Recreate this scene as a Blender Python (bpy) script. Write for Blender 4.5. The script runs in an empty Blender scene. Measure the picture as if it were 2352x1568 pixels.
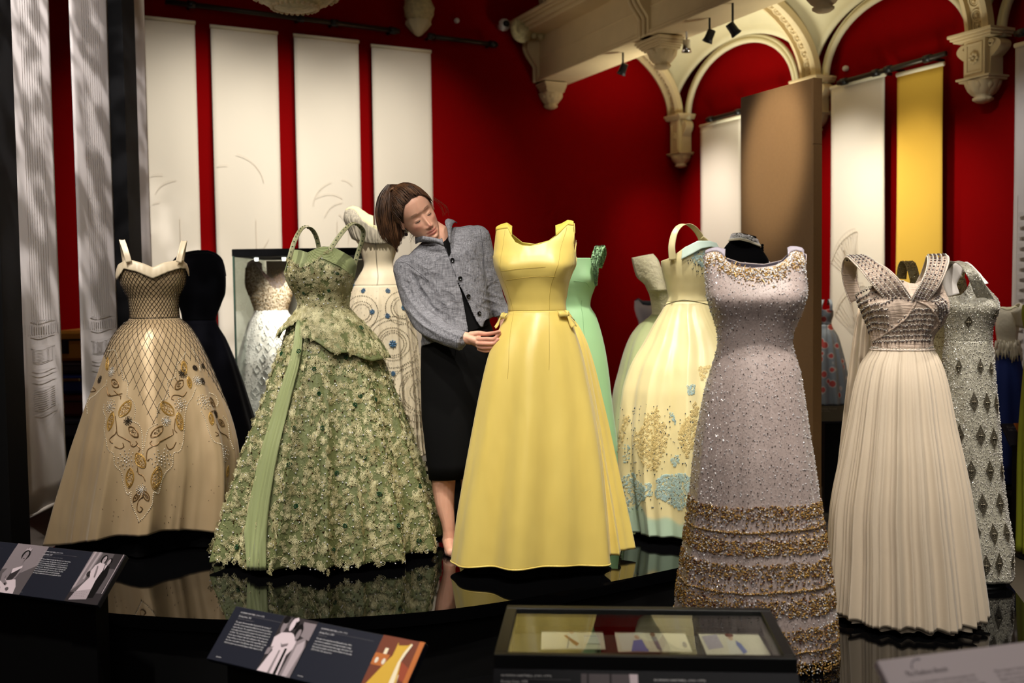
import bpy, math, random
import numpy as np
from mathutils import Vector, Matrix

random.seed(7); rng = np.random.default_rng(7)
SC = bpy.context.scene
COL = SC.collection
PI = math.pi

# ------------------------------------------------------------------ camera
CZ = 1.5; FPX = 2400.0
PITCH = math.atan((784 - 660) / FPX); ROLL = 0.013
_F = np.array([0, math.cos(PITCH), -math.sin(PITCH)])
_r0 = np.array([1.0, 0, 0]); _u0 = np.array([0, math.sin(PITCH), math.cos(PITCH)])
_R = math.cos(ROLL) * _r0 - math.sin(ROLL) * _u0
_U = math.sin(ROLL) * _r0 + math.cos(ROLL) * _u0
CAM = np.array([0, 0, CZ])
cd = bpy.data.cameras.new('camera'); cam = bpy.data.objects.new('camera', cd); COL.objects.link(cam)
cd.sensor_width = 36; cd.lens = 36 * FPX / 2352
cam.matrix_world = Matrix([[_R[0], _U[0], -_F[0], 0], [_R[1], _U[1], -_F[1], 0], [_R[2], _U[2], -_F[2], CZ], [0, 0, 0, 1]])
cd.clip_start = 0.05; cd.clip_end = 60
cd.dof.use_dof = True; cd.dof.focus_distance = 4.4; cd.dof.aperture_fstop = 2.2
SC.camera = cam

# ------------------------------------------------------------------ colour, world, light
SC.view_settings.view_transform = 'Standard'; SC.view_settings.look = 'None'
SC.view_settings.exposure = 0.0; SC.view_settings.gamma = 1.0; SC.view_settings.use_curve_mapping = False
SC.cycles.max_bounces = 6; SC.cycles.diffuse_bounces = 3; SC.cycles.glossy_bounces = 3
SC.cycles.transmission_bounces = 5; SC.cycles.transparent_max_bounces = 8
SC.cycles.caustics_reflective = False; SC.cycles.caustics_refractive = False
SC.cycles.sample_clamp_indirect = 4.0
w = bpy.data.worlds.new('world'); SC.world = w; w.use_nodes = True
bg = w.node_tree.nodes['Background']; bg.inputs[0].default_value = (1.0, .9, .78, 1); bg.inputs[1].default_value = 0.055

LP = 3.4
def spot(name, loc, target, power, angle=40, blend=.6, col=(1, .9, .76), radius=.05):
    l = bpy.data.lights.new(name, 'SPOT'); l.energy = power * LP; l.spot_size = math.radians(angle); l.spot_blend = blend
    l.color = col; l.shadow_soft_size = radius
    o = bpy.data.objects.new(name, l); COL.objects.link(o); o.location = loc
    o.rotation_euler = (Vector(target) - Vector(loc)).to_track_quat('-Z', 'Y').to_euler()
    return o

# pixel helpers: a pixel of the photograph -> the ray it looks along -> a point at a real distance
def ray(px, py):
    return _F * FPX + _R * (px - 1176.0) + _U * (784.0 - py)
def P(px, py, D):
    d = ray(px, py); return CAM + d * (D / d[1])
def hitz(px, py, z):
    d = ray(px, py); return CAM + d * ((z - CZ) / d[2])
def hit(px, py, p0, n):
    d = ray(px, py); return CAM + d * (np.dot(np.asarray(p0) - CAM, n) / np.dot(d, n))
def proj(p):
    q = np.asarray(p, float) - CAM; f = q @ _F
    return np.stack([1176 + FPX * (q @ _R) / f, 784 - FPX * (q @ _U) / f], -1)

# ------------------------------------------------------------------ mesh helpers
ORG = {}
def new_obj(name, me, parent=None, org=None):
    o = bpy.data.objects.new(name, me); COL.objects.link(o)
    if parent is not None:
        o.parent = parent; ORG[o.name] = ORG[parent.name]
    return o
def thing(name, label, cat, loc, group=None):
    o = bpy.data.objects.new(name, None); COL.objects.link(o); o.location = loc; o.empty_display_size = .1
    ORG[o.name] = np.asarray(loc, float); tag(o, label, cat, group); return o
def tag(o, label=None, cat=None, group=None, kind=None):
    if label: o['label'] = label
    if cat: o['category'] = cat
    if group: o['group'] = group
    if kind: o['kind'] = kind
    return o

class MB:
    """collects geometry in world coordinates and links it as ONE mesh object"""
    def __init__(s): s.V = []; s.F = []; s.n = 0; s.uv = None; s.M = []
    def add(s, V, F, mi=0):
        V = np.asarray(V, float).reshape(-1, 3)
        if isinstance(F, np.ndarray): F = [F]
        else:
            d = {}
            for f in F: d.setdefault(len(f), []).append(f)
            F = [np.array(x) for x in d.values()]
        for f in F:
            if len(f): s.F.append(f + s.n); s.M.append(np.full(len(f), mi))
        s.V.append(V); s.n += len(V); return s
    def box(s, c, sx, sy, sz, rz=0.0, bev=0.0, ax=None, mi=0):
        """box centred at c; ax = 3x3 rows of axes"""
        hx, hy, hz = sx / 2, sy / 2, sz / 2
        if ax is None:
            cr, sr = math.cos(rz), math.sin(rz); ax = np.array([[cr, sr, 0], [-sr, cr, 0], [0, 0, 1]])
        ax = np.asarray(ax, float)
        if bev <= 0:
            v = np.array([[x, y, z] for x in (-hx, hx) for y in (-hy, hy) for z in (-hz, hz)])
            F = np.array([[0, 1, 3, 2], [4, 6, 7, 5], [0, 4, 5, 1], [2, 3, 7, 6], [0, 2, 6, 4], [1, 5, 7, 3]])
            return s.add(v @ ax + np.asarray(c), F, mi)
        b = min(bev, hx * .9, hy * .9, hz * .9); V = []; idx = {}
        for sx_ in (-1, 1):
            for sy_ in (-1, 1):
                for sz_ in (-1, 1):
                    for k in range(3):
                        p = [hx - b, hy - b, hz - b]; p[k] += b
                        idx[(sx_, sy_, sz_, k)] = len(V); V.append([sx_ * p[0], sy_ * p[1], sz_ * p[2]])
        F = []
        for k in range(3):
            o1, o2 = [i for i in range(3) if i != k]
            for sg in (-1, 1):
                q = []
                for a, b_ in ((-1, -1), (1, -1), (1, 1), (-1, 1)):
                    t = [0, 0, 0]; t[k] = sg; t[o1] = a; t[o2] = b_; q.append(idx[(*t, k)])
                F.append(q if (sg > 0) == (k != 1) else q[::-1])
        for k in range(3):
            o1, o2 = [i for i in range(3) if i != k]
            for a in (-1, 1):
                for b_ in (-1, 1):
                    t = [0, 0, 0]; t[o1] = a; t[o2] = b_; t0 = list(t); t1 = list(t); t0[k] = -1; t1[k] = 1
                    F.append([idx[(*t0, o1)], idx[(*t0, o2)], idx[(*t1, o2)], idx[(*t1, o1)]])
        for a in (-1, 1):
            for b_ in (-1, 1):
                for c_ in (-1, 1): F.append([idx[(a, b_, c_, 0)], idx[(a, b_, c_, 1)], idx[(a, b_, c_, 2)]])
        return s.add(np.array(V) @ ax + np.asarray(c), F, mi)
    def tube(s, pts, r, n=8, cap=True, flat=1.0, closed=False, up=None, mi=0):
        p = np.asarray(pts, float); m = len(p); r = np.broadcast_to(np.asarray(r, float), (m,))
        t = np.gradient(p, axis=0)
        if closed: t = np.roll(p, -1, 0) - np.roll(p, 1, 0)
        t /= np.linalg.norm(t, axis=1)[:, None] + 1e-12
        a = np.zeros((m, 3)); u = np.array(up if up is not None else ([0, 0, 1.] if abs(t[0, 2]) < .9 else [1., 0, 0]), float)
        for i in range(m):
            if up is not None: u = np.array(up, float)
            x = np.cross(t[i], u); l = np.linalg.norm(x)
            if l < 1e-6: x = np.cross(t[i], [1., .2, 0]); l = np.linalg.norm(x)
            a[i] = x / l; u = np.cross(a[i], t[i])
        b = np.cross(a, t)
        an = np.arange(n) * 2 * PI / n
        V = p[:, None] + r[:, None, None] * (np.cos(an)[None, :, None] * a[:, None] + flat * np.sin(an)[None, :, None] * b[:, None])
        mm = m if closed else m - 1
        i = np.arange(mm)[:, None]; j = np.arange(n)[None]
        i2 = (i + 1) % m; j2 = (j + 1) % n
        F = np.stack([i * n + j, i2 * n + j, i2 * n + j2, i * n + j2], -1).reshape(-1, 4)
        s.add(V.reshape(-1, 3), F, mi)
        if cap and not closed:
            s.F.append(np.array([np.arange(n)]) + s.n - m * n); s.M.append(np.array([mi]))
            s.F.append(np.array([np.arange(n)[::-1] + (m - 1) * n]) + s.n - m * n); s.M.append(np.array([mi]))
        return s
    def lathe(s, prof, c, n=32, ax=None, mi=0, a0=0, a1=2 * PI, lobes=0, lobe_amp=0.0):
        """prof = [(r, z)]; lobed by lobe_amp"""
        prof = np.asarray(prof, float); m = len(prof); full = abs(a1 - a0 - 2 * PI) < 1e-6
        nn = n if full else n + 1
        an = a0 + (a1 - a0) * np.arange(nn) / n
        rr = prof[:, 0][:, None] * (1 + lobe_amp * np.abs(np.cos(an * lobes / 2))[None] if lobes else np.ones(nn)[None])
        V = np.stack([rr * np.cos(an), rr * np.sin(an), np.broadcast_to(prof[:, 1][:, None], rr.shape)], -1).reshape(-1, 3)
        if ax is not None: V = V @ np.asarray(ax, float)
        V = V + np.asarray(c)
        i = np.arange(m - 1)[:, None]; j = np.arange(n)[None]; j2 = (j + 1) % nn if full else j + 1
        F = np.stack([i * nn + j, i * nn + j2, (i + 1) * nn + j2, (i + 1) * nn + j], -1).reshape(-1, 4)
        return s.add(V, F, mi)
    def grid(s, V, closed=False, mi=0, keep=None):
        """V (m, n, 3); closed joins last column to first"""
        m, n = V.shape[:2]; i = np.arange(m - 1)[:, None]; j = np.arange(n if closed else n - 1)[None]; j2 = (j + 1) % n
        F = np.stack([i * n + j, i * n + j2, (i + 1) * n + j2, (i + 1) * n + j], -1).reshape(-1, 4)
        if keep is not None: F = F[keep.reshape(-1)]
        return s.add(V.reshape(-1, 3), F, mi)
    def prism(s, poly, axis, depth, mi=0):
        """poly (n,3) planar; extruded by vector axis*depth"""
        p = np.asarray(poly, float); n = len(p); q = p + np.asarray(axis) * depth
        F = [list(range(n))[::-1], list(range(n, 2 * n))] + [[i, (i + 1) % n, (i + 1) % n + n, i + n] for i in range(n)]
        return s.add(np.vstack([p, q]), F, mi)
    def scatter(s, tv, tf, pos, fr, sc, mi=0):
        """copies of template (tv, tf) at pos (k,3), frames fr (k,3,3) rows, scale sc (k,) or (k,3)"""
        k = len(pos)
        if k == 0: return s
        sc = np.asarray(sc, float); sc = sc[:, None] * np.ones(3) if sc.ndim == 1 else sc
        V = np.einsum('kvi,kij->kvj', tv[None] * sc[:, None], fr) + pos[:, None]
        F = (tf[None] + (np.arange(k) * len(tv))[:, None, None]).reshape(-1, tf.shape[1])
        return s.add(V.reshape(-1, 3), F, mi)
    def build(s, name, mat, parent=None, smooth=True, org=None, uv=None, cols=None):
        V = np.vstack(s.V) if s.V else np.zeros((0, 3))
        o0 = ORG[parent.name] if parent is not None else (np.asarray(org, float) if org is not None else np.zeros(3))
        V = V - o0
        me = bpy.data.meshes.new(name); me.vertices.add(len(V)); me.vertices.foreach_set('co', V.astype(np.float32).ravel())
        tot = np.concatenate([np.full(len(f), f.shape[1]) for f in s.F]); lv = np.concatenate([f.ravel() for f in s.F])
        me.loops.add(len(lv)); me.loops.foreach_set('vertex_index', lv.astype(np.int32))
        me.polygons.add(len(tot)); st = np.concatenate([[0], np.cumsum(tot)[:-1]])
        me.polygons.foreach_set('loop_start', st.astype(np.int32)); me.polygons.foreach_set('loop_total', tot.astype(np.int32))
        mi = np.concatenate(s.M); 
        me.polygons.foreach_set('material_index', mi.astype(np.int32))
        me.polygons.foreach_set('use_smooth', np.full(len(tot), bool(smooth)))
        if uv is not None:
            l = me.uv_layers.new(name='UVMap'); l.data.foreach_set('uv', np.asarray(uv)[lv].astype(np.float32).ravel())
        if cols is not None:
            for cn, cv in cols.items():
                a = me.attributes.new(cn, 'FLOAT', 'POINT'); a.data.foreach_set('value', np.asarray(cv, np.float32).ravel())
        me.update(calc_edges=True); me.validate()
        for m in (mat if isinstance(mat, (list, tuple)) else [mat]): me.materials.append(m)
        o = new_obj(name, me, parent)
        if parent is None:
            o.location = o0; ORG[o.name] = o0
        return o

def struct(o): o['kind'] = 'structure'; return o
def modif(o, bevel=0, solid=0, sub=0, off=0):
    if solid: m = o.modifiers.new('s', 'SOLIDIFY'); m.thickness = solid; m.offset = off
    if bevel:
        m = o.modifiers.new('b', 'BEVEL'); m.width = bevel; m.segments = 2; m.limit_method = 'ANGLE'
    if sub: m = o.modifiers.new('u', 'SUBSURF'); m.levels = sub; m.render_levels = sub
    return o
def pchip(x, y):
    x = np.asarray(x, float); y = np.asarray(y, float); h = np.diff(x); d = np.diff(y) / h; m = np.zeros(len(x))
    m[0] = d[0]; m[-1] = d[-1]
    for i in range(1, len(x) - 1):
        if d[i - 1] * d[i] > 0:
            w1 = 2 * h[i] + h[i - 1]; w2 = h[i] + 2 * h[i - 1]; m[i] = (w1 + w2) / (w1 / d[i - 1] + w2 / d[i])
    def f(q):
        q = np.clip(q, x[0], x[-1]); i = np.clip(np.searchsorted(x, q) - 1, 0, len(x) - 2); t = (q - x[i]) / h[i]
        return (2 * t**3 - 3 * t**2 + 1) * y[i] + (t**3 - 2 * t**2 + t) * h[i] * m[i] + (-2 * t**3 + 3 * t**2) * y[i + 1] + (t**3 - t**2) * h[i] * m[i + 1]
    return f
def sm(a, b, x):
    t = np.clip((x - a) / (b - a + 1e-12), 0, 1); return t * t * (3 - 2 * t)
def crv(pts, n):
    """smooth curve through points"""
    p = np.asarray(pts, float); d = np.r_[0, np.cumsum(np.linalg.norm(np.diff(p, axis=0), axis=1))]; q = np.linspace(0, d[-1], n)
    P_ = np.vstack([2 * p[0] - p[1], p, 2 * p[-1] - p[-2]]); out = []
    for x in q:
        i = min(max(np.searchsorted(d, x) - 1, 0), len(p) - 2); t = (x - d[i]) / (d[i + 1] - d[i] + 1e-12)
        a, b, c, e = P_[i:i + 4]
        out.append(.5 * (2 * b + (c - a) * t + (2 * a - 5 * b + 4 * c - e) * t * t + (3 * b - a - 3 * c + e) * t**3))
    return np.array(out)

# templates
def t_octa():
    v = np.array([[1, 0, 0], [0, 1, 0], [-1, 0, 0], [0, -1, 0], [0, 0, 1], [0, 0, -1]], float)
    f = np.array([[0, 1, 4], [1, 2, 4], [2, 3, 4], [3, 0, 4], [1, 0, 5], [2, 1, 5], [3, 2, 5], [0, 3, 5]]); return v, f
def t_ico():
    g = (1 + 5**.5) / 2
    v = np.array([[-1, g, 0], [1, g, 0], [-1, -g, 0], [1, -g, 0], [0, -1, g], [0, 1, g], [0, -1, -g], [0, 1, -g], [g, 0, -1], [g, 0, 1], [-g, 0, -1], [-g, 0, 1]], float)
    v /= np.linalg.norm(v[0])
    f = np.array([[0, 11, 5], [0, 5, 1], [0, 1, 7], [0, 7, 10], [0, 10, 11], [1, 5, 9], [5, 11, 4], [11, 10, 2], [10, 7, 6], [7, 1, 8], [3, 9, 4], [3, 4, 2], [3, 2, 6], [3, 6, 8], [3, 8, 9], [4, 9, 5], [2, 4, 11], [6, 2, 10], [8, 6, 7], [9, 8, 1]]); return v, f
OCTA = t_octa(); ICO = t_ico()

# ------------------------------------------------------------------ materials
def lin(c):
    c = [x / 255. for x in c]; return tuple(x / 12.92 if x <= .04045 else ((x + .055) / 1.055)**2.4 for x in c) + (1.0,)
_mc = {}
def mat(name, col, rough=.6, metal=0.0, spec=.5, sheen=0, coat=0, bump=0, bscale=60, vary=0, vscale=8, col2=None, trans=0, alpha=1, emit=None, es=0, aniso=0, stretch=(1, 1, 1), ior=1.5, subs=0):
    if name in _mc: return _mc[name]
    m = bpy.data.materials.new(name); m.use_nodes = True; nt = m.node_tree; b = nt.nodes['Principled BSDF']
    b.inputs['Base Color'].default_value = lin(col); b.inputs['Roughness'].default_value = rough; b.inputs['Metallic'].default_value = metal
    b.inputs['Specular IOR Level'].default_value = spec; b.inputs['IOR'].default_value = ior
    if sheen: b.inputs['Sheen Weight'].default_value = sheen; b.inputs['Sheen Roughness'].default_value = .4
    if coat: b.inputs['Coat Weight'].default_value = coat; b.inputs['Coat Roughness'].default_value = .08
    if trans: b.inputs['Transmission Weight'].default_value = trans
    if alpha < 1: b.inputs['Alpha'].default_value = alpha
    if subs: b.inputs['Subsurface Weight'].default_value = subs; b.inputs['Subsurface Radius'].default_value = (.01, .004, .002)
    if emit: b.inputs['Emission Color'].default_value = lin(emit); b.inputs['Emission Strength'].default_value = es
    if aniso: b.inputs['Anisotropic'].default_value = aniso
    if vary or bump:
        tc = nt.nodes.new('ShaderNodeTexCoord'); mp = nt.nodes.new('ShaderNodeMapping'); mp.inputs['Scale'].default_value = stretch
        nt.links.new(tc.outputs['Object'], mp.inputs['Vector'])
    if vary:
        n = nt.nodes.new('ShaderNodeTexNoise'); n.inputs['Scale'].default_value = vscale; n.inputs['Detail'].default_value = 4
        nt.links.new(mp.outputs[0], n.inputs['Vector'])
        mx = nt.nodes.new('ShaderNodeMix'); mx.data_type = 'RGBA'
        c2 = lin(col2) if col2 else tuple(x * (1 - vary) for x in lin(col)[:3]) + (1,)
        mx.inputs[6].default_value = lin(col); mx.inputs[7].default_value = c2
        mr = nt.nodes.new('ShaderNodeMapRange'); mr.inputs[1].default_value = .35; mr.inputs[2].default_value = .65
        nt.links.new(n.outputs['Fac'], mr.inputs[0]); nt.links.new(mr.outputs[0], mx.inputs[0]); nt.links.new(mx.outputs[2], b.inputs['Base Color'])
    if bump:
        n = nt.nodes.new('ShaderNodeTexNoise'); n.inputs['Scale'].default_value = bscale; n.inputs['Detail'].default_value = 3
        nt.links.new(mp.outputs[0], n.inputs['Vector'])
        bp = nt.nodes.new('ShaderNodeBump'); bp.inputs['Strength'].default_value = bump; bp.inputs['Distance'].default_value = .01
        nt.links.new(n.outputs['Fac'], bp.inputs['Height']); nt.links.new(bp.outputs[0], b.inputs['Normal'])
    _mc[name] = m; return m
# ================================================================== lights of the hall
WB0 = np.array([-2.93, 8.47, 0]); WBd = np.array([2.17, 1.16, 0]); WBd /= np.linalg.norm(WBd)      # far wall
WBn = np.array([WBd[1], -WBd[0], 0])                                                             # its normal, into the room
WC = np.array([1.78, 11.0, 0]); WRd = np.array([.42, -.91, 0]); WRd /= np.linalg.norm(WRd)        # right wall, from the corner towards us
WRn = np.array([WRd[1], -WRd[0], 0])                                                             # into the room (-x)
Z3 = np.array([0, 0, 1.])
def WB(px, py, off=0.0): return hit(px, py, WB0 + WBn * off, WBn)
def WR(px, py, off=0.0): return hit(px, py, WC + WRn * off, WRn)

def wash(name, p, n, side, power, ang=46, tz=2.0, hz=4.6, out=1.9, col=(1, .95, .86)):
    q = np.array([p[0], p[1], 0]) + n * out + side; t = np.array([p[0], p[1], tz])
    spot(name, (q[0], q[1], hz), t, power, ang, 1.0, col, .08)
for i, (px, pw) in enumerate(((400, 175), (565, 185), (750, 185), (925, 180))):
    wash('wash_light', WB(px, 400), WBn, WBd * .1, pw * .42, 50, 1.95, 4.9, 2.4)
wash('wash_light', WR(1655, 450), WRn, WRd * .2, 42, 76, 1.5, 3.3, 1.25, (1, .92, .84))
wash('wash_light', WR(1966, 400), WRn, WRd * .0, 40, 76, 1.5, 3.3, 1.25)
wash('wash_light', WR(2110, 380), WRn, WRd * .1, 34, 70, 1.5, 3.3, 1.2, (1, .88, .70))
wash('wash_light', WR(2345, 380), WRn, WRd * .0, 16, 76, 1.5, 3.3, 1.25, (.95, .93, .95))
wash('wash_light', WB(1330, 400), WBn, WBd * 0, 26, 70, 1.4, 4.2, 2.4)
# up-light on the vault
spot('vault_light', (1.85, 8.9, 2.2), (1.75, 9.6, 4.2), 56, 100, 1, (1, .96, .80), .25)
spot('vault_light', (2.5, 7.3, 2.2), (2.4, 7.8, 4.2), 26, 100, 1, (1, .96, .80), .25)
spot('vault_light', (-.9, 7.6, 2.3), (1.0, 8.7, 3.8), 6, 60, 1, (1, .85, .62), .2)  # added fill on the beam's left face, standing in for gallery ambient light
# gallery spots above the gowns
WW = (1, .93, .83)
for nm, tx, ty, tz, lx, ly, pw, an in (
        ('gown_light', -1.7, 4.95, .9, -1.9, 3.3, 78, 34), ('gown_light', -.85, 4.7, .9, -1.0, 2.9, 84, 34), ('gown_light', .13, 4.45, .9, .25, 2.85, 105, 32),
        ('gown_light', .85, 4.95, .9, .75, 3.6, 48, 30), ('gown_light', .86, 3.6, .9, .95, 2.3, 92, 34), ('gown_light', 1.5, 3.95, .9, 1.5, 2.5, 70, 34),
        ('gown_light', 2.0, 4.45, .9, 2.15, 3.2, 110, 28), ('gown_light', .4, 5.2, 1.0, .55, 4.3, 110, 26), ('gown_light', -.75, 6.0, 1.3, -.85, 4.5, 150, 26),
        ('ivory_light', -.6, 6.0, 1.4, -.2, 4.9, 40, 26), ('gown_light', 1.6, 6.2, 1.9, 1.2, 4.9, 60, 24), ('gown_light', 2.6, 7.0, 1.0, 2.5, 5.6, 60, 40),
        ('rail_light', -.6, 3.1, .45, -.7, 2.0, 190, 24), ('rail_light', 1.5, 2.1, .7, 1.5, 1.3, 32, 36), ('rail_light', -1.6, 3.8, .5, -1.7, 2.6, 140, 24), ('case_lamp_light', .5, 2.75, .6, .55, 2.3, 60, 20), ('panel_light', 1.58, 6.3, 2.3, .35, 5.3, 230, 15), ('gown_light', 1.05, 5.8, 1.1, .85, 4.75, 85, 30)):
    spot(nm, (lx, ly, 4.4), (tx, ty, tz), pw, an, .7, WW, .06)
for tx, ty, lx, ly, pw in ((-1.7, 4.95, -2.0, 2.4, 60), (-.85, 4.7, -2.2, 2.3, 70), (.13, 4.45, -1.1, 1.9, 70), (.9, 4.9, .1, 2.3, 34), (.86, 3.6, -.2, 1.3, 42), (1.5, 3.95, .6, 1.6, 42), (2.0, 4.45, 1.3, 2.0, 40), (-.35, 4.7, .3, 2.0, 40)):
    spot('side_light', (lx, ly, 3.5), (tx, ty, 1.0), pw * .6, 34, .8, WW, .06)
# unseen lamp dappling the near banners: the shade pattern is noise in its strength
g = spot('dapple_light', (-.7, 3.6, 4.3), (-2.38, 5.7, 2.3), 230, 46, .5, (.95, .9, .9), .015)
ar = bpy.data.lights.new('room_fill', 'AREA'); ar.energy = 34; ar.size = 2.5; ar.color = (1, .93, .86); ao = bpy.data.objects.new('room_fill', ar); COL.objects.link(ao); ao.location = (0, -1.5, 3.6); ao.rotation_euler = (Vector((0, 5, .8)) - ao.location).to_track_quat('-Z', 'Y').to_euler()
g.data.use_nodes = True; nt = g.data.node_tree; em = nt.nodes['Emission']
tc = nt.nodes.new('ShaderNodeTexCoord'); mp = nt.nodes.new('ShaderNodeMapping'); mp.inputs['Scale'].default_value = (1, 1, .5)
nz = nt.nodes.new('ShaderNodeTexNoise'); nz.inputs['Scale'].default_value = 26; nz.inputs['Detail'].default_value = 1
mr = nt.nodes.new('ShaderNodeMapRange'); mr.inputs[1].default_value = .42; mr.inputs[2].default_value = .6; mr.inputs[3].default_value = .3; mr.inputs[4].default_value = 1.0
nt.links.new(tc.outputs['Normal'], mp.inputs['Vector']); nt.links.new(mp.outputs[0], nz.inputs['Vector'])
nt.links.new(nz.outputs['Fac'], mr.inputs[0]); nt.links.new(mr.outputs[0], em.inputs['Strength'])

# ================================================================== surfaces
RED = mat('red_paint', (132, 0, 2), .8, spec=.04, vary=.08, vscale=1.5, bump=.05, bscale=30)
PLAS = mat('cream_plaster', (224, 214, 176), .7, spec=.3, bump=.15, bscale=25, vary=.06, vscale=3)
PLAS2 = mat('old_plaster', (226, 205, 160), .6, spec=.3, bump=.2, bscale=25, vary=.08, vscale=4)
CARVE = mat('carved_plaster', (222, 210, 160), .65, spec=.3, bump=.9, bscale=42, vary=.25, vscale=30)
STEEL = mat('dark_steel', (62, 56, 48), .4, metal=.7)
BLACKM = mat('black_metal', (14, 14, 14), .45)
GLOSSB = mat('gloss_black', (6, 6, 7), .035, spec=.55)
MATB = mat('matt_black', (9, 9, 10), .7, spec=.2)
FLOORM = mat('floor_stone', (88, 80, 70), .7, vary=.2, vscale=3, bump=.1)

b = MB(); b.box((0, 5, -.05), 14, 22, .1); struct(b.build('floor', FLOORM, smooth=False))
b = MB(); b.box((-.75, 2.3, .003), 5.1, 5.6, .006); struct(b.build('floor', mat('black_carpet', (7, 7, 8), .95, spec=.05, bump=.3, bscale=300), smooth=False))
b = MB(); b.box((0, 5, 6.05), 14, 22, .1); struct(b.build('ceiling', PLAS2, smooth=False))
def wall(name, p, q, n, z0=0, z1=6.0, th=.15, m=RED):
    c = (np.asarray(p) + np.asarray(q)) / 2; L = np.linalg.norm(np.asarray(q) - np.asarray(p)); d = (np.asarray(q) - np.asarray(p)) / L
    b = MB(); b.box(np.array([c[0], c[1], (z0 + z1) / 2]) - n * th / 2, L, th, z1 - z0, ax=[d, n, Z3]); return struct(b.build(name, m, smooth=False))
wall('wall_back', WB0 - WBd * 2.6, WC + WBd * .2, WBn)
wall('wall_right', WC, WC + WRd * 9.5, WRn)
lp = WB0 - WBd * 2.6
wall('wall_left', lp, lp + np.array([0, -9.5, 0]), np.array([1., 0, 0]))

# ------------------------------------------------------------------ banners
CLOTH = mat('banner_cloth', (238, 228, 210), .85, spec=.15, bump=.05, bscale=180)
CLOTHG = mat('gauze_cloth', (205, 198, 192), .85, spec=.15, bump=.06, bscale=160)
CLOTHY = mat('gold_banner_cloth', (232, 190, 78), .85, spec=.15, bump=.05, bscale=180)
PRINT = mat('faint_print', (220, 208, 190), .9, spec=.1)
PRINTG = mat('faint_print_grey', (196, 189, 183), .9, spec=.1)
HEM = mat('banner_pocket', (248, 240, 210), .8)
def banner(name, A, B, z0, z1, n, label, m=CLOTH, group=None, rod='top', th=.012, wav=.006):
    """cloth from A to B (xy), bottom z0 to top z1"""
    A = np.array([A[0], A[1], 0]); B = np.array([B[0], B[1], 0]); d = B - A; L = np.linalg.norm(d); d /= L
    t = thing(name, label, 'banner', (*((A + B) / 2)[:2], z0), group)
    b = MB(); nu, nv = 15, 40; u = np.linspace(0, 1, nu)[None]; v = np.linspace(0, 1, nv)[:, None]
    off = wav * np.sin(u * 9 + v * 3) * (1 - v) * 1.5 + wav * .6 * np.sin(v * 7 + u * 2)
    V = A + d * (u * L)[..., None] * 1.0 + n * off[..., None] + Z3 * (z0 + v * (z1 - z0))[..., None]
    b.grid(V); modif(b.build('cloth', m, t), solid=th * .4)
    b = MB(); b.tube([A - d * .005 + Z3 * z1 , B + d * .005 + Z3 * z1], .017, 10)
    b.build('top_pocket', HEM, t)
    b = MB(); b.tube([A + Z3 * z0, B + Z3 * z0], .011, 10); b.build('bottom_pocket', m, t)
    return t, A, d, L
def flat_lines(parent, A, d, n, segs, m, off=.012, name='printed_drawing'):
    """thin printed strokes on a banner: segs = [(u0,z0,u1,z1,w)] in metres along d"""
    b = MB()
    for u0, z0, u1, z1, w_ in segs:
        p = A + d * u0 + Z3 * z0 + n * off; q = A + d * u1 + Z3 * z1 + n * off; t = q - p; t /= np.linalg.norm(t) + 1e-9
        s_ = np.cross(t, n) * w_ / 2; b.add([p - s_, q - s_, q + s_, p + s_], [[0, 1, 2, 3]])
    return tag(b.build(name, m, parent, smooth=False), kind='stuff')
WBo = .06
def fromback(px): q = hit(px, 560, WB0 + WBn * WBo, WBn); return q
for i, (x0, x1, yt, lab) in enumerate(((343, 461, 40, 'cream banner on the red back wall, leftmost of four, beside the grey banners'),
        (497, 648, 62, 'cream banner on the back wall above the left end of the glass case'),
        (686, 832, 82, 'cream banner on the back wall behind the green gown straps'),
        (862, 996, 105, "cream banner on the back wall behind the woman's head"))):
    A = fromback(x0); B_ = fromback(x1); z1 = WB((x0 + x1) / 2 - 8, yt + 7 - 0, WBo)[2]
    t, a, d, L = banner('wall_banner', A, B_, .35, z1, WBn, lab, CLOTH)
    r_ = random.Random(i); segs = []
    for k in range(5):
        u = r_.uniform(.05, L - .15); z = r_.uniform(1.7, 2.4); ra = r_.uniform(.08, .3); a0 = r_.uniform(0, 6)
        for j in range(10):
            p = (u + ra * math.cos(a0 + j * .12), z + ra * math.sin(a0 + j * .12), u + ra * math.cos(a0 + (j + 1) * .12), z + ra * math.sin(a0 + (j + 1) * .12), .004)
            if 0.01 < p[0] < L - .01 and .01 < p[2] < L - .01: segs.append(p)
    segs += [(L * .6, 1.75, L * .6, 2.1, .004)]
    flat_lines(t, a, d, WBn, segs, PRINT, name='faint_drawing')
WRo = .10
def fromright(px, py=450): return hit(px, py, WC + WRn * WRo, WRn)
rb = []
for i, (x0, x1, yt, lab, m) in enumerate(((1610, 1702, 288, 'narrow cream banner on the right wall, farthest, left of the bronze panel', CLOTH),
        (1909, 2031, 200, 'cream banner on the right wall between bronze panel and yellow banner', CLOTH),
        (2060, 2164, 170, 'golden yellow banner hanging on the red right wall', CLOTHY),
        (2329, 2480, 95, 'pale grey banner cut by the right edge of the picture', CLOTHG))):
    A = fromright(x0); B_ = fromright(x1); z1 = hit(x0, yt + (0), WC + WRn * WRo, WRn)[2] if i != 3 else hit(2340, 100, WC + WRn * WRo, WRn)[2]
    rb.append(banner('wall_banner', A, B_, .35, z1 - .01, WRn, lab, m))
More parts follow.
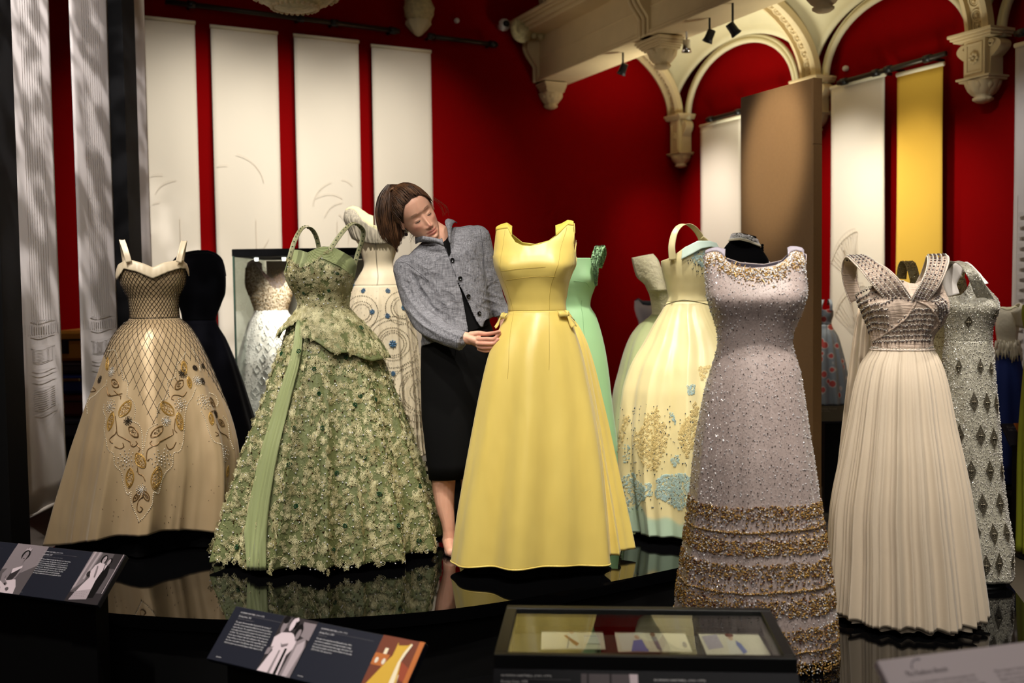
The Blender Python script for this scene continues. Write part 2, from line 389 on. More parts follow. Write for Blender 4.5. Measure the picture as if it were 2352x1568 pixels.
# fan motif on the second, small tower of squares on the last
t, a, d, L = rb[1]; segs = []
for cu, cz, r0, a0, a1 in ((L * .52, 1.52, .42, 1.6, 2.75), (L * .62, 1.05, .45, 1.5, 2.7)):
    for k in range(13):
        an = a0 + (a1 - a0) * k / 12; segs.append((cu, cz, cu + r0 * .75 * math.cos(an), cz + r0 * math.sin(an), .006))
    for k in range(12):
        an = a0 + (a1 - a0) * k / 12; a2 = a0 + (a1 - a0) * (k + 1) / 12
        segs.append((cu + r0 * .75 * math.cos(an), cz + r0 * math.sin(an), cu + r0 * .75 * math.cos(a2), cz + r0 * math.sin(a2), .01))
for k in range(14): segs.append((L * .25 + .02 * k, 1.8 - .09 * k, L * .25 + .02 * (k + 1), 1.8 - .09 * (k + 1), .02))
flat_lines(t, a, d, WRn, [s for s in segs if 0.01 < s[0] < L - .01 and .01 < s[2] < L - .01], PRINT, .02)
t, a, d, L = rb[3]; segs = []
for k in range(16):
    z = .9 + k * .07
    segs += [(.05, z, .09, z, .03)]
segs += [(.03, .8, .03, 2.1, .004), (.11, .8, .11, 2.1, .004)]
flat_lines(t, a, d, WRn, segs, PRINTG, .02)

# near banners on the left, seen almost edge-on, between two black posts
NX = -2.36
def Dn(px, py=660): return hit(px, py, (NX, 0, 0), np.array([1., 0, 0]))[1]
nb = []
for (x0, x1, z0, lab) in ((38, 136, .42, 'grey gauzy banner at the far left, nearest of three, hanging clear of the floor'),
        (180, 268, .42, 'grey gauzy banner in the middle of three, left of the black post'),
        (300, 351, .42, 'grey gauzy banner right of the black post, beside the cream banners')):
    t, a, d, L = banner('hanging_banner', (NX, Dn(x0)), (NX, Dn(x1)), z0, 5.2, np.array([1., 0, 0]), lab, CLOTHG, wav=.004)
    segs = []
    k0 = L * .5
    for k in range(9): segs.append((k0 + (k - 4) * L * .055, 1.36, k0 + (k - 4) * L * .05, 4.9, .004))
    for k in range(16): segs.append((k0 + (k - 8) * .028 * L / .5, 1.30, k0 + (k - 8) * .028 * L / .5, 1.35, .012 * L / .5))
    for z in (1.365, 1.29, 1.235, 1.12, 1.10, 1.065, .9): segs.append((k0 - L * .27, z, k0 + L * .3, z, .006))
    for k in range(10): segs.append((k0 - L * .24, .93 + k * .011, k0 + L * .26, .93 + k * .011, .005)); segs.append((k0 - L * .24, 1.165 + k * .007, k0 + L * .24, 1.165 + k * .007, .004))
    flat_lines(t, a, d, np.array([1., 0, 0]), segs, PRINTG, .010)
for x0, x1, xo, lab in ((-12, 35, 0, 'black square post at the far left edge of the picture'), (269, 299, .05, 'black square post between the grey banners behind the gold gown')):
    D0 = Dn(x0); D1 = Dn(x1); b = MB()
    b.box((NX + .02 - .05 + xo, (D0 + D1) / 2, 2.99), .12, D1 - D0, 5.98, bev=.004)
    tag(b.build('post', MATB, smooth=False, org=(NX + xo, (D0 + D1) / 2, 0)), lab, 'post')

# ------------------------------------------------------------------ rails on both walls
def rail(name, A, B, r, label, n, clamps):
    A = np.asarray(A); B = np.asarray(B)
    t = thing(name, label, 'rail', tuple((A + B) / 2))
    b = MB(); b.tube([A, B], r, 12); b.build('pole', STEEL, t)
    for c in clamps:
        q = A + (B - A) * c; d = (B - A) / np.linalg.norm(B - A)
        b = MB(); b.tube([q - d * .03, q + d * .03], r * 1.45, 12); b.tube([q, q - n * .2], r * .6, 8); b.build('clamp', BLACKM, t)
rail('banner_rail', WB(380, 3, .12), WB(917, 72, .12), .022, 'dark steel rail on the back wall left of the carved corbel', WBn, (.1, .55, .7, .97))
rail('banner_rail', WB(983, 83, .12), WB(1142, 103, .12), .022, 'short dark steel rail on the back wall right of the carved corbel', WBn, (.05, .93))
rail('banner_rail', WR(1624, 276, .16), WR(1815, 225, .16), .02, 'dark steel rail under the farther wall arch', WRn, (.05, .4, .8))
rail('banner_rail', WR(1925, 191, .16), WR(2172, 123, .16), .02, 'dark steel rail above the yellow banner', WRn, (.06, .38, .5, .85))
rail('banner_rail', WR(2332, 78, .16), WR(2520, 40, .16), .02, 'stub of dark steel rail at the right edge of the picture', WRn, (.1,))

# ------------------------------------------------------------------ vaulting, beam, ribs, corbels
BA = WB(1262, 230)[:2]; BA = np.array([BA[0], BA[1], 0.])      # beam axis meets the far wall
BD = WRd                                                        # beam runs parallel to the right wall
S1 = 1.99; S2 = 3.85; S3 = 5.7                                 # pendants along the beam
wC = 2.16; wD = 3.90; wE = 5.6                                 # corbels along the right wall
ZB = 3.48                                                       # underside of the beam
def beam_box(b, lat, hw, z0, z1, L0=-.15, L1=7.5):
    c = BA + BD * (L0 + L1) / 2 + WRn * lat; b.box((c[0], c[1], (z0 + z1) / 2), L1 - L0, hw * 2, z1 - z0, ax=[BD, WRn, Z3])
b = MB()
beam_box(b, 0, .15, ZB + .03, ZB + .30); beam_box(b, 0, .165, ZB, ZB + .03); beam_box(b, 0, .178, ZB - .02, ZB + .002)
beam_box(b, 0, .158, ZB + .20, ZB + .215)
beam_box(b, .02, .13, ZB + .29, ZB + .5)
for k, (o_, z0, z1) in enumerate(((.36, .40, .43), (.39, .43, .47), (.42, .47, .49), (.45, .49, .52), (.42, .52, .545), (.38, .545, .56))):
    c_ = .5 * (o_ - .1); beam_box(b, c_, (o_ + .1) / 2, ZB + z0, ZB + z1)
beam = b.build('trim_1', PLAS2, smooth=False); struct(beam)
modif(beam, bevel=.006)
# wall and vault above the beam on its left side
b = MB(); nv = 14; V = []
for k in range(nv + 1):
    a = k / nv * PI * .42; lat = .02 + 1.5 * (1 - math.cos(a)); z = ZB + .56 + 1.6 * math.sin(a) * 1.05
    V.append([BA + BD * s + WRn * lat + Z3 * z for s in np.linspace(-.1, 7.5, 30)])
b.grid(np.array(V)); vault_l = modif(b.build('trim_2', PLAS2), solid=.05); struct(vault_l)
b = MB()
for s_ in (0.05, S1, S2, S3):
    for dl, w_, dp in ((0, .16, .05), (0, .08, .075)):
        V = []
        for k in range(nv + 1):
            a = k / nv * PI * .42; lat = .02 + 1.5 * (1 - math.cos(a)); z = ZB + .56 + 1.6 * math.sin(a) * 1.05; q = BA + WRn * (lat + dp) + Z3 * z
            V.append([q + BD * (s_ - w_ / 2) - WRn * dp, q + BD * (s_ - w_ / 2), q + BD * (s_ + w_ / 2), q + BD * (s_ + w_ / 2) - WRn * dp])
        b.grid(np.array(V))
    # long mouldings
for zz in (.72, .95):
    V = [BA + BD * s + WRn * (.055 + .12 * (zz - .6)) + Z3 * (ZB + zz) for s in np.linspace(-.1, 7.5, 12)]; b.tube(V, .012, 6)
struct(b.build('trim_3', PLAS2, smooth=False))

# Coons patches between wall arch and beam
def ribpt(w0, b0, t, lat_off=0):
    """rib from wall corbel (arc length w0) up to beam; t 0..1 quarter ellipse"""
    W = WC + WRd * w0 + WRn * .10; B_ = BA + BD * b0 - WRn * .12
    a = t * PI / 2; h = 1 - math.cos(a); q = W + (B_ - W) * h; return np.array([q[0], q[1], 3.22 + (ZB + .62 - 3.22) * math.sin(a)])
def archpt(w0, w1, u, top, spring, inset=.13, off=0.0, rad=1.0):
    c = (w0 + w1) / 2; hw = (w1 - w0) / 2 - inset; a = PI * (1 - u)
    q = WC + WRd * (c + hw * math.cos(a) * rad) + WRn * off; return np.array([q[0], q[1], spring + (top - spring) * math.sin(a) ** .92 * rad])
def patch(w0, w1, b0, b1, top, spring, name, ins=.13):
    nu, nv_ = 41, 16; V = np.zeros((nv_, nu, 3))
    for i, u in enumerate(np.linspace(0, 1, nu)):
        for j, v in enumerate(np.linspace(0, 1, nv_)):
            A0 = archpt(w0, w1, u, top, spring, off=.06, inset=ins); q = BA + BD * (b0 + (b1 - b0) * u) - WRn * .12; A1 = np.array([q[0], q[1], ZB + .62])
            L_ = ribpt(w0, b0, v); R_ = ribpt(w1, b1, v)
            c00 = archpt(w0, w1, 0, top, spring, off=.06, inset=ins); c10 = archpt(w0, w1, 1, top, spring, off=.06, inset=ins)
            c01 = ribpt(w0, b0, 1); c11 = ribpt(w1, b1, 1)
            V[j, i] = (1 - v) * A0 + v * A1 + (1 - u) * L_ + u * R_ - ((1 - u) * (1 - v) * c00 + u * (1 - v) * c10 + (1 - u) * v * c01 + u * v * c11)
    b = MB(); b.grid(V); struct(modif(b.build(name, PLAS), solid=.03))
SPR = 3.18
patch(0.0, wC, 0.0, S1, 3.78, SPR, 'trim_4', .26); patch(wC, wD, S1, S2, 3.75, SPR, 'trim_5', .12); patch(wD, wE, S2, S3, 3.75, SPR, 'trim_6', .14)
# archivolts
for k, (w0, w1, top, ins) in enumerate(((0.0, wC, 3.78, .26), (wC, wD, 3.75, .12), (wD, wE, 3.75, .14))):
    b = MB()
    for r_, dz, rr in ((.028, 0, 1.0), (.018, .035, 1.0)):
        pts = [archpt(w0, w1, u, top + dz, SPR, off=.07, inset=ins - dz) for u in np.linspace(0, 1, 60)]; b.tube(pts, r_, 8)
    struct(b.build('trim_%d' % (7 + k), PLAS))
# ribs with a carved running band
def rib(w0, b0, name, wid=.2):
    b = MB(); c_ = MB(); T = np.linspace(0, 1, 40); pts = np.array([ribpt(w0, b0, t) for t in T]); tg = np.gradient(pts, axis=0); tg /= np.linalg.norm(tg, axis=1)[:, None]
    sd = WRd; nn = np.cross(tg, sd); nn *= np.sign((nn @ np.array([0, 0, -1.])) + 1e-9)[:, None]
    # section: outer fillets and a sunk centre
    prof = [(-.5, 0), (-.5, .06), (-.34, .075), (-.28, .075), (-.27, .035), (.27, .035), (.28, .075), (.34, .075), (.5, .06), (.5, 0)]
    V = np.array([[pts[i] + sd * (x * wid) + nn[i] * h for x, h in prof] for i in range(len(T))]); b.grid(V)
    struct(b.build(name, PLAS2, smooth=False))
    L = np.cumsum(np.r_[0, np.linalg.norm(np.diff(pts, axis=0), axis=1)]); rr = .042
    for q in np.arange(.06, L[-1] - .05, .078):
        i = np.searchsorted(L, q); p = pts[i]; n_ = nn[i]; t_ = tg[i]
        ring = [p + n_ * .042 + (sd * math.cos(a) + t_ * math.sin(a)) * rr for a in np.linspace(0, 2 * PI, 17)[:-1]]; c_.tube(ring, .007, 5, closed=True)
        ring = [p + n_ * .04 + (sd * math.cos(a) + t_ * math.sin(a)) * rr * .62 for a in np.linspace(0, 2 * PI, 13)[:-1]]; c_.tube(ring, .005, 4, closed=True)
        c_.scatter(ICO[0], ICO[1], np.array([p + n_ * .045]), np.array([np.eye(3)]), np.array([.014]))
    return c_
kk = 10
for w0, b0 in ((.11, .1), (wC, S1), (wD, S2), (wE, S3)):
    c_ = rib(w0, b0, 'trim_%d' % kk); kk += 1
    struct(c_.build('trim_%d' % kk, PLAS2)); kk += 1

def corbel(c, ax, scale, label, name='corbel', console=True, org=None, H=.34):
    """hanging corbel: cornice, panelled block with scroll brackets, leafy pendant. c = top centre on the wall; ax rows: along, out, up"""
    ax = np.asarray(ax, float); t = thing(name, label, 'corbel', tuple(c)); s = scale
    T = lambda x, y, z: np.asarray(c) + ax[0] * x * s + ax[1] * y * s + ax[2] * z * s
    b = MB()
    for hw, dp, z0, z1 in ((.25, .32, -.03, 0), (.235, .30, -.055, -.03), (.215, .28, -.075, -.055)):
        b.box(T(0, dp / 2, (z0 + z1) / 2), hw * 2 * s, dp * s, (z1 - z0) * s, ax=ax)
    modif(b.build('cornice', PLAS2, t, smooth=False), bevel=.004)
    if console:
        b = MB(); b.box(T(0, .12, -.075 - H / 2), .24 * s, .24 * s, H * s, ax=ax)
        for fx, fy, sx, sy in ((0, .242, .2, 0), (.122, .12, 0, .2), (-.122, .12, 0, .2)):
            for e in (-1, 1):
                if sx: b.box(T(e * .085, fy, -.075 - H / 2), .02 * s, .014 * s, (H - .06) * s, ax=ax); b.box(T(0, fy, -.075 - H / 2 + e * (H / 2 - .04)), .17 * s, .014 * s, .02 * s, ax=ax)
        modif(b.build('block', PLAS2, t, smooth=False), bevel=.003)
        b = MB()  # rosette
        for k in range(8):
            a = k * PI / 4; b.scatter(ICO[0], ICO[1], np.array([T(math.cos(a) * .04, .25, -.075 - H / 2 + math.sin(a) * .04)]), np.array([ax]), np.array([[.022 * s, .012 * s, .022 * s]]))
        b.scatter(ICO[0], ICO[1], np.array([T(0, .252, -.075 - H / 2)]), np.array([ax]), np.array([.018 * s])); b.build('rosette', PLAS2, t)
        for e in (-1, 1):
            b = MB(); prof = []
            for k in range(22):
                q = k / 21; prof.append((.02 + .12 * max(0, math.sin(PI * min(1, q * 1.9))) ** .8 * (1 - q) * 1.1 + .015 * (1 - q), -.075 - H * q))
            poly = [T(e * .118, .19, z) + ax[0] * e * x * s for x, z in prof] + [T(e * .118, .19, -.075 - H), T(e * .118, .19, -.075)]
            b.prism(poly, -ax[1], .14 * s); b.build('scroll', PLAS2, t, smooth=False)
            b = MB(); b.tube([T(e * (.15 + .035 * math.cos(a) * (1 - a / 14)), .2, -.13 + .035 * math.sin(a) * (1 - a / 14)) for a in np.linspace(0, 9, 30)], .009 * s, 6)
            b.build('volute', PLAS2, t)
        zb = -.075 - H
    else: zb = -.075
    b = MB()
    for hw, dp, z0, z1 in ((.19, .27, -.02, 0), (.17, .25, -.04, -.02)):
        b.box(T(0, dp / 2, zb + (z0 + z1) / 2), hw * 2 * s, dp * s, (z1 - z0) * s, ax=ax)
    modif(b.build('lower_cornice', PLAS2, t, smooth=False), bevel=.003)
    b = MB(); m = ax * 1.0
    prof = [(.15, 0), (.145, -.03), (.125, -.08), (.095, -.12), (.07, -.14), (.085, -.15), (.085, -.17), (.06, -.19), (.02, -.20), (0, -.2)]
    nn_ = 48; an = np.arange(nn_) * 2 * PI / nn_
    V = np.array([[T(0, .12, zb - .04) + (ax[0] * math.cos(a) + ax[1] * math.sin(a)) * (r * (1 + .10 * abs(math.cos(4 * a)) * (r > .08))) * s + ax[2] * z * s for a in an] for r, z in prof])
    b.grid(V[:, ::-1], closed=True); b.build('pendant', PLAS2, t)
    for k in range(8):
        a = k * PI / 4 + PI / 8; b = MB(); L = []
        for q in np.linspace(0, 1, 9):
            r = (.150 - .055 * q) * s + .02 * s * math.sin(PI * q); z = (zb - .045 - .10 * q) * s; wd = .035 * s * math.sin(PI * min(1, .15 + q * .85)) ** .7
            ra = ax[0] * math.cos(a) + ax[1] * math.sin(a); ta = -ax[0] * math.sin(a) + ax[1] * math.cos(a); ctr = np.asarray(c) + ax[1] * .12 * s + ra * r + ax[2] * z
            L.append([ctr - ta * wd - ra * .008 * s, ctr + ra * .006 * s, ctr + ta * wd - ra * .008 * s])
        b.grid(np.array(L)); modif(b.build('leaf', PLAS2, t), solid=.006 * s)
    return t
axR = [WRd, WRn, Z3]
pB = WC + WRd * .13 + Z3 * 3.24; corbel(pB, axR, .64, 'cream carved corbel in the corner of the hall, left of the farther arch', H=.52)
pCc = WC + WRd * wC + Z3 * 3.24; corbel(pCc, axR, .70, 'cream carved corbel half hidden behind the bronze panel')
pD = WC + WRd * wD + Z3 * 3.24; corbel(pD, axR, .75, 'large cream carved corbel between the yellow banner and the right edge')
# pendants under the beam with their brackets on its left face
for s_, lab in ((.02, 'cream leafy pendant bracket where the beam meets the back wall'), (S1, 'cream leafy pendant under the middle of the beam'), (S2, 'cream leafy pendant at the top edge of the picture')):
    q = BA + BD * s_ + Z3 * (ZB - .03) + WRn * -.09
    t = corbel(q, [BD, WRn, Z3], .74, lab, 'beam_pendant', console=False)
    b = MB(); H = .44; prof = []
    for k in range(26):
        q2 = k / 25; prof.append((.17 + .10 * math.sin(PI * min(1, q2 * 1.5)) * (1 - q2 * .5) + .06 * (1 - q2) ** 3, ZB + .42 - H * q2))
    poly = [BA + BD * (s_ - .07) + WRn * x + Z3 * z for x, z in prof] + [BA + BD * (s_ - .07) + WRn * .1 + Z3 * (ZB - .02), BA + BD * (s_ - .07) + WRn * .1 + Z3 * (ZB + .42)]
    b.prism(poly, BD, .14); b.build('bracket', PLAS2, t, smooth=False)
    b = MB(); b.tube([BA + BD * (s_ + .02) + WRn * (x + .012) + Z3 * z for x, z in prof[2:]], .016, 6); b.tube([BA + BD * (s_ - .04) + WRn * (x + .012) + Z3 * z for x, z in prof[2:]], .016, 6); b.build('fluting', PLAS2, t)
# scroll sitting on the beam end
q = WB(1200, 72, .2); b = MB()
for rr, dz in ((.12, 0), (.08, .0)):
    b.tube([q + WBd * (rr * math.cos(a) * (1 - a / 12)) + Z3 * (rr * math.sin(a) * (1 - a / 12)) for a in np.linspace(.5, 8, 40)], .035, 8)
b.scatter(ICO[0], ICO[1], np.array([q]), np.array([np.eye(3)]), np.array([.09]))
for k in range(7): b.scatter(ICO[0], ICO[1], np.array([q + WBd * (.07 + .025 * k) + Z3 * (.03 * math.sin(k * 2.2))]), np.array([np.eye(3)]), np.array([.035]))
tag(b.build('scroll_ornament', CARVE, org=tuple(q)), 'cream carved scroll on top of the beam end by the dome camera', 'ornament')
# CCTV
q = WB(1158, 57, .10); t = thing('dome_camera', 'small white dome camera on the dark red wall beside the beam', 'camera', tuple(q - WBn * .1))
b = MB(); b.lathe([(0, .05), (.03, .05), (.05, .03), (.052, 0), (.05, -.03), (.03, -.052), (0, -.055)], q, 24); b.tube([q, q - WBn * .1], .03, 12); b.build('housing', mat('white_plastic', (225, 220, 212), .4), t)
b = MB(); q2 = q + np.array([.018, -.035, 0]); b.lathe([(0, .034), (.024, .025), (.034, 0), (.024, -.025), (0, -.034)], q2, 20); b.build('lens', BLACKM, t)
# pir sensors on the walls
for q, lab in ((WB(1050, 47, .02), 'tiny white sensor on the dark red wall above the short rail'), (WR(1941, 157, .02), 'tiny white sensor inside the larger red arch')):
    b = MB(); b.lathe([(.022, -.02), (.024, 0), (.018, .012), (.006, .018), (0, .018)], (0, 0, 0), 16)
    V = b.V; n_ = WBn if 'short' in lab else WRn; ax = np.array([np.cross(Z3, n_), Z3, n_]); b.V = [v @ ax + q for v in V]; tag(b.build('sensor', mat('white_plastic', (225, 220, 212), .4), org=tuple(q)), lab, 'sensor')
# corbel with shaft on the back wall and the round ceiling boss
c0 = WB(952, 22, 0); sc_ = 1.0; t = thing('wall_corbel', 'cream carved corbel with fluted shaft hanging over the back wall rail', 'corbel', tuple(c0))
b = MB()
for dx in (-.075, -.025, .025, .075): b.tube([c0 + WBd * dx + WBn * .05 + Z3 * -.02, c0 + WBd * dx + WBn * .05 + Z3 * 1.6], .034, 10)
b.box(c0 + WBn * .03 + Z3 * .8, .2, .06, 1.6, ax=[WBd, WBn, Z3]); b.build('shaft', PLAS2, t)
b = MB(); pr = [(.02, .1), (.1, .08), (.135, 0), (.13, -.07), (.105, -.12), (.085, -.15)]; nn_ = 40
V = np.array([[c0 + WBn * .08 + WBd * .01 + (WBd * math.cos(a) + WBn * math.sin(a)) * r * (1 + .05 * math.sin(6 * a + z * 40)) + Z3 * z for a in np.arange(nn_) * 2 * PI / nn_] for r, z in pr]); b.grid(V[:, ::-1], closed=True); b.build('carved_head', CARVE, t)
b = MB(); pr = [(.1, -.12), (.105, -.15), (.07, -.2), (.03, -.245), (0, -.26)]
V = np.array([[c0 + WBn * .08 + (WBd * math.cos(a) + WBn * math.sin(a)) * r * (1 + .14 * abs(math.sin(4 * a))) + Z3 * z for a in np.arange(nn_) * 2 * PI / nn_] for r, z in pr]); b.grid(V[:, ::-1], closed=True); b.build('leaf_tip', PLAS, t)
Db = 6.4; q = P(674, -118, Db); R_ = .375; t = thing('ceiling_boss', 'round carved cream ceiling boss cut by the top edge of the picture', 'ornament', tuple(q))
b = MB(); b.lathe([(R_ * math.sin(a), -R_ * math.cos(a)) for a in np.linspace(0, PI / 2, 20)], q, 64); b.lathe([(R_, 0), (R_ * 1.1, .05), (R_ * .9, .1), (.15, .16), (.12, 6 - q[2])], q, 48); b.build('bowl', CARVE, t)
b = MB(); b.tube([q + np.array([R_ * .97 * math.cos(a), R_ * .97 * math.sin(a), -.11]) for a in np.linspace(0, 2 * PI, 60)[:-1]], .02, 6, closed=True)
for k in range(26):
    for lv, an in ((.25, .2), (.5, 0), (.75, .3)):
        a = k * 2 * PI / 26 + an; th = lv * PI / 2 * .95; b.scatter(ICO[0], ICO[1], np.array([q + R_ * np.array([math.sin(th) * math.cos(a), math.sin(th) * math.sin(a), -math.cos(th)])]), np.array([np.eye(3)]), np.array([.03 * lv + .008]))
tag(b.build('carved_relief', PLAS2, t), kind='stuff')

# ------------------------------------------------------------------ lamps on the beam track
CHR = mat('chrome', (220, 220, 222), .15, metal=1)
def lamp(px, py, s_, aim, black, lab, stem=.16):
    """track lamp below the cornice at length s_ along the beam"""
    base = BA + BD * s_ + WRn * .30 + Z3 * (ZB + .40); D = base[1]; q = P(px, py, D)
    base = np.array([q[0], q[1], ZB + .40]); t = thing('track_spotlight', lab, 'spotlight', tuple(base))
    m = BLACKM if black else CHR
    b = MB(); b.tube([base, q + Z3 * .03], .012, 8); b.box(base - Z3 * .012, .1, .035, .024, ax=[BD, WRn, Z3]); b.build('stem', mat('white_plastic', (225, 220, 212), .4), t)
    a = np.asarray(aim, float); a /= np.linalg.norm(a)
    b = MB(); b.tube([q - a * .045, q - a * .04, q + a * .02, q + a * .055], [.028, .032, .034, .042], 16); b.build('lamp_head', m, t)
    b = MB(); b.tube([q + a * .056, q + a * .0565], .036, 16); b.build('lens', mat('lamp_glow', (255, 250, 240), .3, emit=(255, 248, 235), es=2.5) if not black else mat('lamp_dim', (40, 40, 40), .1), t)
lamp(1374, 95, 1.0, (-.2, .1, -1), False, 'chrome spotlight on a short stem under the beam cornice, left one')
lamp(1400, 83, 1.15, (.1, .2, -1), True, 'black spotlight beside the left chrome one under the beam cornice')
def freelamp(px, py, D, black, aim, lab, zt=3.9):
    q = P(px, py, D); t = thing('track_spotlight', lab, 'spotlight', tuple(q)); a = np.asarray(aim, float); a /= np.linalg.norm(a); m = BLACKM if black else CHR
    b = MB(); b.tube([q + Z3 * .02, np.array([q[0], q[1], zt])], .008, 8); b.build('stem', mat('white_plastic', (225, 220, 212), .4) if not black else BLACKM, t)
    b = MB(); b.tube([q - a * .045, q - a * .04, q + a * .02, q + a * .05], [.026, .03, .032, .04], 16); b.build('lamp_head', m, t)
    b = MB(); b.tube([q + a * .051, q + a * .0515], .034, 16); b.build('lens', mat('lamp_dim', (40, 40, 40), .1), t)
freelamp(1577, 105, 8.2, False, (0, .1, -1), 'chrome spotlight hanging beyond the beam below the vault', 3.55)
freelamp(1630, 82, 7.8, True, (-.4, .2, -1), 'black spotlight below the vault beside the right chrome one', 3.52)
freelamp(1683, 66, 7.4, True, (.6, .1, -.8), 'black spotlight tilted to the right, farthest right under the beam', 3.50)
freelamp(1431, 158, 8.9, True, (-.3, .3, -.8), 'small black spotlight just under the beam against the red wall', 3.48)

# ------------------------------------------------------------------ bronze panel
BRZ = mat('bronze_board', (120, 90, 56), .5, spec=.4, bump=.08, bscale=220, vary=.06, vscale=60)
pr_ = P(1865, 650, 6.0); prx = np.array([pr_[0], pr_[1], 0]); zt = P(1865, 179, 6.0)[2]
Lp = .66; c = prx - WRd * Lp / 2; sd = np.cross(Z3, WRd)
pl = thing('tall_panel', 'tall bronze brown freestanding panel behind the lilac gown', 'panel', (c[0], c[1], 0))
b = MB(); b.box((c[0], c[1], zt / 2) + WRn * -.03, Lp, .06, zt, ax=[WRd, WRn, Z3], bev=.003); b.build('board', BRZ, pl, smooth=False)
e_ = prx + WRd * .006 - WRn * .03
for z0, z1 in ((0, zt * .86), (zt * .86 + .003, zt)):
    b = MB(); b.box((e_[0], e_[1], (z0 + z1) / 2), .012, .062, z1 - z0, ax=[WRd, WRn, Z3]); b.build('edge_strip', BRZ, pl, smooth=False)

# ------------------------------------------------------------------ plinths
def plinth(name, poly, z0, z1, label, lip=.05, inset=.06):
    p = np.array([[x, y, 0] for x, y in poly]); c = p.mean(0); t = thing(name, label, 'plinth', (c[0], c[1], z0))
    b = MB(); b.prism(p + Z3 * (z1 - lip), Z3, lip); o = b.build('top', GLOSSB, t, smooth=False)
    q = c + (p - c) * (1 - inset / np.linalg.norm(p - c, axis=1)[:, None]); b = MB(); b.prism(q + Z3 * z0, Z3, z1 - lip - z0); b.build('base', MATB, t, smooth=False); return t
edge = [(-60, 1372), (0, 1380), (150, 1397), (300, 1411), (450, 1420), (600, 1423), (800, 1417), (1000, 1402), (1200, 1374), (1400, 1336), (1560, 1303), (1700, 1270)]
E_ = crv([hitz(x, y, .3)[:2] for x, y in edge], 36)
main_poly = [tuple(e) for e in E_] + [(1.95, 4.72), (2.35, 5.6), (-2.15, 5.66), (-2.2, 4.6)]
plinth('curved_plinth', main_poly, 0, .3, 'large polished black curved plinth under the gowns on the left and centre')
plinth('back_plinth', [(-2.2, 5.70), (-.2, 5.70), (-.2, 6.75), (-2.2, 6.75)], 0, .5, 'raised black plinth at the back under the ivory and black gowns')
plinth('right_plinth', [(.42, 3.1), (1.62, 3.1), (1.95, 3.75), (2.19, 4.68), (1.96, 4.68), (1.35, 4.4), (.9, 4.2), (.42, 3.95)], 0, .2, 'low polished black plinth under the lilac, cream and silver gowns')

# ------------------------------------------------------------------ glass display case
GL = bpy.data.materials.new('case_glass'); GL.use_nodes = True; nt = GL.node_tree; nt.nodes.remove(nt.nodes['Principled BSDF'])
tr = nt.nodes.new('ShaderNodeBsdfTransparent'); tr.inputs[0].default_value = (.93, .96, .94, 1); gg = nt.nodes.new('ShaderNodeBsdfGlossy'); gg.inputs['Roughness'].default_value = .02
lw = nt.nodes.new('ShaderNodeLayerWeight'); lw.inputs[0].default_value = .5; fr = nt.nodes.new('ShaderNodeMath'); fr.operation = 'POWER'; fr.inputs[1].default_value = 5; nt.links.new(lw.outputs['Facing'], fr.inputs[0]); f2 = nt.nodes.new('ShaderNodeMath'); f2.operation = 'MULTIPLY_ADD'; f2.inputs[1].default_value = .9; f2.inputs[2].default_value = .03; nt.links.new(fr.outputs[0], f2.inputs[0]); mx = nt.nodes.new('ShaderNodeMixShader'); nt.links.new(f2.outputs[0], mx.inputs[0]); nt.links.new(tr.outputs[0], mx.inputs[1]); nt.links.new(gg.outputs[0], mx.inputs[2]); nt.links.new(mx.outputs[0], nt.nodes['Material Output'].inputs[0])
def case():
    D0 = 6.9; a = P(545, 900, D0); b_ = P(870, 900, D0); x0, x1 = a[0], b_[0]; y0, y1 = D0, D0 + .9; zt_ = P(545, 572, D0)[2]
    t = thing('display_case', 'tall glass display case with a black top behind the green gown', 'showcase', ((x0 + x1) / 2, (y0 + y1) / 2, 0))
    b = MB(); b.box(((x0 + x1) / 2, (y0 + y1) / 2, .25), x1 - x0, y1 - y0, .5, bev=.01); b.build('base', MATB, t, smooth=False)
    b = MB(); b.box(((x0 + x1) / 2, (y0 + y1) / 2, zt_ - .025), x1 - x0 + .02, y1 - y0 + .02, .05, bev=.004); b.build('top', MATB, t, smooth=False)
    for nm, c, s_ in (('front_pane', ((x0 + x1) / 2, y0, 0), (x1 - x0, .008)), ('side_pane', (x0, (y0 + y1) / 2, 0), (.008, y1 - y0)), ('side_pane', (x1, (y0 + y1) / 2, 0), (.008, y1 - y0))):
        b = MB(); b.box((c[0], c[1], (.5 + zt_ - .05) / 2), s_[0] - .01, s_[1] if s_[1] < .1 else s_[1] - .01, zt_ - .05 - .5); b.build(nm, GL, t, smooth=False)
    b = MB(); b.box(((x0 + x1) / 2, y1 - .02, (.5 + zt_ - .05) / 2), x1 - x0 - .02, .02, zt_ - .56); b.build('back_panel', mat('case_back', (214, 206, 190), .7), t, smooth=False)
    for x in (x0, x1):
        b = MB(); b.box((x, y0 - .004, (.5 + zt_) / 2 - .02), .012, .012, zt_ - .55); b.build('glass_edge', mat('glass_edge', (80, 105, 88), .1, spec=.8), t, smooth=False)
    b = MB()
    for k in range(5):
        q = np.array([x0 + .12 + k * (x1 - x0 - .2) / 4, y0 + .12, zt_ - .065]); b.tube([q + Z3 * .01, q - Z3 * .012], [.014, .011], 10)
    b.build('case_lamps', mat('case_lamp', (255, 250, 240), .3, emit=(255, 250, 240), es=4), t)
    spot('case_lamp_light', ((x0 + x1) / 2 - .1, y0 + .1, zt_ - .08), ((x0 + x1) / 2 - .05, y0 + .5, .9), 14, 120, 1, (1, .96, .9), .05)
    return (x0, x1, y0, y1, zt_)
CASE = case()

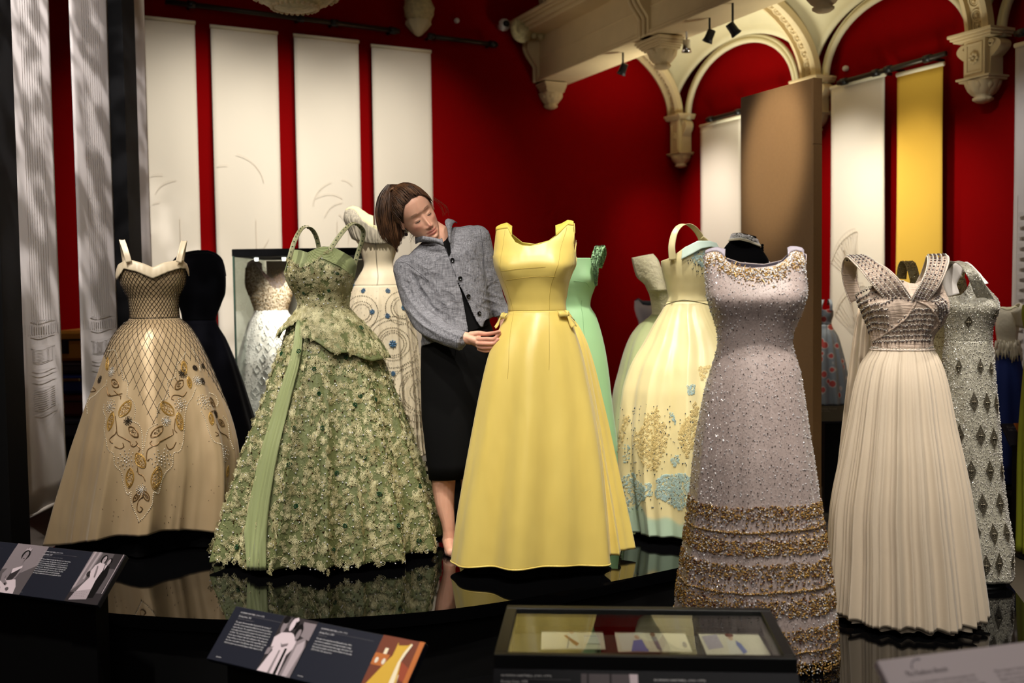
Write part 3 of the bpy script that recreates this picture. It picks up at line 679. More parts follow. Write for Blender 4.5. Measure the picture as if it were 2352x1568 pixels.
# ------------------------------------------------------------------ trunks seen between the near banners
y_ = 7.35
def case_box(px0, px1, py0, py1, col, lab, dark=None, latch=None):
    a = P(px0, py1, y_); c = P(px1, py0, y_); t = thing('trunk', lab, 'trunk', ((a[0] + c[0]) / 2, y_ + .3, a[2]))
    b = MB(); b.box(((a[0] + c[0]) / 2, y_ + .3, (a[2] + c[2]) / 2), c[0] - a[0], .6, c[2] - a[2] - .004, bev=.02); b.build('body', mat(lab[:12], col, .5, bump=.1), t, smooth=False)
    b = MB(); b.box(((a[0] + c[0]) / 2, y_ - .003, (a[2] + c[2]) / 2 + (c[2] - a[2]) * .2), c[0] - a[0] - .05, .006, .012); b.build('seam_strip', BLACKM, t, smooth=False)
    if dark: q0 = P(dark[0], dark[3], y_); q1 = P(dark[1], dark[2], y_); b = MB(); b.box(((q0[0] + q1[0]) / 2, y_ - .006, (q0[2] + q1[2]) / 2), q1[0] - q0[0], .012, q1[2] - q0[2]); b.build('panel', BLACKM, t, smooth=False)
    if latch: q0 = P(latch[0], latch[1], y_); b = MB(); b.box(q0 + np.array([0, -.012, 0]), .16, .02, .022, bev=.006); b.build('latch', mat('brass', (170, 150, 110), .3, metal=.9), t, smooth=False)
# stacked bottom to top; the lowest ones stand on a low bench
a = P(110, 1010, y_); b = MB(); zb_ = P(160, 1008, y_)[2]; b.box((a[0] + .35, y_ + .3, zb_ / 2), .9, .62, zb_ - .004, bev=.01); tag(b.build('bench', MATB, smooth=False, org=(a[0] + .35, y_ + .3, 0)), 'low black bench under the stacked trunks behind the grey banners', 'bench')
case_box(112, 250, 958, 1008, (60, 64, 78), 'dark slate trunk at the bottom of the stack behind the grey banners')
case_box(114, 250, 905, 958, (84, 30, 22), 'dark red brown trunk above the bottom one behind the grey banners')
case_box(112, 250, 858, 905, (20, 38, 110), 'blue trunk with a brass latch in the stack behind the banners', latch=(160, 872))
case_box(116, 250, 830, 858, (70, 60, 66), 'slim dull grey trunk between the blue and the yellow one')
case_box(112, 250, 758, 830, (186, 122, 40), 'yellow trunk with a dark square on top of the stack', dark=(138, 158, 780, 812))
# ================================================================== gowns
def poly_at(poly):
    x = np.array([p[0] for p in poly], float); y = np.array([p[1] for p in poly], float)
    o = np.argsort(x, kind='stable'); x = x[o]; y = y[o]
    return lambda q: np.interp(q, x, y)
class Gown:
    def __init__(s, name, label, px, D, zb, rows, waist, front_top, back_top=None, N=256, M1=90, M2=60, fold=None, hem=.03, lift=0.0, ripple=0.0,
                 bust=None, group=None, cat='gown'):
        d = ray(px, 700); b = CAM + d * (D / d[1]); s.base = np.array([b[0], b[1], zb]); s.zb = zb; s.N = N
        v = np.array([s.base[0], s.base[1], 0]); v /= np.linalg.norm(v); s.v = v; s.r = np.array([v[1], -v[0], 0])
        s.root = thing(name, label, cat, tuple(s.base), group)
        R_ = []
        for r in rows:
            y, xl, xr = r[:3]; dr = r[3] if len(r) > 3 else .9; e = r[4] if len(r) > 4 else 2.0; dc = r[5] if len(r) > 5 else 0.0
            a = s.pl(xl, y); c = s.pl(xr, y); R_.append(((a[1] + c[1]) / 2, (a[0] + c[0]) / 2, (c[0] - a[0]) / 2, dr, e, dc))
        R_ = sorted(R_); z = [q[0] for q in R_]
        s.fc, s.fh, s.fd, s.fe, s.fo = [pchip(z, [q[i] for q in R_]) for i in range(1, 6)]
        s.zmin, s.zmax = z[0], z[-1]
        s.zw = s.pl((rows[0][1] + rows[0][2]) / 2, waist)[1]
        s.fold = fold; s.bust = bust or []; s.hem = hem; s.lift = lift; s.ripple = ripple
        s.ft = poly_at(front_top); s.bt = poly_at(back_top or front_top); s.M1 = M1; s.M2 = M2
    def pl(s, px, py):
        q = hit(px, py, s.base, s.v); return np.array([(q - s.base) @ s.r, q[2]])
    def S(s, th, z, off=0.0):
        th = np.asarray(th, float); z = np.asarray(z, float); th, z = np.broadcast_arrays(th, z)
        e = s.fe(z); hw = s.fh(z); hd = hw * s.fd(z); sn, cs = np.sin(th), np.cos(th)
        lx = np.sign(sn) * np.abs(sn) ** (2 / e); ly = -np.sign(cs) * np.abs(cs) ** (2 / e)
        t = np.clip((s.zw - z) / (s.zw - s.zb), 0, 1.05); f = off + (s.fold(th, t) if s.fold else 0.0)
        for (tb, zb_, st, sz, am) in s.bust:
            dt = (th - tb + PI) % (2 * PI) - PI; f = f + am * np.exp(-(dt / st) ** 2 - ((z - zb_) / sz) ** 2)
        nx = lx / hw; ny = ly / np.maximum(hd, 1e-3); l = np.hypot(nx, ny) + 1e-9
        X = s.fc(z) + hw * lx + f * nx / l; Y = s.fo(z) + hd * ly + f * ny / l
        return s.base + s.r * X[..., None] + s.v * Y[..., None] + (Z3 * (z - s.zb)[..., None])
    def frame(s, th, z, off=0.0):
        e = 2e-3; p = s.S(th, z, off); u = s.S(np.asarray(th) + e, z, off) - s.S(np.asarray(th) - e, z, off); w_ = s.S(th, np.asarray(z) + e, off) - s.S(th, np.asarray(z) - e, off)
        u = u / (np.linalg.norm(u, axis=-1, keepdims=True) + 1e-12); n = np.cross(u, w_); n = n / (np.linalg.norm(n, axis=-1, keepdims=True) + 1e-12)
        return p, np.stack([u, np.cross(n, u), n], -2)
    def at(s, px, py):
        """pixel on the near side -> (theta, z) on the gown"""
        px = np.asarray(px, float); py = np.asarray(py, float); shp = px.shape; px = px.ravel(); py = py.ravel(); out = []
        for a, b in zip(px, py):
            off = -.1
            for k in range(6):
                q = hit(a, b, s.base + s.v * off, s.v); l = (q - s.base) @ s.r; z = q[2]
                sn = np.clip((l - s.fc(z)) / s.fh(z), -.999, .999); th = math.asin(np.sign(sn) * abs(sn) ** (s.fe(z) / 2)); off = (s.S(th, z) - s.base) @ s.v
            out.append((th, float(z)))
        o = np.array(out); return o[:, 0].reshape(shp), o[:, 1].reshape(shp)
    def solve_top(s, th, f, zlo=None):
        z = np.full(th.shape, (s.zw + s.zmax) / 2); c = np.cos(th)
        for k in range(14):
            p = s.S(th, z); q = proj(p)[..., 0]; y = f(q)
            off = ((p - s.base) @ s.v); zz = np.empty_like(z)
            for i in np.ndindex(z.shape):
                zz[i] = hit(q[i], y[i], s.base + s.v * off[i], s.v)[2]
            z = z * .4 + zz * .6
        return z
    def tops(s):
        th = np.arange(s.N) * 2 * PI / s.N; front = np.cos(th) >= 0
        zt = np.where(front, s.solve_top(th, s.ft), s.solve_top(th, s.bt)); return th, zt
    def hemz(s, th):
        return s.zb + s.hem + s.lift * np.clip(np.cos(th), 0, 1) ** 2 + s.ripple * (np.sin(7 * th + 1) * .5 + np.sin(17 * th) * .3 + np.sin(29 * th + 2) * .2)
    def shell(s, skirt_mat, bod_mat, solid=.003, lining=None, bridge=None, skirt_name='skirt', bod_name='bodice', cols=None, single=False):
        th, zt = s.tops(); s.zt = zt; N = s.N
        zh = s.hemz(th); t = np.linspace(0, 1, s.M1)[:, None]; Z = zh[None] + (s.zw - zh[None]) * t
        if single: Z0_ = Z
        V = s.S(th[None], Z); b = MB(); b.grid(V, closed=True); cc = cols(th[None] + 0 * Z, Z) if cols else None
        uv = np.stack([np.broadcast_to(th[None] / (2 * PI), Z.shape), Z], -1).reshape(-1, 2)
        if not single: s.skirt = b.build(skirt_name, skirt_mat if lining is None else [skirt_mat, lining], s.root, uv=uv, cols=cc)
        t = np.linspace(0, 1, s.M2)[:, None]; Z = s.zw + (zt[None] - s.zw) * t
        if single: Z = np.vstack([Z0_, Z[1:]])
        V = s.S(th[None], Z); b = MB(); b.grid(V, closed=True); n0 = b.n
        uv = np.stack([np.broadcast_to(th[None] / (2 * PI), Z.shape), Z], -1).reshape(-1, 2); cc = cols(th[None] + 0 * Z, Z) if cols else None
        if bridge is not None:
            zth = bridge; K = 7; idx = [i for i in range(-N // 4 + 1, N // 4)]
            run = []; cur = []
            for i in idx:
                j = (N // 2 - i) % N
                if zt[i % N] > zth and zt[j] > zth - .02: cur.append(i)
                else:
                    if len(cur) > 2: run.append(cur)
                    cur = []
            if len(cur) > 2: run.append(cur)
            extra = 0; uvx = []
            for cur in run:
                G = []
                for i in cur:
                    j = (N // 2 - i) % N; a = V[-1, i % N]; c = V[-1, j]; h = np.linalg.norm(c - a) * .35
                    G.append([a + (c - a) * q + Z3 * h * math.sin(PI * q) for q in np.linspace(0, 1, K)])
                    uvx += [[i / N, zt[i % N]]] * K
                b.grid(np.array(G)); extra += len(cur) * K
            if extra: uv = np.vstack([uv, np.array(uvx)])
            if cc is not None and extra: cc = {k: np.r_[np.asarray(v).ravel(), np.zeros(extra)] for k, v in cc.items()}
        s.bodice = b.build(bod_name, bod_mat if lining is None else [bod_mat, lining], s.root, uv=uv, cols=cc)
        for o in ((s.bodice,) if single else (s.skirt, s.bodice)):
            m = o.modifiers.new('s', 'SOLIDIFY'); m.thickness = solid; m.offset = -1
            if lining is not None: m.material_offset = 1
        return s
    def band(s, topf, botf, off0, off1, name, mat_, th0=-1.55, th1=1.55, n=120, m=10, solid=.003, wob=0.0, closed=False, curl=0.0):
        th = np.linspace(th0, th1, n); z1 = s.solve_top(th, poly_at(topf)) if not callable(topf) else topf(th); z0 = s.solve_top(th, poly_at(botf)) if not callable(botf) else botf(th)
        t = np.linspace(0, 1, m)[:, None]; Z = z0[None] + (z1 - z0)[None] * t; O = off1 + (off0 - off1) * t + wob * np.sin(th[None] * 37 + 3 * np.sin(th[None] * 5)) * (1 - t) + curl * np.sin(PI * t)
        V = s.S(th[None] + 0 * Z, Z, O); b = MB(); b.grid(V); o = b.build(name, mat_, s.root); modif(o, solid=solid); return o
    def stand(s, r=.14, under=None, h=None):
        b = MB(); b.lathe([(0, .0), (r, 0), (r, .012), (.02, .018), (.012, .03), (.012, s.zw - s.zb), (0, s.zw - s.zb)], s.base, 32)
        b.build('stand', MATB, s.root)
        if under:
            th = np.arange(96) * 2 * PI / 96; zs = np.linspace(s.zb + .012, s.zb + .45, 8); V = s.S(th[None], np.maximum(zs, s.zmin)[:, None] + 0 * th[None], -under)
            V[..., 2] = zs[:, None]; b = MB(); b.grid(V, closed=True); b.build('underskirt', mat('black_net', (5, 5, 6), .95, spec=.05), s.root)
    def cord(s, b, pts, r=.0012, off=.001, n=4, dens=.008):
        """polyline in pixels along the near side"""
        p = np.asarray(pts, float); th, z = s.at(p[:, 0], p[:, 1]); L = max(3, int(np.sum(np.hypot(np.diff(th) * .3, np.diff(z))) / dens)); q = crv(np.c_[th, z, 0 * z], L)
        b.tube(s.S(q[:, 0], q[:, 1], off), r, n, cap=False); return q
    def cordtz(s, b, th, z, r=.0012, off=.001, n=4): b.tube(s.S(th, z, off), r, n, cap=False)
    def beads(s, b, th, z, size, off=.001, tpl=OCTA, jit=0.0, flat=1.0):
        p, fr = s.frame(th, z, off); k = len(p)
        if jit:
            a = rng.uniform(0, 2 * PI, k); ca, sa = np.cos(a)[:, None], np.sin(a)[:, None]
            u = fr[:, 0] * ca + fr[:, 1] * sa; w_ = -fr[:, 0] * sa + fr[:, 1] * ca; n = fr[:, 2] + rng.normal(0, jit, (k, 3)); n /= np.linalg.norm(n, axis=1)[:, None]
            w_ = np.cross(n, u); w_ /= np.linalg.norm(w_, axis=1)[:, None]; u = np.cross(w_, n); fr = np.stack([u, w_, n], 1)
        sz = np.broadcast_to(np.asarray(size, float), (k,)); b.scatter(tpl[0], tpl[1], p, fr, np.stack([sz, sz, sz * flat], 1))
    def flower(s, b, th, z, R, petals=8, pw=.35, off=.0015, rise=.003, rot=0.0):
        """raised outlined petals round a centre, many at once"""
        pass
    def rnd(s, n, z0, z1, th0=-PI, th1=PI):
        """uniform by area"""
        i = np.arange(n) + rng.integers(0, 999); u = (i * .7548776662) % 1; v = (i * .5698402910) % 1; q = np.linspace(z0, z1, 200); c = np.cumsum(s.fh(q)); c = (c - c[0]) / (c[-1] - c[0])
        return th0 + (th1 - th0) * ((u + rng.normal(0, .012, n)) % 1), np.clip(np.interp(v, c, q) + rng.normal(0, .012, n), z0, z1)
def ribbon(b, pts, w_, side, bend=0.0, n=None, seg=4):
    """flat strap through points (k,3); side (k,3) or (3,) gives the width direction"""
    p = crv(pts, n or len(pts) * 6); k = len(p); sd = np.asarray(side, float)
    if sd.ndim == 2:
        sd = np.array([np.interp(np.linspace(0, 1, k), np.linspace(0, 1, len(sd)), sd[:, i]) for i in range(3)]).T
    else: sd = np.broadcast_to(sd, (k, 3))
    t = np.gradient(p, axis=0); t /= np.linalg.norm(t, axis=1)[:, None]; sd = sd - t * np.sum(sd * t, 1)[:, None]; sd = sd / np.linalg.norm(sd, axis=1)[:, None]; nn = np.cross(t, sd)
    ww = np.interp(np.linspace(0, 1, k), np.linspace(0, 1, len(w_)), w_) if hasattr(w_, '__len__') else np.full(k, w_)
    V = np.array([[p[i] + sd[i] * ww[i] * x / 2 + nn[i] * bend * (1 - x * x) for x in np.linspace(-1, 1, seg)] for i in range(k)]); b.grid(V); return p, sd, nn, ww
def strap(g, pts, w_, name, m, bend=.002, solid=.003, twist=None):
    """pts = (px, py, depth offset); widths along the gown's lateral axis"""
    p = [hit(x, y, g.base + g.v * d, g.v) for x, y, d in pts]; b = MB(); r = ribbon(b, p, w_, g.r if twist is None else twist, bend, len(pts) * 7, 6)
    o = b.build(name, m, g.root); modif(o, solid=solid, bevel=0); return r, o
def folds(spec, pw=1.0, sharp=0.0, seed=0):
    """spec = [(n, amp, phase)], rounded ridges and tighter valleys, growing down the skirt"""
    def f(th, t):
        r = 0
        for n, a, ph in spec:
            c = np.cos(n * th + ph + .25 * np.sin(3 * t + n)); r = r + a * (c if sharp == 0 else (1 - sharp) * c + sharp * (1 - 2 * np.abs(np.sin((n * th + ph) / 2 + .12 * np.sin(3 * t + n))) ** .8))
        return r * t ** pw
    return f

# template: an outlined almond leaf (open loop of raised cord with a rib), unit length along +x
def t_leaf(n=9, wd=.30, cr=.06, h=.10, rib=True):
    V = []; F = []
    def tube(pts):
        p = np.array(pts); m = len(p); t = np.gradient(p, axis=0); t /= np.linalg.norm(t, axis=1)[:, None]; u = np.array([0, 0, 1.])
        a = np.cross(t, u); a /= np.linalg.norm(a, axis=1)[:, None]; o = len(V)
        for i in range(m):
            V.extend([p[i] + a[i] * cr, p[i] + u * cr * 1.5, p[i] - a[i] * cr])
        for i in range(m - 1):
            for j in range(2): F.append([o + i * 3 + j, o + (i + 1) * 3 + j, o + (i + 1) * 3 + j + 1, o + i * 3 + j + 1])
    for sg in (1, -1): tube([(x, sg * wd * math.sin(PI * x ** .8), h * math.sin(PI * x)) for x in np.linspace(0, 1, n)])
    if rib: tube([(x, 0, h * .7 * math.sin(PI * x) + .02) for x in np.linspace(0, .8, 4)])
    return np.array(V), np.array(F)
def compose(tpl, items):
    """items = [(angle, scale, dx, dy)] -> one template of several copies in the plane"""
    V = []; F = []; n = 0
    for a, sc, dx, dy in items:
        c, s_ = math.cos(a), math.sin(a); v = tpl[0] * sc; v = np.stack([v[:, 0] * c - v[:, 1] * s_ + dx, v[:, 0] * s_ + v[:, 1] * c + dy, v[:, 2]], 1); V.append(v); F.append(tpl[1] + n); n += len(v)
    return np.vstack(V), np.vstack(F)
LEAF = t_leaf(6, .27, .045); LEAF1 = t_leaf(7, .3, .045)
SPRAY = compose(LEAF, [(0, 1, 0, 0), (1.0, .85, 0, 0), (-1.0, .85, 0, 0), (2.0, .6, 0, 0), (-2.0, .6, 0, 0)])
ROSE = compose(LEAF, [(k * 2 * PI / 8, .62, .12 * math.cos(k * 2 * PI / 8), .12 * math.sin(k * 2 * PI / 8)) for k in range(8)])
def place(g, b, tpl, th, z, size, off=.001, rot=None):
    p, fr = g.frame(th, z, off); k = len(p); a = rng.uniform(0, 2 * PI, k) if rot is None else np.broadcast_to(rot, (k,)); ca, sa = np.cos(a)[:, None], np.sin(a)[:, None]
    fr = np.stack([fr[:, 0] * ca + fr[:, 1] * sa, -fr[:, 0] * sa + fr[:, 1] * ca, fr[:, 2]], 1); b.scatter(tpl[0], tpl[1], p, fr, np.broadcast_to(np.asarray(size, float), (k,)))
GOLDM = mat('gold_bead', (206, 164, 84), .25, metal=.45, spec=.9); SILVM = mat('silver_bead', (236, 232, 224), .2, metal=.3, spec=1)
PEARL = mat('pearl', (240, 232, 212), .18, spec=.8, coat=.6); DARKB = mat('dark_bead', (62, 52, 40), .2, metal=.3)
CRYS = mat('crystal', (250, 250, 255), .12, metal=.3, spec=1); BRONB = mat('bronze_bead', (140, 108, 66), .28, metal=.45, spec=.8)

# ------------------------------------------------------------------ 1 gold satin gown with lattice embroidery
def satin(name, col, col2, rough=.36, sheen=.2, lattice=None, spec=.55, wrinkle=.12, metal=0.0):
    m = bpy.data.materials.new(name); m.use_nodes = True; nt = m.node_tree; L = nt.links; b = nt.nodes['Principled BSDF']
    b.inputs['Roughness'].default_value = rough; b.inputs['Sheen Weight'].default_value = sheen; b.inputs['Specular IOR Level'].default_value = spec; b.inputs['Metallic'].default_value = metal
    tc = nt.nodes.new('ShaderNodeTexCoord'); mp = nt.nodes.new('ShaderNodeMapping'); mp.inputs['Scale'].default_value = (1, 1, .35); L.new(tc.outputs['Object'], mp.inputs[0])
    n = nt.nodes.new('ShaderNodeTexNoise'); n.inputs['Scale'].default_value = 9; n.inputs['Detail'].default_value = 2; L.new(mp.outputs[0], n.inputs[0])
    n2 = nt.nodes.new('ShaderNodeTexNoise'); n2.inputs['Scale'].default_value = 320; L.new(tc.outputs['Object'], n2.inputs[0])
    ad = nt.nodes.new('ShaderNodeMath'); ad.operation = 'MULTIPLY_ADD'; ad.inputs[1].default_value = .008; L.new(n2.outputs['Fac'], ad.inputs[0]); L.new(n.outputs['Fac'], ad.inputs[2])
    bp = nt.nodes.new('ShaderNodeBump'); bp.inputs['Strength'].default_value = wrinkle * 5; bp.inputs['Distance'].default_value = .02; L.new(ad.outputs[0], bp.inputs['Height']); L.new(bp.outputs[0], b.inputs['Normal'])
    mx = nt.nodes.new('ShaderNodeMix'); mx.data_type = 'RGBA'; mx.inputs[6].default_value = lin(col); mx.inputs[7].default_value = lin(col2)
    L.new(n.outputs['Fac'], mx.inputs[0]); L.new(mx.outputs[2], b.inputs['Base Color']); return m
GSAT = satin('gold_satin', (208, 184, 146), (184, 156, 118), .34, metal=.2, spec=.45)
g = Gown('evening_gown', 'pale gold satin ball gown with dark beaded lattice on the bodice and upper skirt', 345, 4.97, .3,
    [(1262, 112, 556, .80), (1240, 119, 553, .80), (1150, 137, 556, .82), (1034, 165, 553, .84), (961, 187, 534, .84), (874, 217, 500, .84), (809, 240, 471, .84), (771, 257, 450, .82), (744, 280, 430, .76), (730, 297, 413, .68, 2.1),
     (712, 297, 411, .66, 2.2), (686, 294, 412, .66, 2.2), (666, 284, 419, .66, 2.2), (649, 275, 426, .66, 2.2), (630, 272, 428, .66, 2.3), (596, 273, 427, .60, 2.3)], 730,
    [(268, 622), (275, 612), (288, 602), (306, 601), (330, 608), (351, 617), (375, 606), (404, 601), (418, 602), (428, 614), (435, 622)], [(268, 622), (290, 632), (350, 640), (410, 632), (435, 622)],
    fold=folds([(6, .028, 1.2), (9, .036, .4), (14, .022, 2.0), (23, .007, 1)], 1.5, .8), hem=.04, lift=.075, bust=[(-.5, 1.63 - .0, .35, .045, .0)])
g.shell(GSAT, GSAT); g.stand(.2, under=.05); G1 = g
g.band([(262, 622), (275, 606), (288, 598), (306, 598), (330, 605), (351, 614), (375, 603), (404, 598), (418, 598), (430, 608), (440, 622)],
       [(262, 652), (275, 641), (288, 617), (316, 624), (351, 640), (386, 624), (412, 616), (422, 617), (428, 634), (440, 652)], .003, .012, 'collar', mat('cream_satin', (240, 222, 190), .35, spec=.5), -1.62, 1.62, 140, 8, wob=.0008, curl=.003)
for xs in ([(296, 602, -.10), (290, 580, -.09), (282, 556, -.055), (280, 552, -.02), (284, 575, .05), (292, 630, .08)], [(410, 602, -.10), (415, 580, -.09), (421, 558, -.055), (423, 554, -.02), (420, 575, .05), (412, 630, .08)]):
    strap(g, xs, .026, 'strap', mat('cream_satin', (240, 222, 190), .35))
# lattice: raised beaded cords, crossing diagonals
b = MB(); zW = g.zw; zTop = g.zt
def lat_depth(px): return np.interp(px, [150, 200, 228, 250, 285, 310, 335, 352, 375, 400, 425, 440, 470, 500, 520, 560], [990, 905, 800, 845, 880, 905, 955, 985, 950, 900, 860, 825, 860, 900, 935, 1000])
def zwlen(z):  # arc-like growth so that the diamonds widen with the skirt
    return z
nl = 46; dth = 2 * PI / nl
zs = [g.zw]; k = 0
while zs[-1] > g.zb + .25: h = g.fh(zs[-1]) * dth * 1.02; zs.append(float(zs[-1] - max(h, .012)))
zs = np.array(zs); idx = np.arange(len(zs))
for sgn in (-1, 1):
    for i in range(nl):
        q = np.linspace(0, len(zs) - 1, len(zs) * 4); th = i * dth + sgn * q * dth * .5; z = np.interp(q, idx, zs); th = (th + PI) % (2 * PI) - PI
        px = proj(g.S(th, z)); vis = (np.abs(th) < 1.75) & (px[:, 1] < lat_depth(px[:, 0]) - 4)
        st = None
        for j in range(len(q) + 1):
            if j < len(q) and vis[j] and (st is None or abs(th[j] - th[j - 1]) < 1):
                if st is None: st = j
            else:
                if st is not None and j - st > 2: g.cordtz(b, th[st:j], z[st:j], .0013, .001, 3)
                st = None
tag(b.build('lattice', DARKB, g.root), kind='stuff')
b = MB(); nb_ = 44; dth = 2 * PI / nb_
for sgn in (-1, 1):
    for i in range(nb_):
        z = np.linspace(g.zw, g.zmax, 40); th0 = i * dth; th = th0 + sgn * (z - g.zw) / (g.fh(np.full(1, g.zw))[0]) * .62; th = (th + PI) % (2 * PI) - PI
        zt_ = np.interp(th % (2 * PI), np.r_[np.arange(g.N) * 2 * PI / g.N, 2 * PI], np.r_[g.zt, g.zt[0]]); vis = (np.abs(th) < 1.7) & (z < zt_ - .012)
        j = 0
        while j < len(z):
            if vis[j]:
                k2 = j
                while k2 + 1 < len(z) and vis[k2 + 1] and abs(th[k2 + 1] - th[k2]) < 1: k2 += 1
                if k2 - j > 1: g.cordtz(b, th[j:k2 + 1], z[j:k2 + 1], .0012, .001, 3)
                j = k2 + 1
            else: j += 1
tag(b.build('bodice_lattice', DARKB, g.root), kind='stuff')
b = MB(); q = np.linspace(-1.6, 1.6, 90); g.cordtz(b, q, np.full(90, g.zw), .0018, .001, 4); b.build('waist_seam', DARKB, g.root)
# embroidery traced on the skirt (crop pixels -> frame pixels)
def c5(p): return [(200 + x * .2679, 800 + y * .2679) for x, y in p]
pearl_lines = [[(180, 20), (240, 20), (270, 130), (300, 200), (310, 270), (345, 280), (335, 400), (330, 410)], [(335, 410), (385, 450), (410, 520), (400, 600)], [(370, 620), (440, 650), (470, 720), (475, 800), (480, 900)],
    [(130, 480), (125, 540), (150, 600), (135, 680), (155, 770), (175, 860), (220, 900), (225, 1000), (275, 1060), (285, 1140), (330, 1250), (370, 1230), (370, 1310), (410, 1400), (450, 1480)],
    [(450, 1480), (500, 1430), (560, 1330), (570, 1230), (615, 1240), (640, 1140), (680, 1060), (740, 1000), (745, 900), (810, 870), (840, 740), (845, 600), (870, 480), (910, 410), (930, 340)],
    [(600, 580), (605, 500), (640, 450), (690, 420), (700, 360), (695, 280), (760, 240), (770, 150), (830, 60), (850, 30)], [(490, 850), (510, 740), (540, 680), (610, 640)],
    [(0, 450), (60, 400), (150, 310), (160, 260)], [(0, 560), (10, 480), (30, 430)], [(1060, 380), (1110, 400), (1140, 460), (1130, 500)], [(980, 540), (1010, 610), (1040, 720), (1075, 800), (1140, 830), (1150, 930), (1190, 1000), (1210, 1080), (1240, 1150)], [(1190, 580), (1225, 640), (1250, 760), (1280, 860)], [(900, 0), (960, 110), (965, 200)]]
b = MB()
for pl_ in pearl_lines:
    p = np.array(c5(pl_)); th, z = g.at(p[:, 0], p[:, 1]); c_ = np.c_[th, z, 0 * z]; q = crv(c_, 60); pp = g.S(q[:, 0], q[:, 1]); d = np.r_[0, np.cumsum(np.linalg.norm(np.diff(pp, axis=0), axis=1))]
    k = np.arange(0, d[-1], .0085); g.beads(b, np.interp(k, d, q[:, 0]), np.interp(k, d, q[:, 1]), .0026, .0015, ICO)
tag(b.build('pearl_strings', PEARL, g.root), kind='stuff')
def tz(c): p = c5([c]); a, z = g.at(np.array([p[0][0]]), np.array([p[0][1]])); return a[0], z[0]
leafs = [((320, 515), 75, 42, -60, 1), ((690, 515), 75, 42, 50, 1), ((200, 625), 75, 30, 95, 1), ((800, 625), 75, 30, 85, 1), ((355, 1110), 80, 40, 85, 1), ((597, 1110), 90, 42, 95, 1), ((455, 960), 70, 40, 55, 1),
         ((390, 715), 62, 30, 40, 0), ((600, 715), 62, 30, 140, 0), ((235, 300), 55, 28, 30, 0), ((795, 310), 55, 28, 140, 0), ((835, 165), 60, 25, 100, 1), ((170, 130), 60, 22, 60, 1), ((1080, 460), 55, 35, 45, 0), ((1175, 635), 50, 28, 30, 0), ((1050, 600), 55, 22, 100, 1), ((880, 290), 50, 20, 95, 1), ((425, 1270), 45, 20, 120, 0), ((510, 1265), 45, 20, 60, 0), ((1255, 1050), 50, 20, 95, 1)]
for (c, L_, W_, ang, full) in leafs:
    th, z = tz(c); b = MB(); L_ *= .2679 / 483; W_ *= .2679 / 483; a = -math.radians(ang); hw = g.fh(z)
    def uvp(x, y):
        X = (x * math.cos(a) - y * math.sin(a)); Y = (x * math.sin(a) + y * math.cos(a)); cth = max(.35, math.cos(th)); return th + X / hw / 1.0, z + Y
    for rr in (1.0, .86):
        pts = []
        for t_ in np.linspace(0, 2 * PI, 28)[:-1]:
            x = math.cos(t_); y = math.sin(t_) * abs(math.sin(t_)) ** .4; pts.append(uvp(x * L_ * rr, y * W_ * rr))
        pts = np.array(pts); b.tube(g.S(pts[:, 0], pts[:, 1], .0015), .0016, 4, closed=True)
    k = 90 if full else 22; sc_ = .8 if full else .42; rx = rng.uniform(-1, 1, k) * sc_; ry = rng.uniform(-1, 1, k) * sc_ * (1 - rx ** 2); P_ = np.array([uvp(x * L_, y * W_) for x, y in zip(rx, ry)])
    g.beads(b, P_[:, 0], P_[:, 1], rng.uniform(.0016, .0028, k), .0018, OCTA, .5); b.build('embroidered_leaf', GOLDM if full else BRONB, g.root)
flw = [((195, 495), 55), ((810, 480), 55), ((325, 950), 80), ((640, 945), 80), ((340, 620), 35), ((680, 620), 38), ((105, 265), 30), ((205, 200), 38), ((825, 215), 34), ((940, 275), 38), ((995, 455), 60), ((1115, 560), 35), ((1215, 900), 75), ((465, 1210), 40), ((985, 280), 28), ((920, 165), 22), ((1000, 150), 20)]
for c, R_ in flw:
    th, z = tz(c); R_ *= .2679 / 483; hw = g.fh(z); b = MB(); T_ = []; Zz = []; Sz = []
    for ring, n_ in ((.0, 1), (.3, 6), (.62, 9), (.95, 12)):
        for k in range(n_):
            a = k * 2 * PI / n_ + ring * 2 + rng.uniform(-.1, .1); T_.append(th + ring * R_ * math.cos(a) / hw); Zz.append(z + ring * R_ * math.sin(a)); Sz.append(.0042 * (1.1 - .35 * ring))
    g.beads(b, np.array(T_), np.array(Zz), np.array(Sz), .0022, OCTA, .6); b.build('beaded_flower', SILVM if R_ > .02 else DARKB, g.root)
curls = [[(180, 390), (200, 405), (240, 400), (300, 385), (345, 400)][:4], [(250, 700), (255, 740), (300, 770), (360, 800)], [(740, 690), (745, 730), (700, 760), (620, 800)], [(360, 800), (365, 830), (400, 840), (430, 815), (415, 795)], [(430, 830), (455, 860), (440, 885)], [(620, 800), (610, 820), (570, 835), (540, 810), (555, 790)], [(560, 840), (520, 870), (510, 930), (520, 965), (535, 945)],
    [(230, 840), (270, 860), (300, 840), (290, 810)], [(680, 820), (700, 860), (740, 850), (770, 800)], [(245, 580), (250, 680), (240, 730), (190, 780), (220, 810)], [(760, 600), (755, 690), (775, 720)], [(430, 1020), (440, 1070), (480, 1090), (500, 1130)], [(480, 1270), (440, 1310), (430, 1380), (460, 1400), (480, 1370), (460, 1350)], [(860, 370), (830, 410), (790, 400), (740, 400), (725, 430), (745, 440)], [(230, 360), (260, 390), (290, 410), (285, 435)], [(1095, 650), (1110, 690), (1160, 715)], [(1085, 750), (1110, 740), (1080, 715)], [(1160, 715), (1220, 740), (1240, 765)], [(160, 330), (170, 400), (220, 405)], [(60, 330), (70, 360), (40, 370), (20, 350)], [(1050, 540), (1090, 530), (1130, 545)]]
b = MB()
for c_ in curls: g.cord(b, c5(c_), .0021, .0015, 5)
tag(b.build('embroidered_scrolls', BRONB, g.root), kind='stuff')
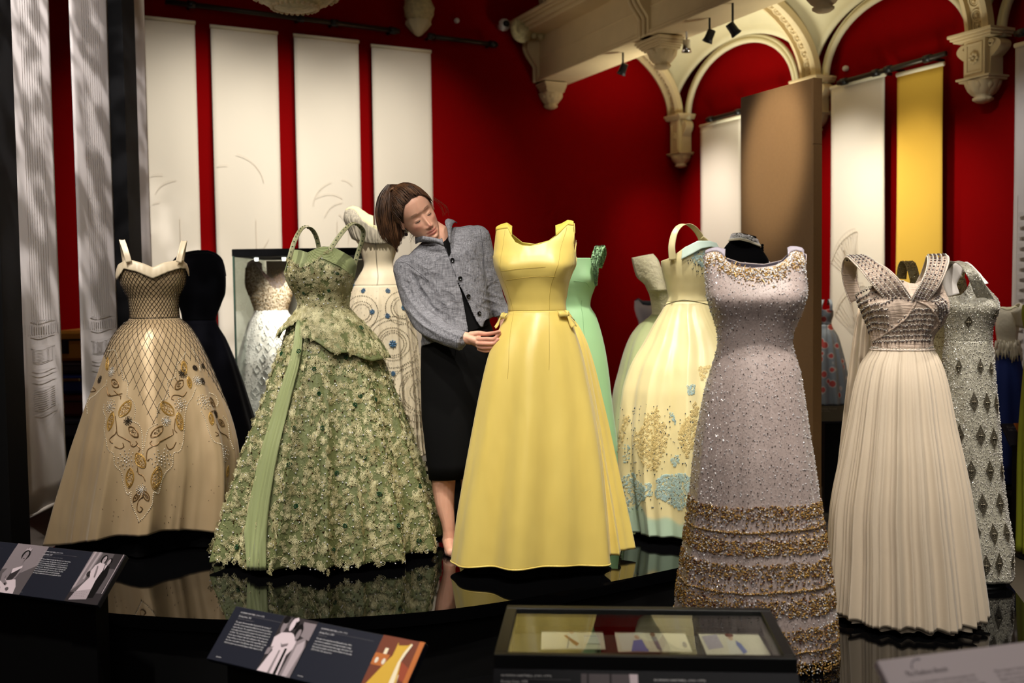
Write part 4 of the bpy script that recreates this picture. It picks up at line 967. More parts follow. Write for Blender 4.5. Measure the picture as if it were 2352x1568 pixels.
b = MB(); p = np.array(c5([(rng.uniform(60, 1250), rng.uniform(760, 1500)) for k in range(46)])); th, z = g.at(p[:, 0], p[:, 1]); g.beads(b, th, z, .0022, .001); tag(b.build('scattered_beads', DARKB, g.root), kind='stuff')

# ------------------------------------------------------------------ 2 black velvet gown behind
VEL = mat('black_velvet', (4, 4, 6), .9, spec=.05, sheen=.03)
VEL2 = mat('navy_velvet', (4, 4, 9), .8, spec=.06, sheen=.05)
g = Gown('evening_gown', 'black velvet gown on the back plinth behind the gold lattice gown', 458, 6.1, .5,
    [(1090, 300, 622, .8), (960, 342, 583, .8), (830, 388, 541, .8), (780, 405, 520, .75), (735, 418, 497, .66, 2.1), (700, 410, 508, .66), (672, 397, 518, .66), (640, 393, 519, .62), (605, 396, 514, .5), (588, 412, 502, .35), (578, 436, 488, .2)], 735,
    [(380, 640), (395, 606), (410, 592), (430, 584), (450, 580), (478, 579), (498, 586), (512, 602), (520, 640)], [(380, 640), (395, 606), (430, 584), (450, 580), (478, 579), (498, 586), (512, 602), (520, 640)], fold=folds([(7, .012, 0), (13, .008, 1)]), M1=40, M2=40, N=160)
g.shell(VEL2, VEL, bridge=0.0); g.stand(.16)

# ------------------------------------------------------------------ 3 sparkling gown in the case
LACEB = mat('beige_lace', (206, 184, 158), .45, vary=.45, vscale=70, bump=.6, bscale=120)
WSAT = satin('white_satin', (238, 230, 220), (216, 204, 190), .38)
g = Gown('evening_gown', 'white and beige sparkling gown with scooped neck inside the glass case', 622, 7.3, .50,
    [(1010, 505, 752, .8), (900, 528, 732, .8), (800, 552, 704, .78), (740, 570, 680, .7), (712, 583, 661, .66), (690, 577, 668, .66), (655, 564, 676, .64), (640, 563, 678, .6), (620, 564, 678, .45), (600, 566, 680, .25)], 712,
    [(560, 650), (564, 628), (568, 612), (578, 604), (586, 604), (598, 622), (612, 642), (626, 660), (640, 664), (652, 655), (662, 630), (668, 608), (676, 604), (682, 640)], [(560, 650), (570, 606), (590, 610), (625, 640), (655, 620), (668, 606), (682, 640)],
    fold=folds([(7, .02, .4), (12, .012, 1), (19, .006, 2)]), M1=60, M2=40, N=180)
g.shell(WSAT, LACEB, lining=mat('pink_lining', (228, 205, 196), .7), bridge=1.62); g.stand(.12)
b = MB(); th, z = g.rnd(1500, g.zw, g.zmax, -1.7, 1.7); g.beads(b, th[z < 1.66], z[z < 1.66], .004, .001, OCTA, .5); tag(b.build('bodice_beads', BRONB, g.root), kind='stuff')
b = MB(); th, z = g.rnd(900, g.zb + .1, g.zw, -1.0, 1.2); g.beads(b, th, z, .0045, .001, OCTA, .6)
for k in range(26):
    zz = g.zw - .1 - .075 * (k // 4); t0 = -.45 + .3 * (k % 4) + .15 * ((k // 4) % 2); d = .03; p = g.S(np.array([t0, t0 + .1, t0, t0 - .1]), np.array([zz + d, zz, zz - d, zz]), .003); b.tube(p, .0035, 4, closed=True)
tag(b.build('skirt_beads', SILVM, g.root), kind='stuff')

# ------------------------------------------------------------------ 4 green lace ball gown
GNET = mat('green_net', (116, 124, 78), .6, vary=.25, vscale=30, bump=.3, bscale=90)
GCHIF = mat('green_chiffon', (152, 162, 112), .6, sheen=.3)
def gfold(th, t):
    f = 0
    for n, a, ph in ((11, .034, .2), (17, .024, 1.3), (29, .008, .6)):
        f = f + a * (1 - 2 * np.abs(np.sin((n * th + ph) / 2 + .1 * np.sin(3 * t))) ** .75)
    return f * np.clip(t, 0, 1) ** 1.05
g = Gown('evening_gown', 'sage green ball gown covered in raised lace leaves, with peplum and long sash', 750, 4.75, .3,
    [(1300, 482, 1022, .88), (1262, 484, 1016, .88), (1161, 513, 995, .88), (1094, 535, 974, .88), (1010, 563, 947, .88), (937, 594, 921, .88), (853, 622, 889, .86), (791, 646, 862, .84), (746, 664, 832, .78), (722, 679, 810, .7), (707, 686, 800, .68, 2.1),
     (684, 682, 802, .68, 2.2), (654, 665, 809, .68, 2.2), (628, 655, 814, .68, 2.2), (609, 657, 817, .66, 2.2), (590, 663, 812, .6, 2.2), (562, 672, 800, .5, 2.2)], 709,
    [(650, 632), (656, 622), (663, 598), (672, 574), (690, 575), (707, 581), (724, 573), (742, 567), (765, 568), (788, 580), (806, 591), (814, 602), (820, 625)], [(650, 632), (680, 625), (735, 620), (790, 622), (820, 625)],
    fold=gfold, hem=.03, lift=.012, ripple=.006, bust=[(-.62, 0, 1, 1, 0)], N=384, M1=110)
zb_ = g.pl(740, 628)[1]; g.bust = [(-.55, zb_, .4, .055, .016), (.62, zb_, .4, .055, .016)]
g.shell(GNET, GNET); g.stand(.2, under=.07); G4 = g
# pleated chiffon at the top of the bodice
def zdn(th):
    return g.solve_top(th, poly_at([(650, 640), (657, 626), (664, 596), (676, 602), (691, 615), (706, 612), (720, 602), (738, 592), (755, 600), (780, 612), (800, 628), (812, 640), (820, 650)]))
def ztp(th): return g.solve_top(th, g.ft) + .002
th = np.linspace(-1.5, 1.5, 160); z0, z1 = zdn(th), ztp(th); t = np.linspace(0, 1, 70)[:, None]; Z = z0 + (z1 - z0) * t
V = g.S(th[None] + 0 * Z, Z, .004 + .0014 * np.sin((Z + .12 * (th[None] - .2) ** 2 + .03 * th[None]) * 900)); b = MB(); b.grid(V); modif(b.build('pleated_chiffon', GCHIF, g.root), solid=.002)
LACE = mat('lace_cord', (222, 216, 172), .3, spec=.8, vary=.35, vscale=18, col2=(160, 152, 104)); EMER = mat('emerald_bead', (18, 70, 40), .12, spec=.9); 
# peplum
def pz0(th): return g.solve_top(th, poly_at([(600, 800), (643, 784), (660, 770), (680, 745), (693, 733), (700, 728), (708, 770), (732, 786), (760, 808), (794, 809), (815, 818), (839, 828), (862, 824), (880, 820), (900, 815)]))
th = np.linspace(-1.6, 1.6, 220); z0 = pz0(th); t = np.linspace(0, 1, 24)[:, None]; Z = z0 + (g.zw - z0) * t
V = g.S(th[None] + 0 * Z, Z, (1 - t) * (.034 + .012 * np.sin(th[None] * 9)) + .003); b = MB(); b.grid(V); modif(b.build('peplum', GNET, g.root), solid=.004)
pep = (th, z0)
# lace: sprays, roses, single leaves; beads. about 2000 motifs
b = MB(); n = 1050; th, z = g.rnd(n, g.zb + .03, g.zw + .0, -1.9, 1.9)
k0 = th.size; place(g, b, SPRAY, th, z, rng.uniform(.020, .029, k0), .003)
th, z = g.rnd(330, g.zb + .03, g.zw, -1.9, 1.9); place(g, b, ROSE, th, z, rng.uniform(.019, .027, th.size), .003)
th, z = g.rnd(560, g.zb + .03, g.zw, -1.9, 1.9); place(g, b, LEAF1, th, z, rng.uniform(.016, .028, th.size), .002)
tag(b.build('skirt_lace', LACE, g.root), kind='stuff')
b = MB(); n = 250; th = (np.arange(n) * .7548776662 % 1) * 3.4 - 1.7 + rng.normal(0, .06, n); zt_ = zdn(np.linspace(-1.5, 1.5, 160)); zt_ = np.interp(th, np.linspace(-1.5, 1.5, 160), zt_); z = g.zw + (zt_ - .008 - g.zw) * np.clip(np.arange(n) * .5698402910 % 1 + rng.normal(0, .03, n), 0, 1); place(g, b, SPRAY, th, z, rng.uniform(.016, .024, n), .002)
th = rng.uniform(-1.7, 1.7, 110); zt2 = np.interp(th, np.linspace(-1.5, 1.5, 160), zdn(np.linspace(-1.5, 1.5, 160))); z = g.zw + (zt2 - .008 - g.zw) * rng.uniform(0, 1, 110); place(g, b, ROSE, th, z, rng.uniform(.014, .019, 110), .002)
tag(b.build('bodice_lace', LACE, g.root), kind='stuff')
b = MB(); n = 250; th = (np.arange(n) * .7548776662 % 1) * 3.1 - 1.55 + rng.normal(0, .06, n); zl = np.interp(th, *pep); fr_ = np.clip(np.arange(n) * .5698402910 % 1 + rng.normal(0, .04, n), 0, 1); z = zl + .006 + (g.zw - zl - .006) * fr_
for q in range(n):
    place(g, b, SPRAY if q % 3 else ROSE, th[q:q + 1], z[q:q + 1], np.array([rng.uniform(.022, .030)]), .006 + (1 - fr_[q]) * (.034 + .012 * math.sin(th[q] * 9)))
tag(b.build('peplum_lace', LACE, g.root), kind='stuff')
b = MB(); th, z = g.rnd(2600, g.zb + .03, g.zmax, -1.8, 1.8); zt2 = np.interp(th, np.linspace(-1.5, 1.5, 160), zdn(np.linspace(-1.5, 1.5, 160))); k_ = z < zt2; g.beads(b, th[k_], z[k_], .0023, .004, ICO); tag(b.build('small_pearls', mat('tiny_pearl', (214, 208, 160), .15, spec=.9), g.root), kind='stuff')
b = MB(); th, z = g.rnd(900, g.zb + .03, g.zmax, -1.8, 1.8); zt2 = np.interp(th, np.linspace(-1.5, 1.5, 160), zdn(np.linspace(-1.5, 1.5, 160))); k_ = z < zt2; g.beads(b, th[k_], z[k_], .0042, .003, OCTA, .6); tag(b.build('dark_beads', mat('copper_bead', (92, 62, 34), .2, metal=.8), g.root), kind='stuff')
b = MB(); th, z = g.rnd(700, g.zb + .03, g.zmax, -1.8, 1.8); zt2 = np.interp(th, np.linspace(-1.5, 1.5, 160), zdn(np.linspace(-1.5, 1.5, 160))); k_ = z < zt2; g.beads(b, th[k_], z[k_], .0045, .004, OCTA, .7); tag(b.build('crystals', CRYS, g.root), kind='stuff')
crop = [(320, 625), (385, 615), (515, 460), (520, 300), (560, 640), (350, 930), (465, 930), (620, 800), (600, 835), (690, 815), (525, 1115), (345, 1250), (195, 1120), (80, 1420), (510, 1430), (700, 1200), (850, 1170), (640, 1050), (430, 690), (560, 1330), (250, 1010), (770, 1330), (880, 1390), (390, 380), (490, 370), (330, 1080), (600, 520), (450, 790)]
for c in crop:
    a, z = g.at(np.array([480 + c[0] / 1.782]), np.array([460 + c[1] / 1.782])); a, z = a[0], z[0]; hw = g.fh(z); b = MB(); sm_ = .7 if c[1] < 480 else 1
    T_ = [a] + [a + .0075 * sm_ * math.cos(k * PI / 4) / hw for k in range(8)]; Z_ = [z] + [z + .0075 * sm_ * math.sin(k * PI / 4) for k in range(8)]
    off = .006 + (.035 if 480 < c[1] < 640 else 0); g.beads(b, np.array(T_), np.array(Z_), .0042 * sm_, off, OCTA, .3); b.build('emerald_flower', EMER, g.root)
# beaded straps (loops) and the beaded edge of the chiffon
def bstrap(pts, w_):
    (p, sd, nn, ww), o = strap(g, pts, w_, 'strap', mat('sheer_strap', (186, 190, 150), .5, vary=.3, vscale=60)); b = MB(); k = len(p); fr = np.stack([np.gradient(p, axis=0) / np.linalg.norm(np.gradient(p, axis=0), axis=1)[:, None], sd, np.cross(np.gradient(p, axis=0) / np.linalg.norm(np.gradient(p, axis=0), axis=1)[:, None], sd)], 1)
    up = fr[:, 2] * np.sign(fr[:, 2] @ (-g.v))[:, None]; fr[:, 2] = up; idx = np.arange(0, k, 2); b.scatter(LEAF1[0], LEAF1[1], p[idx] + up[idx] * .003, fr[idx], np.full(len(idx), .02)); b.scatter(LEAF1[0], LEAF1[1], p[idx] + up[idx] * .003, np.stack([fr[idx][:, 1], -fr[idx][:, 0], fr[idx][:, 2]], 1), np.full(len(idx), .012))
    tag(b.build('strap_lace', LACE, g.root), kind='stuff')
    b = MB(); idx = np.arange(1, k, 3); b.scatter(OCTA[0], OCTA[1], p[idx] + up[idx] * .005, fr[idx], np.full(len(idx), .004)); tag(b.build('strap_beads', EMER, g.root), kind='stuff')
bstrap([(664, 596, -.17), (671, 570, -.16), (680, 545, -.13), (692, 526, -.06), (706, 521, .0), (720, 531, .05), (729, 553, .08), (735, 590, .10), (737, 625, .11)], .02)
bstrap([(757, 574, -.175), (770, 555, -.16), (788, 531, -.12), (806, 515, -.06), (822, 516, .0), (834, 530, .05), (832, 552, .07), (824, 575, .08), (816, 602, .09), (812, 625, .1)], .021)
b = MB(); p = np.array([(664, 594), (676, 603), (691, 615), (706, 611), (722, 600), (738, 587), (757, 574)]); a, z = g.at(p[:, 0], p[:, 1]); q = crv(np.c_[a, z, 0 * z], 26); place(g, b, LEAF1, q[:, 0], q[:, 1], .016, .007); g.beads(b, q[:, 0], q[:, 1], .0035, .01, OCTA, .3); tag(b.build('neckline_beading', LACE, g.root), kind='stuff')
# long sash
pts = [(695, 722, 8), (692, 760, 14), (687, 800, 18), (678, 840, 22), (665, 885, 26), (645, 955, 34), (626, 1021, 40), (608, 1100, 46), (594, 1180, 50), (588, 1250, 50), (588, 1306, 48)]
V = []
cs = crv([(x, y, w_) for x, y, w_ in pts], 60); nu = 20
for x, y, w_ in cs:
    u = np.linspace(-.5, .5, nu); a, z = g.at(x + u * w_, np.minimum(np.full(nu, y) + 0 * u, 1294)); zz = z.copy()
    if y > 1294: zz = z - (y - 1294) / 505
    V.append(g.S(a, z, .018 + .004 * np.sin(u * 22 + 1) + .003 * np.sin(u * 47)) + Z3 * (zz - z)[:, None])
b = MB(); b.grid(np.array(V)); modif(b.build('sash', GCHIF, g.root), solid=.002)

# ------------------------------------------------------------------ 5 ivory gown seen from behind
IVORY = satin('ivory_satin', (244, 232, 204), (226, 208, 174), .45, spec=.35)
g = Gown('evening_gown', 'ivory gown with blue flower sprigs, seen from the back with its zip', 869, 6.1, .5,
    [(1062, 748, 990, .8), (1055, 750, 988, .8), (900, 764, 974, .8), (800, 777, 961, .8), (700, 795, 944, .78), (662, 808, 930, .72), (640, 820, 920, .68), (607, 836, 903, .62), (580, 829, 910, .62), (560, 822, 917, .6), (545, 812, 926, .56), (525, 803, 936, .5), (500, 792, 944, .4), (478, 795, 940, .2)], 655,
    [(780, 500), (790, 486), (806, 480), (816, 484), (832, 506), (850, 520), (868, 528), (890, 526), (908, 512), (924, 492), (936, 484), (950, 500)], [(780, 500), (792, 484), (812, 480), (824, 490), (846, 512), (868, 520), (890, 514), (920, 486), (950, 500)],
    fold=folds([(14, .010, .3), (23, .007, 1), (37, .004, .2)], .7, .5), M1=90, M2=60, N=320)
g.shell(IVORY, IVORY, lining=mat('cream_lining', (232, 226, 180), .8), bridge=1.85); g.stand(.14, under=.05); G5 = g
g.band([(778, 500), (788, 486), (806, 479), (816, 483), (832, 505), (850, 519), (868, 528), (890, 526), (908, 512), (924, 491), (936, 483), (955, 500)], [(778, 545), (792, 535), (806, 545), (820, 552), (850, 560), (880, 560), (910, 552), (925, 542), (945, 532), (955, 540)], .004, .010, 'pleated_collar', mat('silver_collar', (222, 212, 190), .5, vary=.5, vscale=60, stretch=(3, 3, .3), bump=.8, bscale=90), -1.6, 1.6, 200, 14, wob=.004)
b = MB(); g.cord(b, [(862, 530), (863, 560), (865, 600), (868, 630), (866, 655)], .0022, .002); b.build('zip', mat('zip_grey', (150, 140, 120), .4, metal=.5), g.root)
BLUF = mat('blue_bead', (70, 120, 160), .25, spec=.8)
sp = [(130, 492), (263, 493), (178, 608), (347, 585), (262, 630), (408, 683), (290, 783), (437, 803), (292, 945), (75, 470), (168, 722), (465, 1040)]
for k, c in enumerate(sp):
    x, y = 780 + c[0] / 2.377, 460 + c[1] / 2.377
    a, z = g.at(np.array([x]), np.array([y])); a, z = a[0], z[0]; hw = g.fh(z); R_ = .012 if k != 6 else .018; b = MB()
    T_ = [a] + [a + R_ * .6 * math.cos(q * PI / 3) / hw for q in range(6)] + [a + R_ * math.cos(q * PI / 4) / hw for q in range(8)]; Z_ = [z] + [z + R_ * .6 * math.sin(q * PI / 3) for q in range(6)] + [z + R_ * math.sin(q * PI / 4) for q in range(8)]
    g.beads(b, np.array(T_), np.array(Z_), R_ * .3, .003, ICO); b.build('blue_flower', BLUF, g.root)
b = MB()
def ringz(cx, cy, R_, dash=1):
    x, y = 780 + cx / 2.377, 460 + cy / 2.377; n_ = max(16, int(R_ / 2.377 * 2 * PI / 4)); an = np.linspace(0, 2 * PI, n_, endpoint=False); px = x + R_ / 2.377 * np.cos(an); py = y + R_ / 2.377 * np.sin(an); ok = (px > 765) & (px < 975) & (py < 1030) & (py > 665)
    a, z = g.at(px[ok], py[ok]); g.beads(b, a, z, .0036, .002, OCTA, .4)
for R_ in (62, 74, 90, 130, 150): ringz(290, 783, R_)
for R_ in (50, 62, 75, 110, 120, 135, 175): ringz(460, 1040, R_)
for R_ in (60, 90, 45): ringz(120, 610, R_); ringz(340, 585, R_)
for y0 in (970, 985, 1016, 1030):
    for x in np.arange(775, 985, 3.5): a, z = g.at(np.array([x]), np.array([y0 - 10.])); g.cordtz(b, np.array([a[0], a[0]]), np.array([z[0] + .018, z[0] - .018]), .0018, .002, 3)
tag(b.build('silver_embroidery', mat('silver_thread', (150, 138, 112), .35, metal=.4), g.root), kind='stuff')
b = MB(); th, z = g.rnd(700, g.zb + .05, g.zw, -1.6, 1.6); g.beads(b, th, z, .0022, .002, OCTA, .4); tag(b.build('sequins', SILVM, g.root), kind='stuff')

# ------------------------------------------------------------------ 7 yellow satin gown
YSAT = satin('yellow_satin', (234, 211, 116), (224, 197, 100), .36, spec=.5, wrinkle=.10)
YSAT2 = satin('yellow_satin_under', (206, 180, 92), (196, 166, 78), .4, spec=.45, wrinkle=.12)
def yfold(th, t): return (.022 * np.cos(6 * th + .5) + .016 * np.cos(10 * th + 1 + t) + .012 * np.cos(3 * th + 2.2)) * t ** .9
g = Gown('evening_gown', 'plain yellow satin sleeveless gown with small bows at the waist, centre of the scene', 1222, 4.47, .3,
    [(1330, 1032, 1404, .86), (1300, 1036, 1401, .86), (1174, 1053, 1391, .86), (1057, 1073, 1380, .86), (963, 1090, 1367, .86), (880, 1106, 1352, .86), (813, 1122, 1338, .84), (757, 1144, 1320, .78), (728, 1160, 1308, .7), (714, 1167, 1301, .66, 2.2),
     (702, 1166, 1300, .66, 2.3), (672, 1157, 1304, .66, 2.3), (649, 1149, 1308, .66, 2.3), (629, 1141, 1315, .66, 2.3), (608, 1134, 1324, .66, 2.3), (590, 1132, 1325, .62, 2.3), (572, 1135, 1326, .54, 2.3), (550, 1137, 1330, .42, 2.3), (530, 1138, 1332, .26, 2.3), (512, 1140, 1332, .14, 2.3)], 713,
    [(1125, 600), (1133, 588), (1136, 570), (1137, 545), (1138, 529), (1150, 526), (1166, 524), (1174, 541), (1184, 556), (1200, 563), (1219, 564), (1242, 559), (1262, 552), (1281, 539), (1293, 527), (1304, 516), (1318, 518), (1322, 535), (1318, 556), (1320, 580), (1324, 602), (1332, 608)],
    [(1125, 600), (1134, 585), (1137, 545), (1139, 526), (1150, 524), (1164, 522), (1180, 540), (1200, 556), (1230, 560), (1260, 552), (1290, 530), (1304, 514), (1318, 515), (1331, 520), (1331, 560), (1324, 600)],
    fold=yfold, hem=.03, lift=.03, N=384, M1=90, M2=90)
zb_ = g.pl(1225, 622)[1]; g.bust = [(-.55, zb_, .44, .06, .024), (.55, zb_, .44, .06, .024)]
g.shell(YSAT, YSAT, lining=mat('yellow_lining', (222, 200, 84), .6), bridge=g.pl(1225, 545)[1]); g.stand(.2, under=.05); G7 = g
SEAM = mat('yellow_seam', (186, 160, 70), .5)
b = MB()
for pl_ in ([(1160, 528), (1156, 560), (1153, 600), (1156, 630), (1165, 660), (1173, 690), (1179, 712)], [(1302, 522), (1292, 555), (1284, 585), (1275, 615), (1268, 640), (1263, 670), (1262, 712)],
            [(1179, 715), (1173, 760), (1168, 820), (1165, 870)], [(1262, 715), (1262, 760), (1263, 810), (1262, 850)], [(1156, 622), (1170, 621), (1200, 617), (1252, 613)], [(1166, 644), (1185, 641), (1210, 637), (1240, 635), (1272, 636)], [(1168, 714), (1200, 717), (1235, 718), (1270, 716), (1300, 714)]):
    g.cord(b, pl_, .0008, .0004)
b.build('seams', SEAM, g.root)
b = MB(); th = np.linspace(-1.6, 1.6, 200); g.cordtz(b, th, g.hemz(th) + .004, .004, -.001, 6); b.build('hem_roll', YSAT, g.root)
def bow(cx, cy, sgn, s_=1):
    a, z = g.at(np.array([cx]), np.array([cy])); p0, fr = g.frame(a, z, .004); p0 = p0[0]; u, w_, n = fr[0]; b = MB()
    T = lambda x, y, o: p0 + u * x * s_ * sgn + w_ * y * s_ + n * o * s_
    for top, bot in (((-.030, .012), (.012, .004)),):
        V = []
        for q in np.linspace(0, 1, 10):
            x = -.032 + .05 * q; o = .006 + .008 * math.sin(PI * q); V.append([T(x, .014 - .012 * q, o), T(x, 0 - .01 * q, o + .003), T(x, -.014 - .006 * q, o)])
        b.grid(np.array(V))
    V = []
    for q in np.linspace(0, 1, 10): V.append([T(.010 + .008 * q, .012 - .02 * q, .008 + .01 * math.sin(PI * q)), T(.022 + .012 * q, .006 - .03 * q, .012), T(.030 + .014 * q, .0 - .035 * q, .008)])
    b.grid(np.array(V)); V = []
    for q in np.linspace(0, 1, 14):
        V.append([T(.004 + .010 * q, -.005 - .062 * q, .008 + .004 * math.sin(6 * q)), T(.016 + .014 * q, -.004 - .056 * q, .012), T(.024 + .020 * q, -.005 - .056 * q, .008)])
    b.grid(np.array(V)); b.tube([T(.010, .012, .008), T(.014, .004, .016), T(.012, -.006, .014), T(.004, -.012, .006)], .006 * s_, 8, flat=.7)
    o = b.build('bow', YSAT, g.root); modif(o, solid=.003)
bow(1292, 722, 1); bow(1163, 727, -1, .95)
# train panels falling at the right
def tfold(th, t): return (.03 * (1 - 2 * np.abs(np.sin(3.5 * th + .9)) ** .8) + .006 * np.cos(15 * th)) * t ** 1.0
gt = Gown('train_tmp', 'tmp', 1375, 4.62, .3, [(1330, 1290, 1460, .9, 2, .0), (1290, 1292, 1452, .9, 2), (1201, 1292, 1436, .9), (1063, 1290, 1409, .9), (924, 1280, 1381, .9), (791, 1272, 1348, .8), (745, 1270, 1326, .7), (728, 1272, 1312, .6)], 732,
    [(1260, 731), (1330, 731)], fold=tfold, hem=.03, lift=.0, N=256, M1=90, M2=3)
bpy.data.objects.remove(gt.root); gt.root = g.root; ORG['train_tmp'] = ORG[g.root.name]
th = np.linspace(-1.9, 2.4, 300); zh = gt.hemz(th); t = np.linspace(0, 1, 90)[:, None]; Z = zh + (gt.zw - zh) * t; b = MB(); b.grid(gt.S(th[None] + 0 * Z, Z)); modif(b.build('train', YSAT, g.root), solid=.004)

# ------------------------------------------------------------------ 8 pale lemon gown with blue and cream embroidery
PLEM = satin('lemon_satin', (240, 228, 178), (226, 210, 150), .34, spec=.5)
PALEB = satin('pale_blue_satin', (206, 226, 214), (186, 210, 196), .4)
def pfold(th, t): return (.020 * (1 - 2 * np.abs(np.sin(5.5 * th + .3)) ** .8) + .010 * np.cos(17 * th + 1) + .005 * np.cos(29 * th)) * t ** .8
g = Gown('evening_gown', 'pale lemon satin ball gown with pale blue hem, left behind the lilac gown', 1590, 4.98, .3,
    [(1262, 1444, 1738, .85), (1240, 1441, 1740, .85), (1185, 1433, 1745, .85), (1080, 1420, 1755, .85), (1000, 1418, 1760, .85), (900, 1428, 1752, .85), (846, 1444, 1735, .85), (785, 1478, 1702, .82), (745, 1500, 1670, .78), (712, 1520, 1645, .7), (690, 1532, 1634, .66),
     (679, 1534, 1632, .66), (654, 1529, 1638, .66), (628, 1522, 1645, .66), (600, 1518, 1648, .64), (575, 1520, 1646, .58), (545, 1524, 1642, .5)], 692,
    [(1510, 602), (1519, 599), (1535, 593), (1553, 582), (1575, 566), (1602, 555), (1628, 556), (1650, 562)], [(1510, 610), (1580, 612), (1650, 608)], fold=pfold, hem=.03, N=320, M1=100, lift=.01)
zl = g.zb + .145
def pcol(th, Z): return {'blue': sm(-.012, .012, (zl + .03 * np.sin(5 * th) + .018 * np.sin(13 * th)) - Z)}
nt = PLEM.node_tree; at_ = nt.nodes.new('ShaderNodeAttribute'); at_.attribute_name = 'blue'; mx2 = nt.nodes.new('ShaderNodeMix'); mx2.data_type = 'RGBA'; pb = nt.nodes['Principled BSDF']; src = pb.inputs['Base Color'].links[0].from_socket
nt.links.new(src, mx2.inputs[6]); mx2.inputs[7].default_value = lin((184, 208, 182)); nt.links.new(at_.outputs['Fac'], mx2.inputs[0]); nt.links.new(mx2.outputs[2], pb.inputs['Base Color'])
g.shell(PLEM, PLEM, cols=pcol); g.stand(.2, under=.05); G8 = g
g.band([(1556, 582), (1575, 567), (1602, 553), (1628, 553), (1650, 560)], [(1556, 600), (1566, 596), (1590, 583), (1610, 571), (1629, 567), (1650, 572)], .003, .014, 'pale_blue_cuff', PALEB, -.25, 1.5, 60, 8)
strap(g, [(1545, 597, -.10), (1543, 565, -.10), (1549, 536, -.08), (1560, 520, -.05), (1575, 514, -.01), (1590, 520, .03), (1604, 535, .06), (1613, 555, .08), (1616, 590, .09)], [.034, .03, .026, .026, .03, .034], 'halter_strap', PLEM)
strap(g, [(1612, 545, .03), (1624, 556, .04), (1632, 580, .05), (1634, 600, .06)], .02, 'strap', PLEM)
b = MB(); g.cord(b, [(1521, 703), (1545, 694), (1570, 689), (1600, 693), (1628, 700)], .0016, .001); b.build('basque_seam', mat('olive_bead', (96, 92, 60), .4), g.root)
def blob(g, b, pix, n, size, tpl, off=.002, jit=.4):
    """beads packed inside a pixel polygon"""
    p = np.array(pix, float); x0, y0 = p.min(0); x1, y1 = p.max(0); out = []
    while len(out) < n:
        x, y = rng.uniform(x0, x1), rng.uniform(y0, y1); c = False; j = len(p) - 1
        for i in range(len(p)):
            if (p[i, 1] > y) != (p[j, 1] > y) and x < (p[j, 0] - p[i, 0]) * (y - p[i, 1]) / (p[j, 1] - p[i, 1]) + p[i, 0]: c = not c
            j = i
        if c: out.append((x, y))
    o = np.array(out); th, z = g.at(o[:, 0], o[:, 1])
    if tpl is RINGT: place(g, b, tpl, th, z, rng.uniform(size * .7, size * 1.2, n), off)
    else: g.beads(b, th, z, rng.uniform(size * .7, size * 1.3, n), off, tpl, jit)
def t_ring(n=8, r=1, c=.3):
    V = []; F = []
    for i in range(n):
        a = i * 2 * PI / n; d = np.array([math.cos(a), math.sin(a), 0]); V += [d * (r + c), d * r + np.array([0, 0, c]), d * (r - c)]
    for i in range(n):
        j = (i + 1) % n
        for k in range(2): F.append([i * 3 + k, j * 3 + k, j * 3 + k + 1, i * 3 + k + 1])
    return np.array(V), np.array(F)
RINGT = t_ring()
c7 = lambda L_: [(1400 + x / 3.5625, 840 + y / 3.5625) for x, y in L_]
b = MB(); blob(g, b, c7([(390, 340), (440, 460), (470, 540), (460, 650), (420, 740), (400, 860), (310, 840), (240, 740), (190, 610), (210, 540), (290, 460), (300, 400)]), 420, .0042, RINGT); blob(g, b, c7([(700, 290), (730, 330), (700, 620), (640, 760), (610, 700), (570, 640), (560, 560), (600, 470), (640, 400)]), 260, .0042, RINGT)
blob(g, b, c7([(730, 0), (820, 0), (770, 140), (740, 80)]), 60, .004, RINGT); blob(g, b, c7([(120, 420), (150, 400), (110, 640), (80, 760), (95, 560)]), 60, .0035, RINGT); tag(b.build('cream_ribbon_work', mat('cream_ribbon', (222, 200, 138), .45), g.root), kind='stuff')
b = MB(); blob(g, b, c7([(140, 880), (200, 880), (240, 960), (330, 960), (350, 1050), (250, 1120), (160, 1200), (120, 1130), (95, 960)]), 420, .004, RINGT); blob(g, b, c7([(380, 940), (440, 890), (520, 890), (600, 870), (665, 900), (655, 1060), (630, 1170), (560, 1180), (480, 1120), (370, 1070)]), 560, .004, RINGT)
blob(g, b, c7([(640, 160), (700, 150), (700, 230), (640, 240)]), 50, .0034, RINGT); blob(g, b, c7([(480, 380), (510, 380), (545, 450), (530, 480)]), 36, .003, RINGT); blob(g, b, c7([(490, 770), (560, 720), (580, 790), (530, 830)]), 46, .0034, RINGT); blob(g, b, c7([(110, 640), (145, 640), (145, 740), (120, 810)]), 30, .003, RINGT)
blob(g, b, [(1590, 585), (1615, 570), (1632, 570), (1632, 610), (1612, 612), (1590, 600)], 150, .0035, RINGT); tag(b.build('pale_blue_ribbon_work', mat('blue_ribbon', (178, 204, 200), .45), g.root), kind='stuff')
b = MB(); blob(g, b, c7([(60, 350), (700, 250), (650, 900), (640, 1170), (120, 1200), (80, 800)]), 190, .0032, OCTA); blob(g, b, [(1575, 600), (1600, 580), (1632, 572), (1632, 640), (1600, 632)], 60, .0026, OCTA); tag(b.build('dark_crystals', mat('slate_crystal', (64, 78, 88), .1, spec=.9), g.root), kind='stuff')

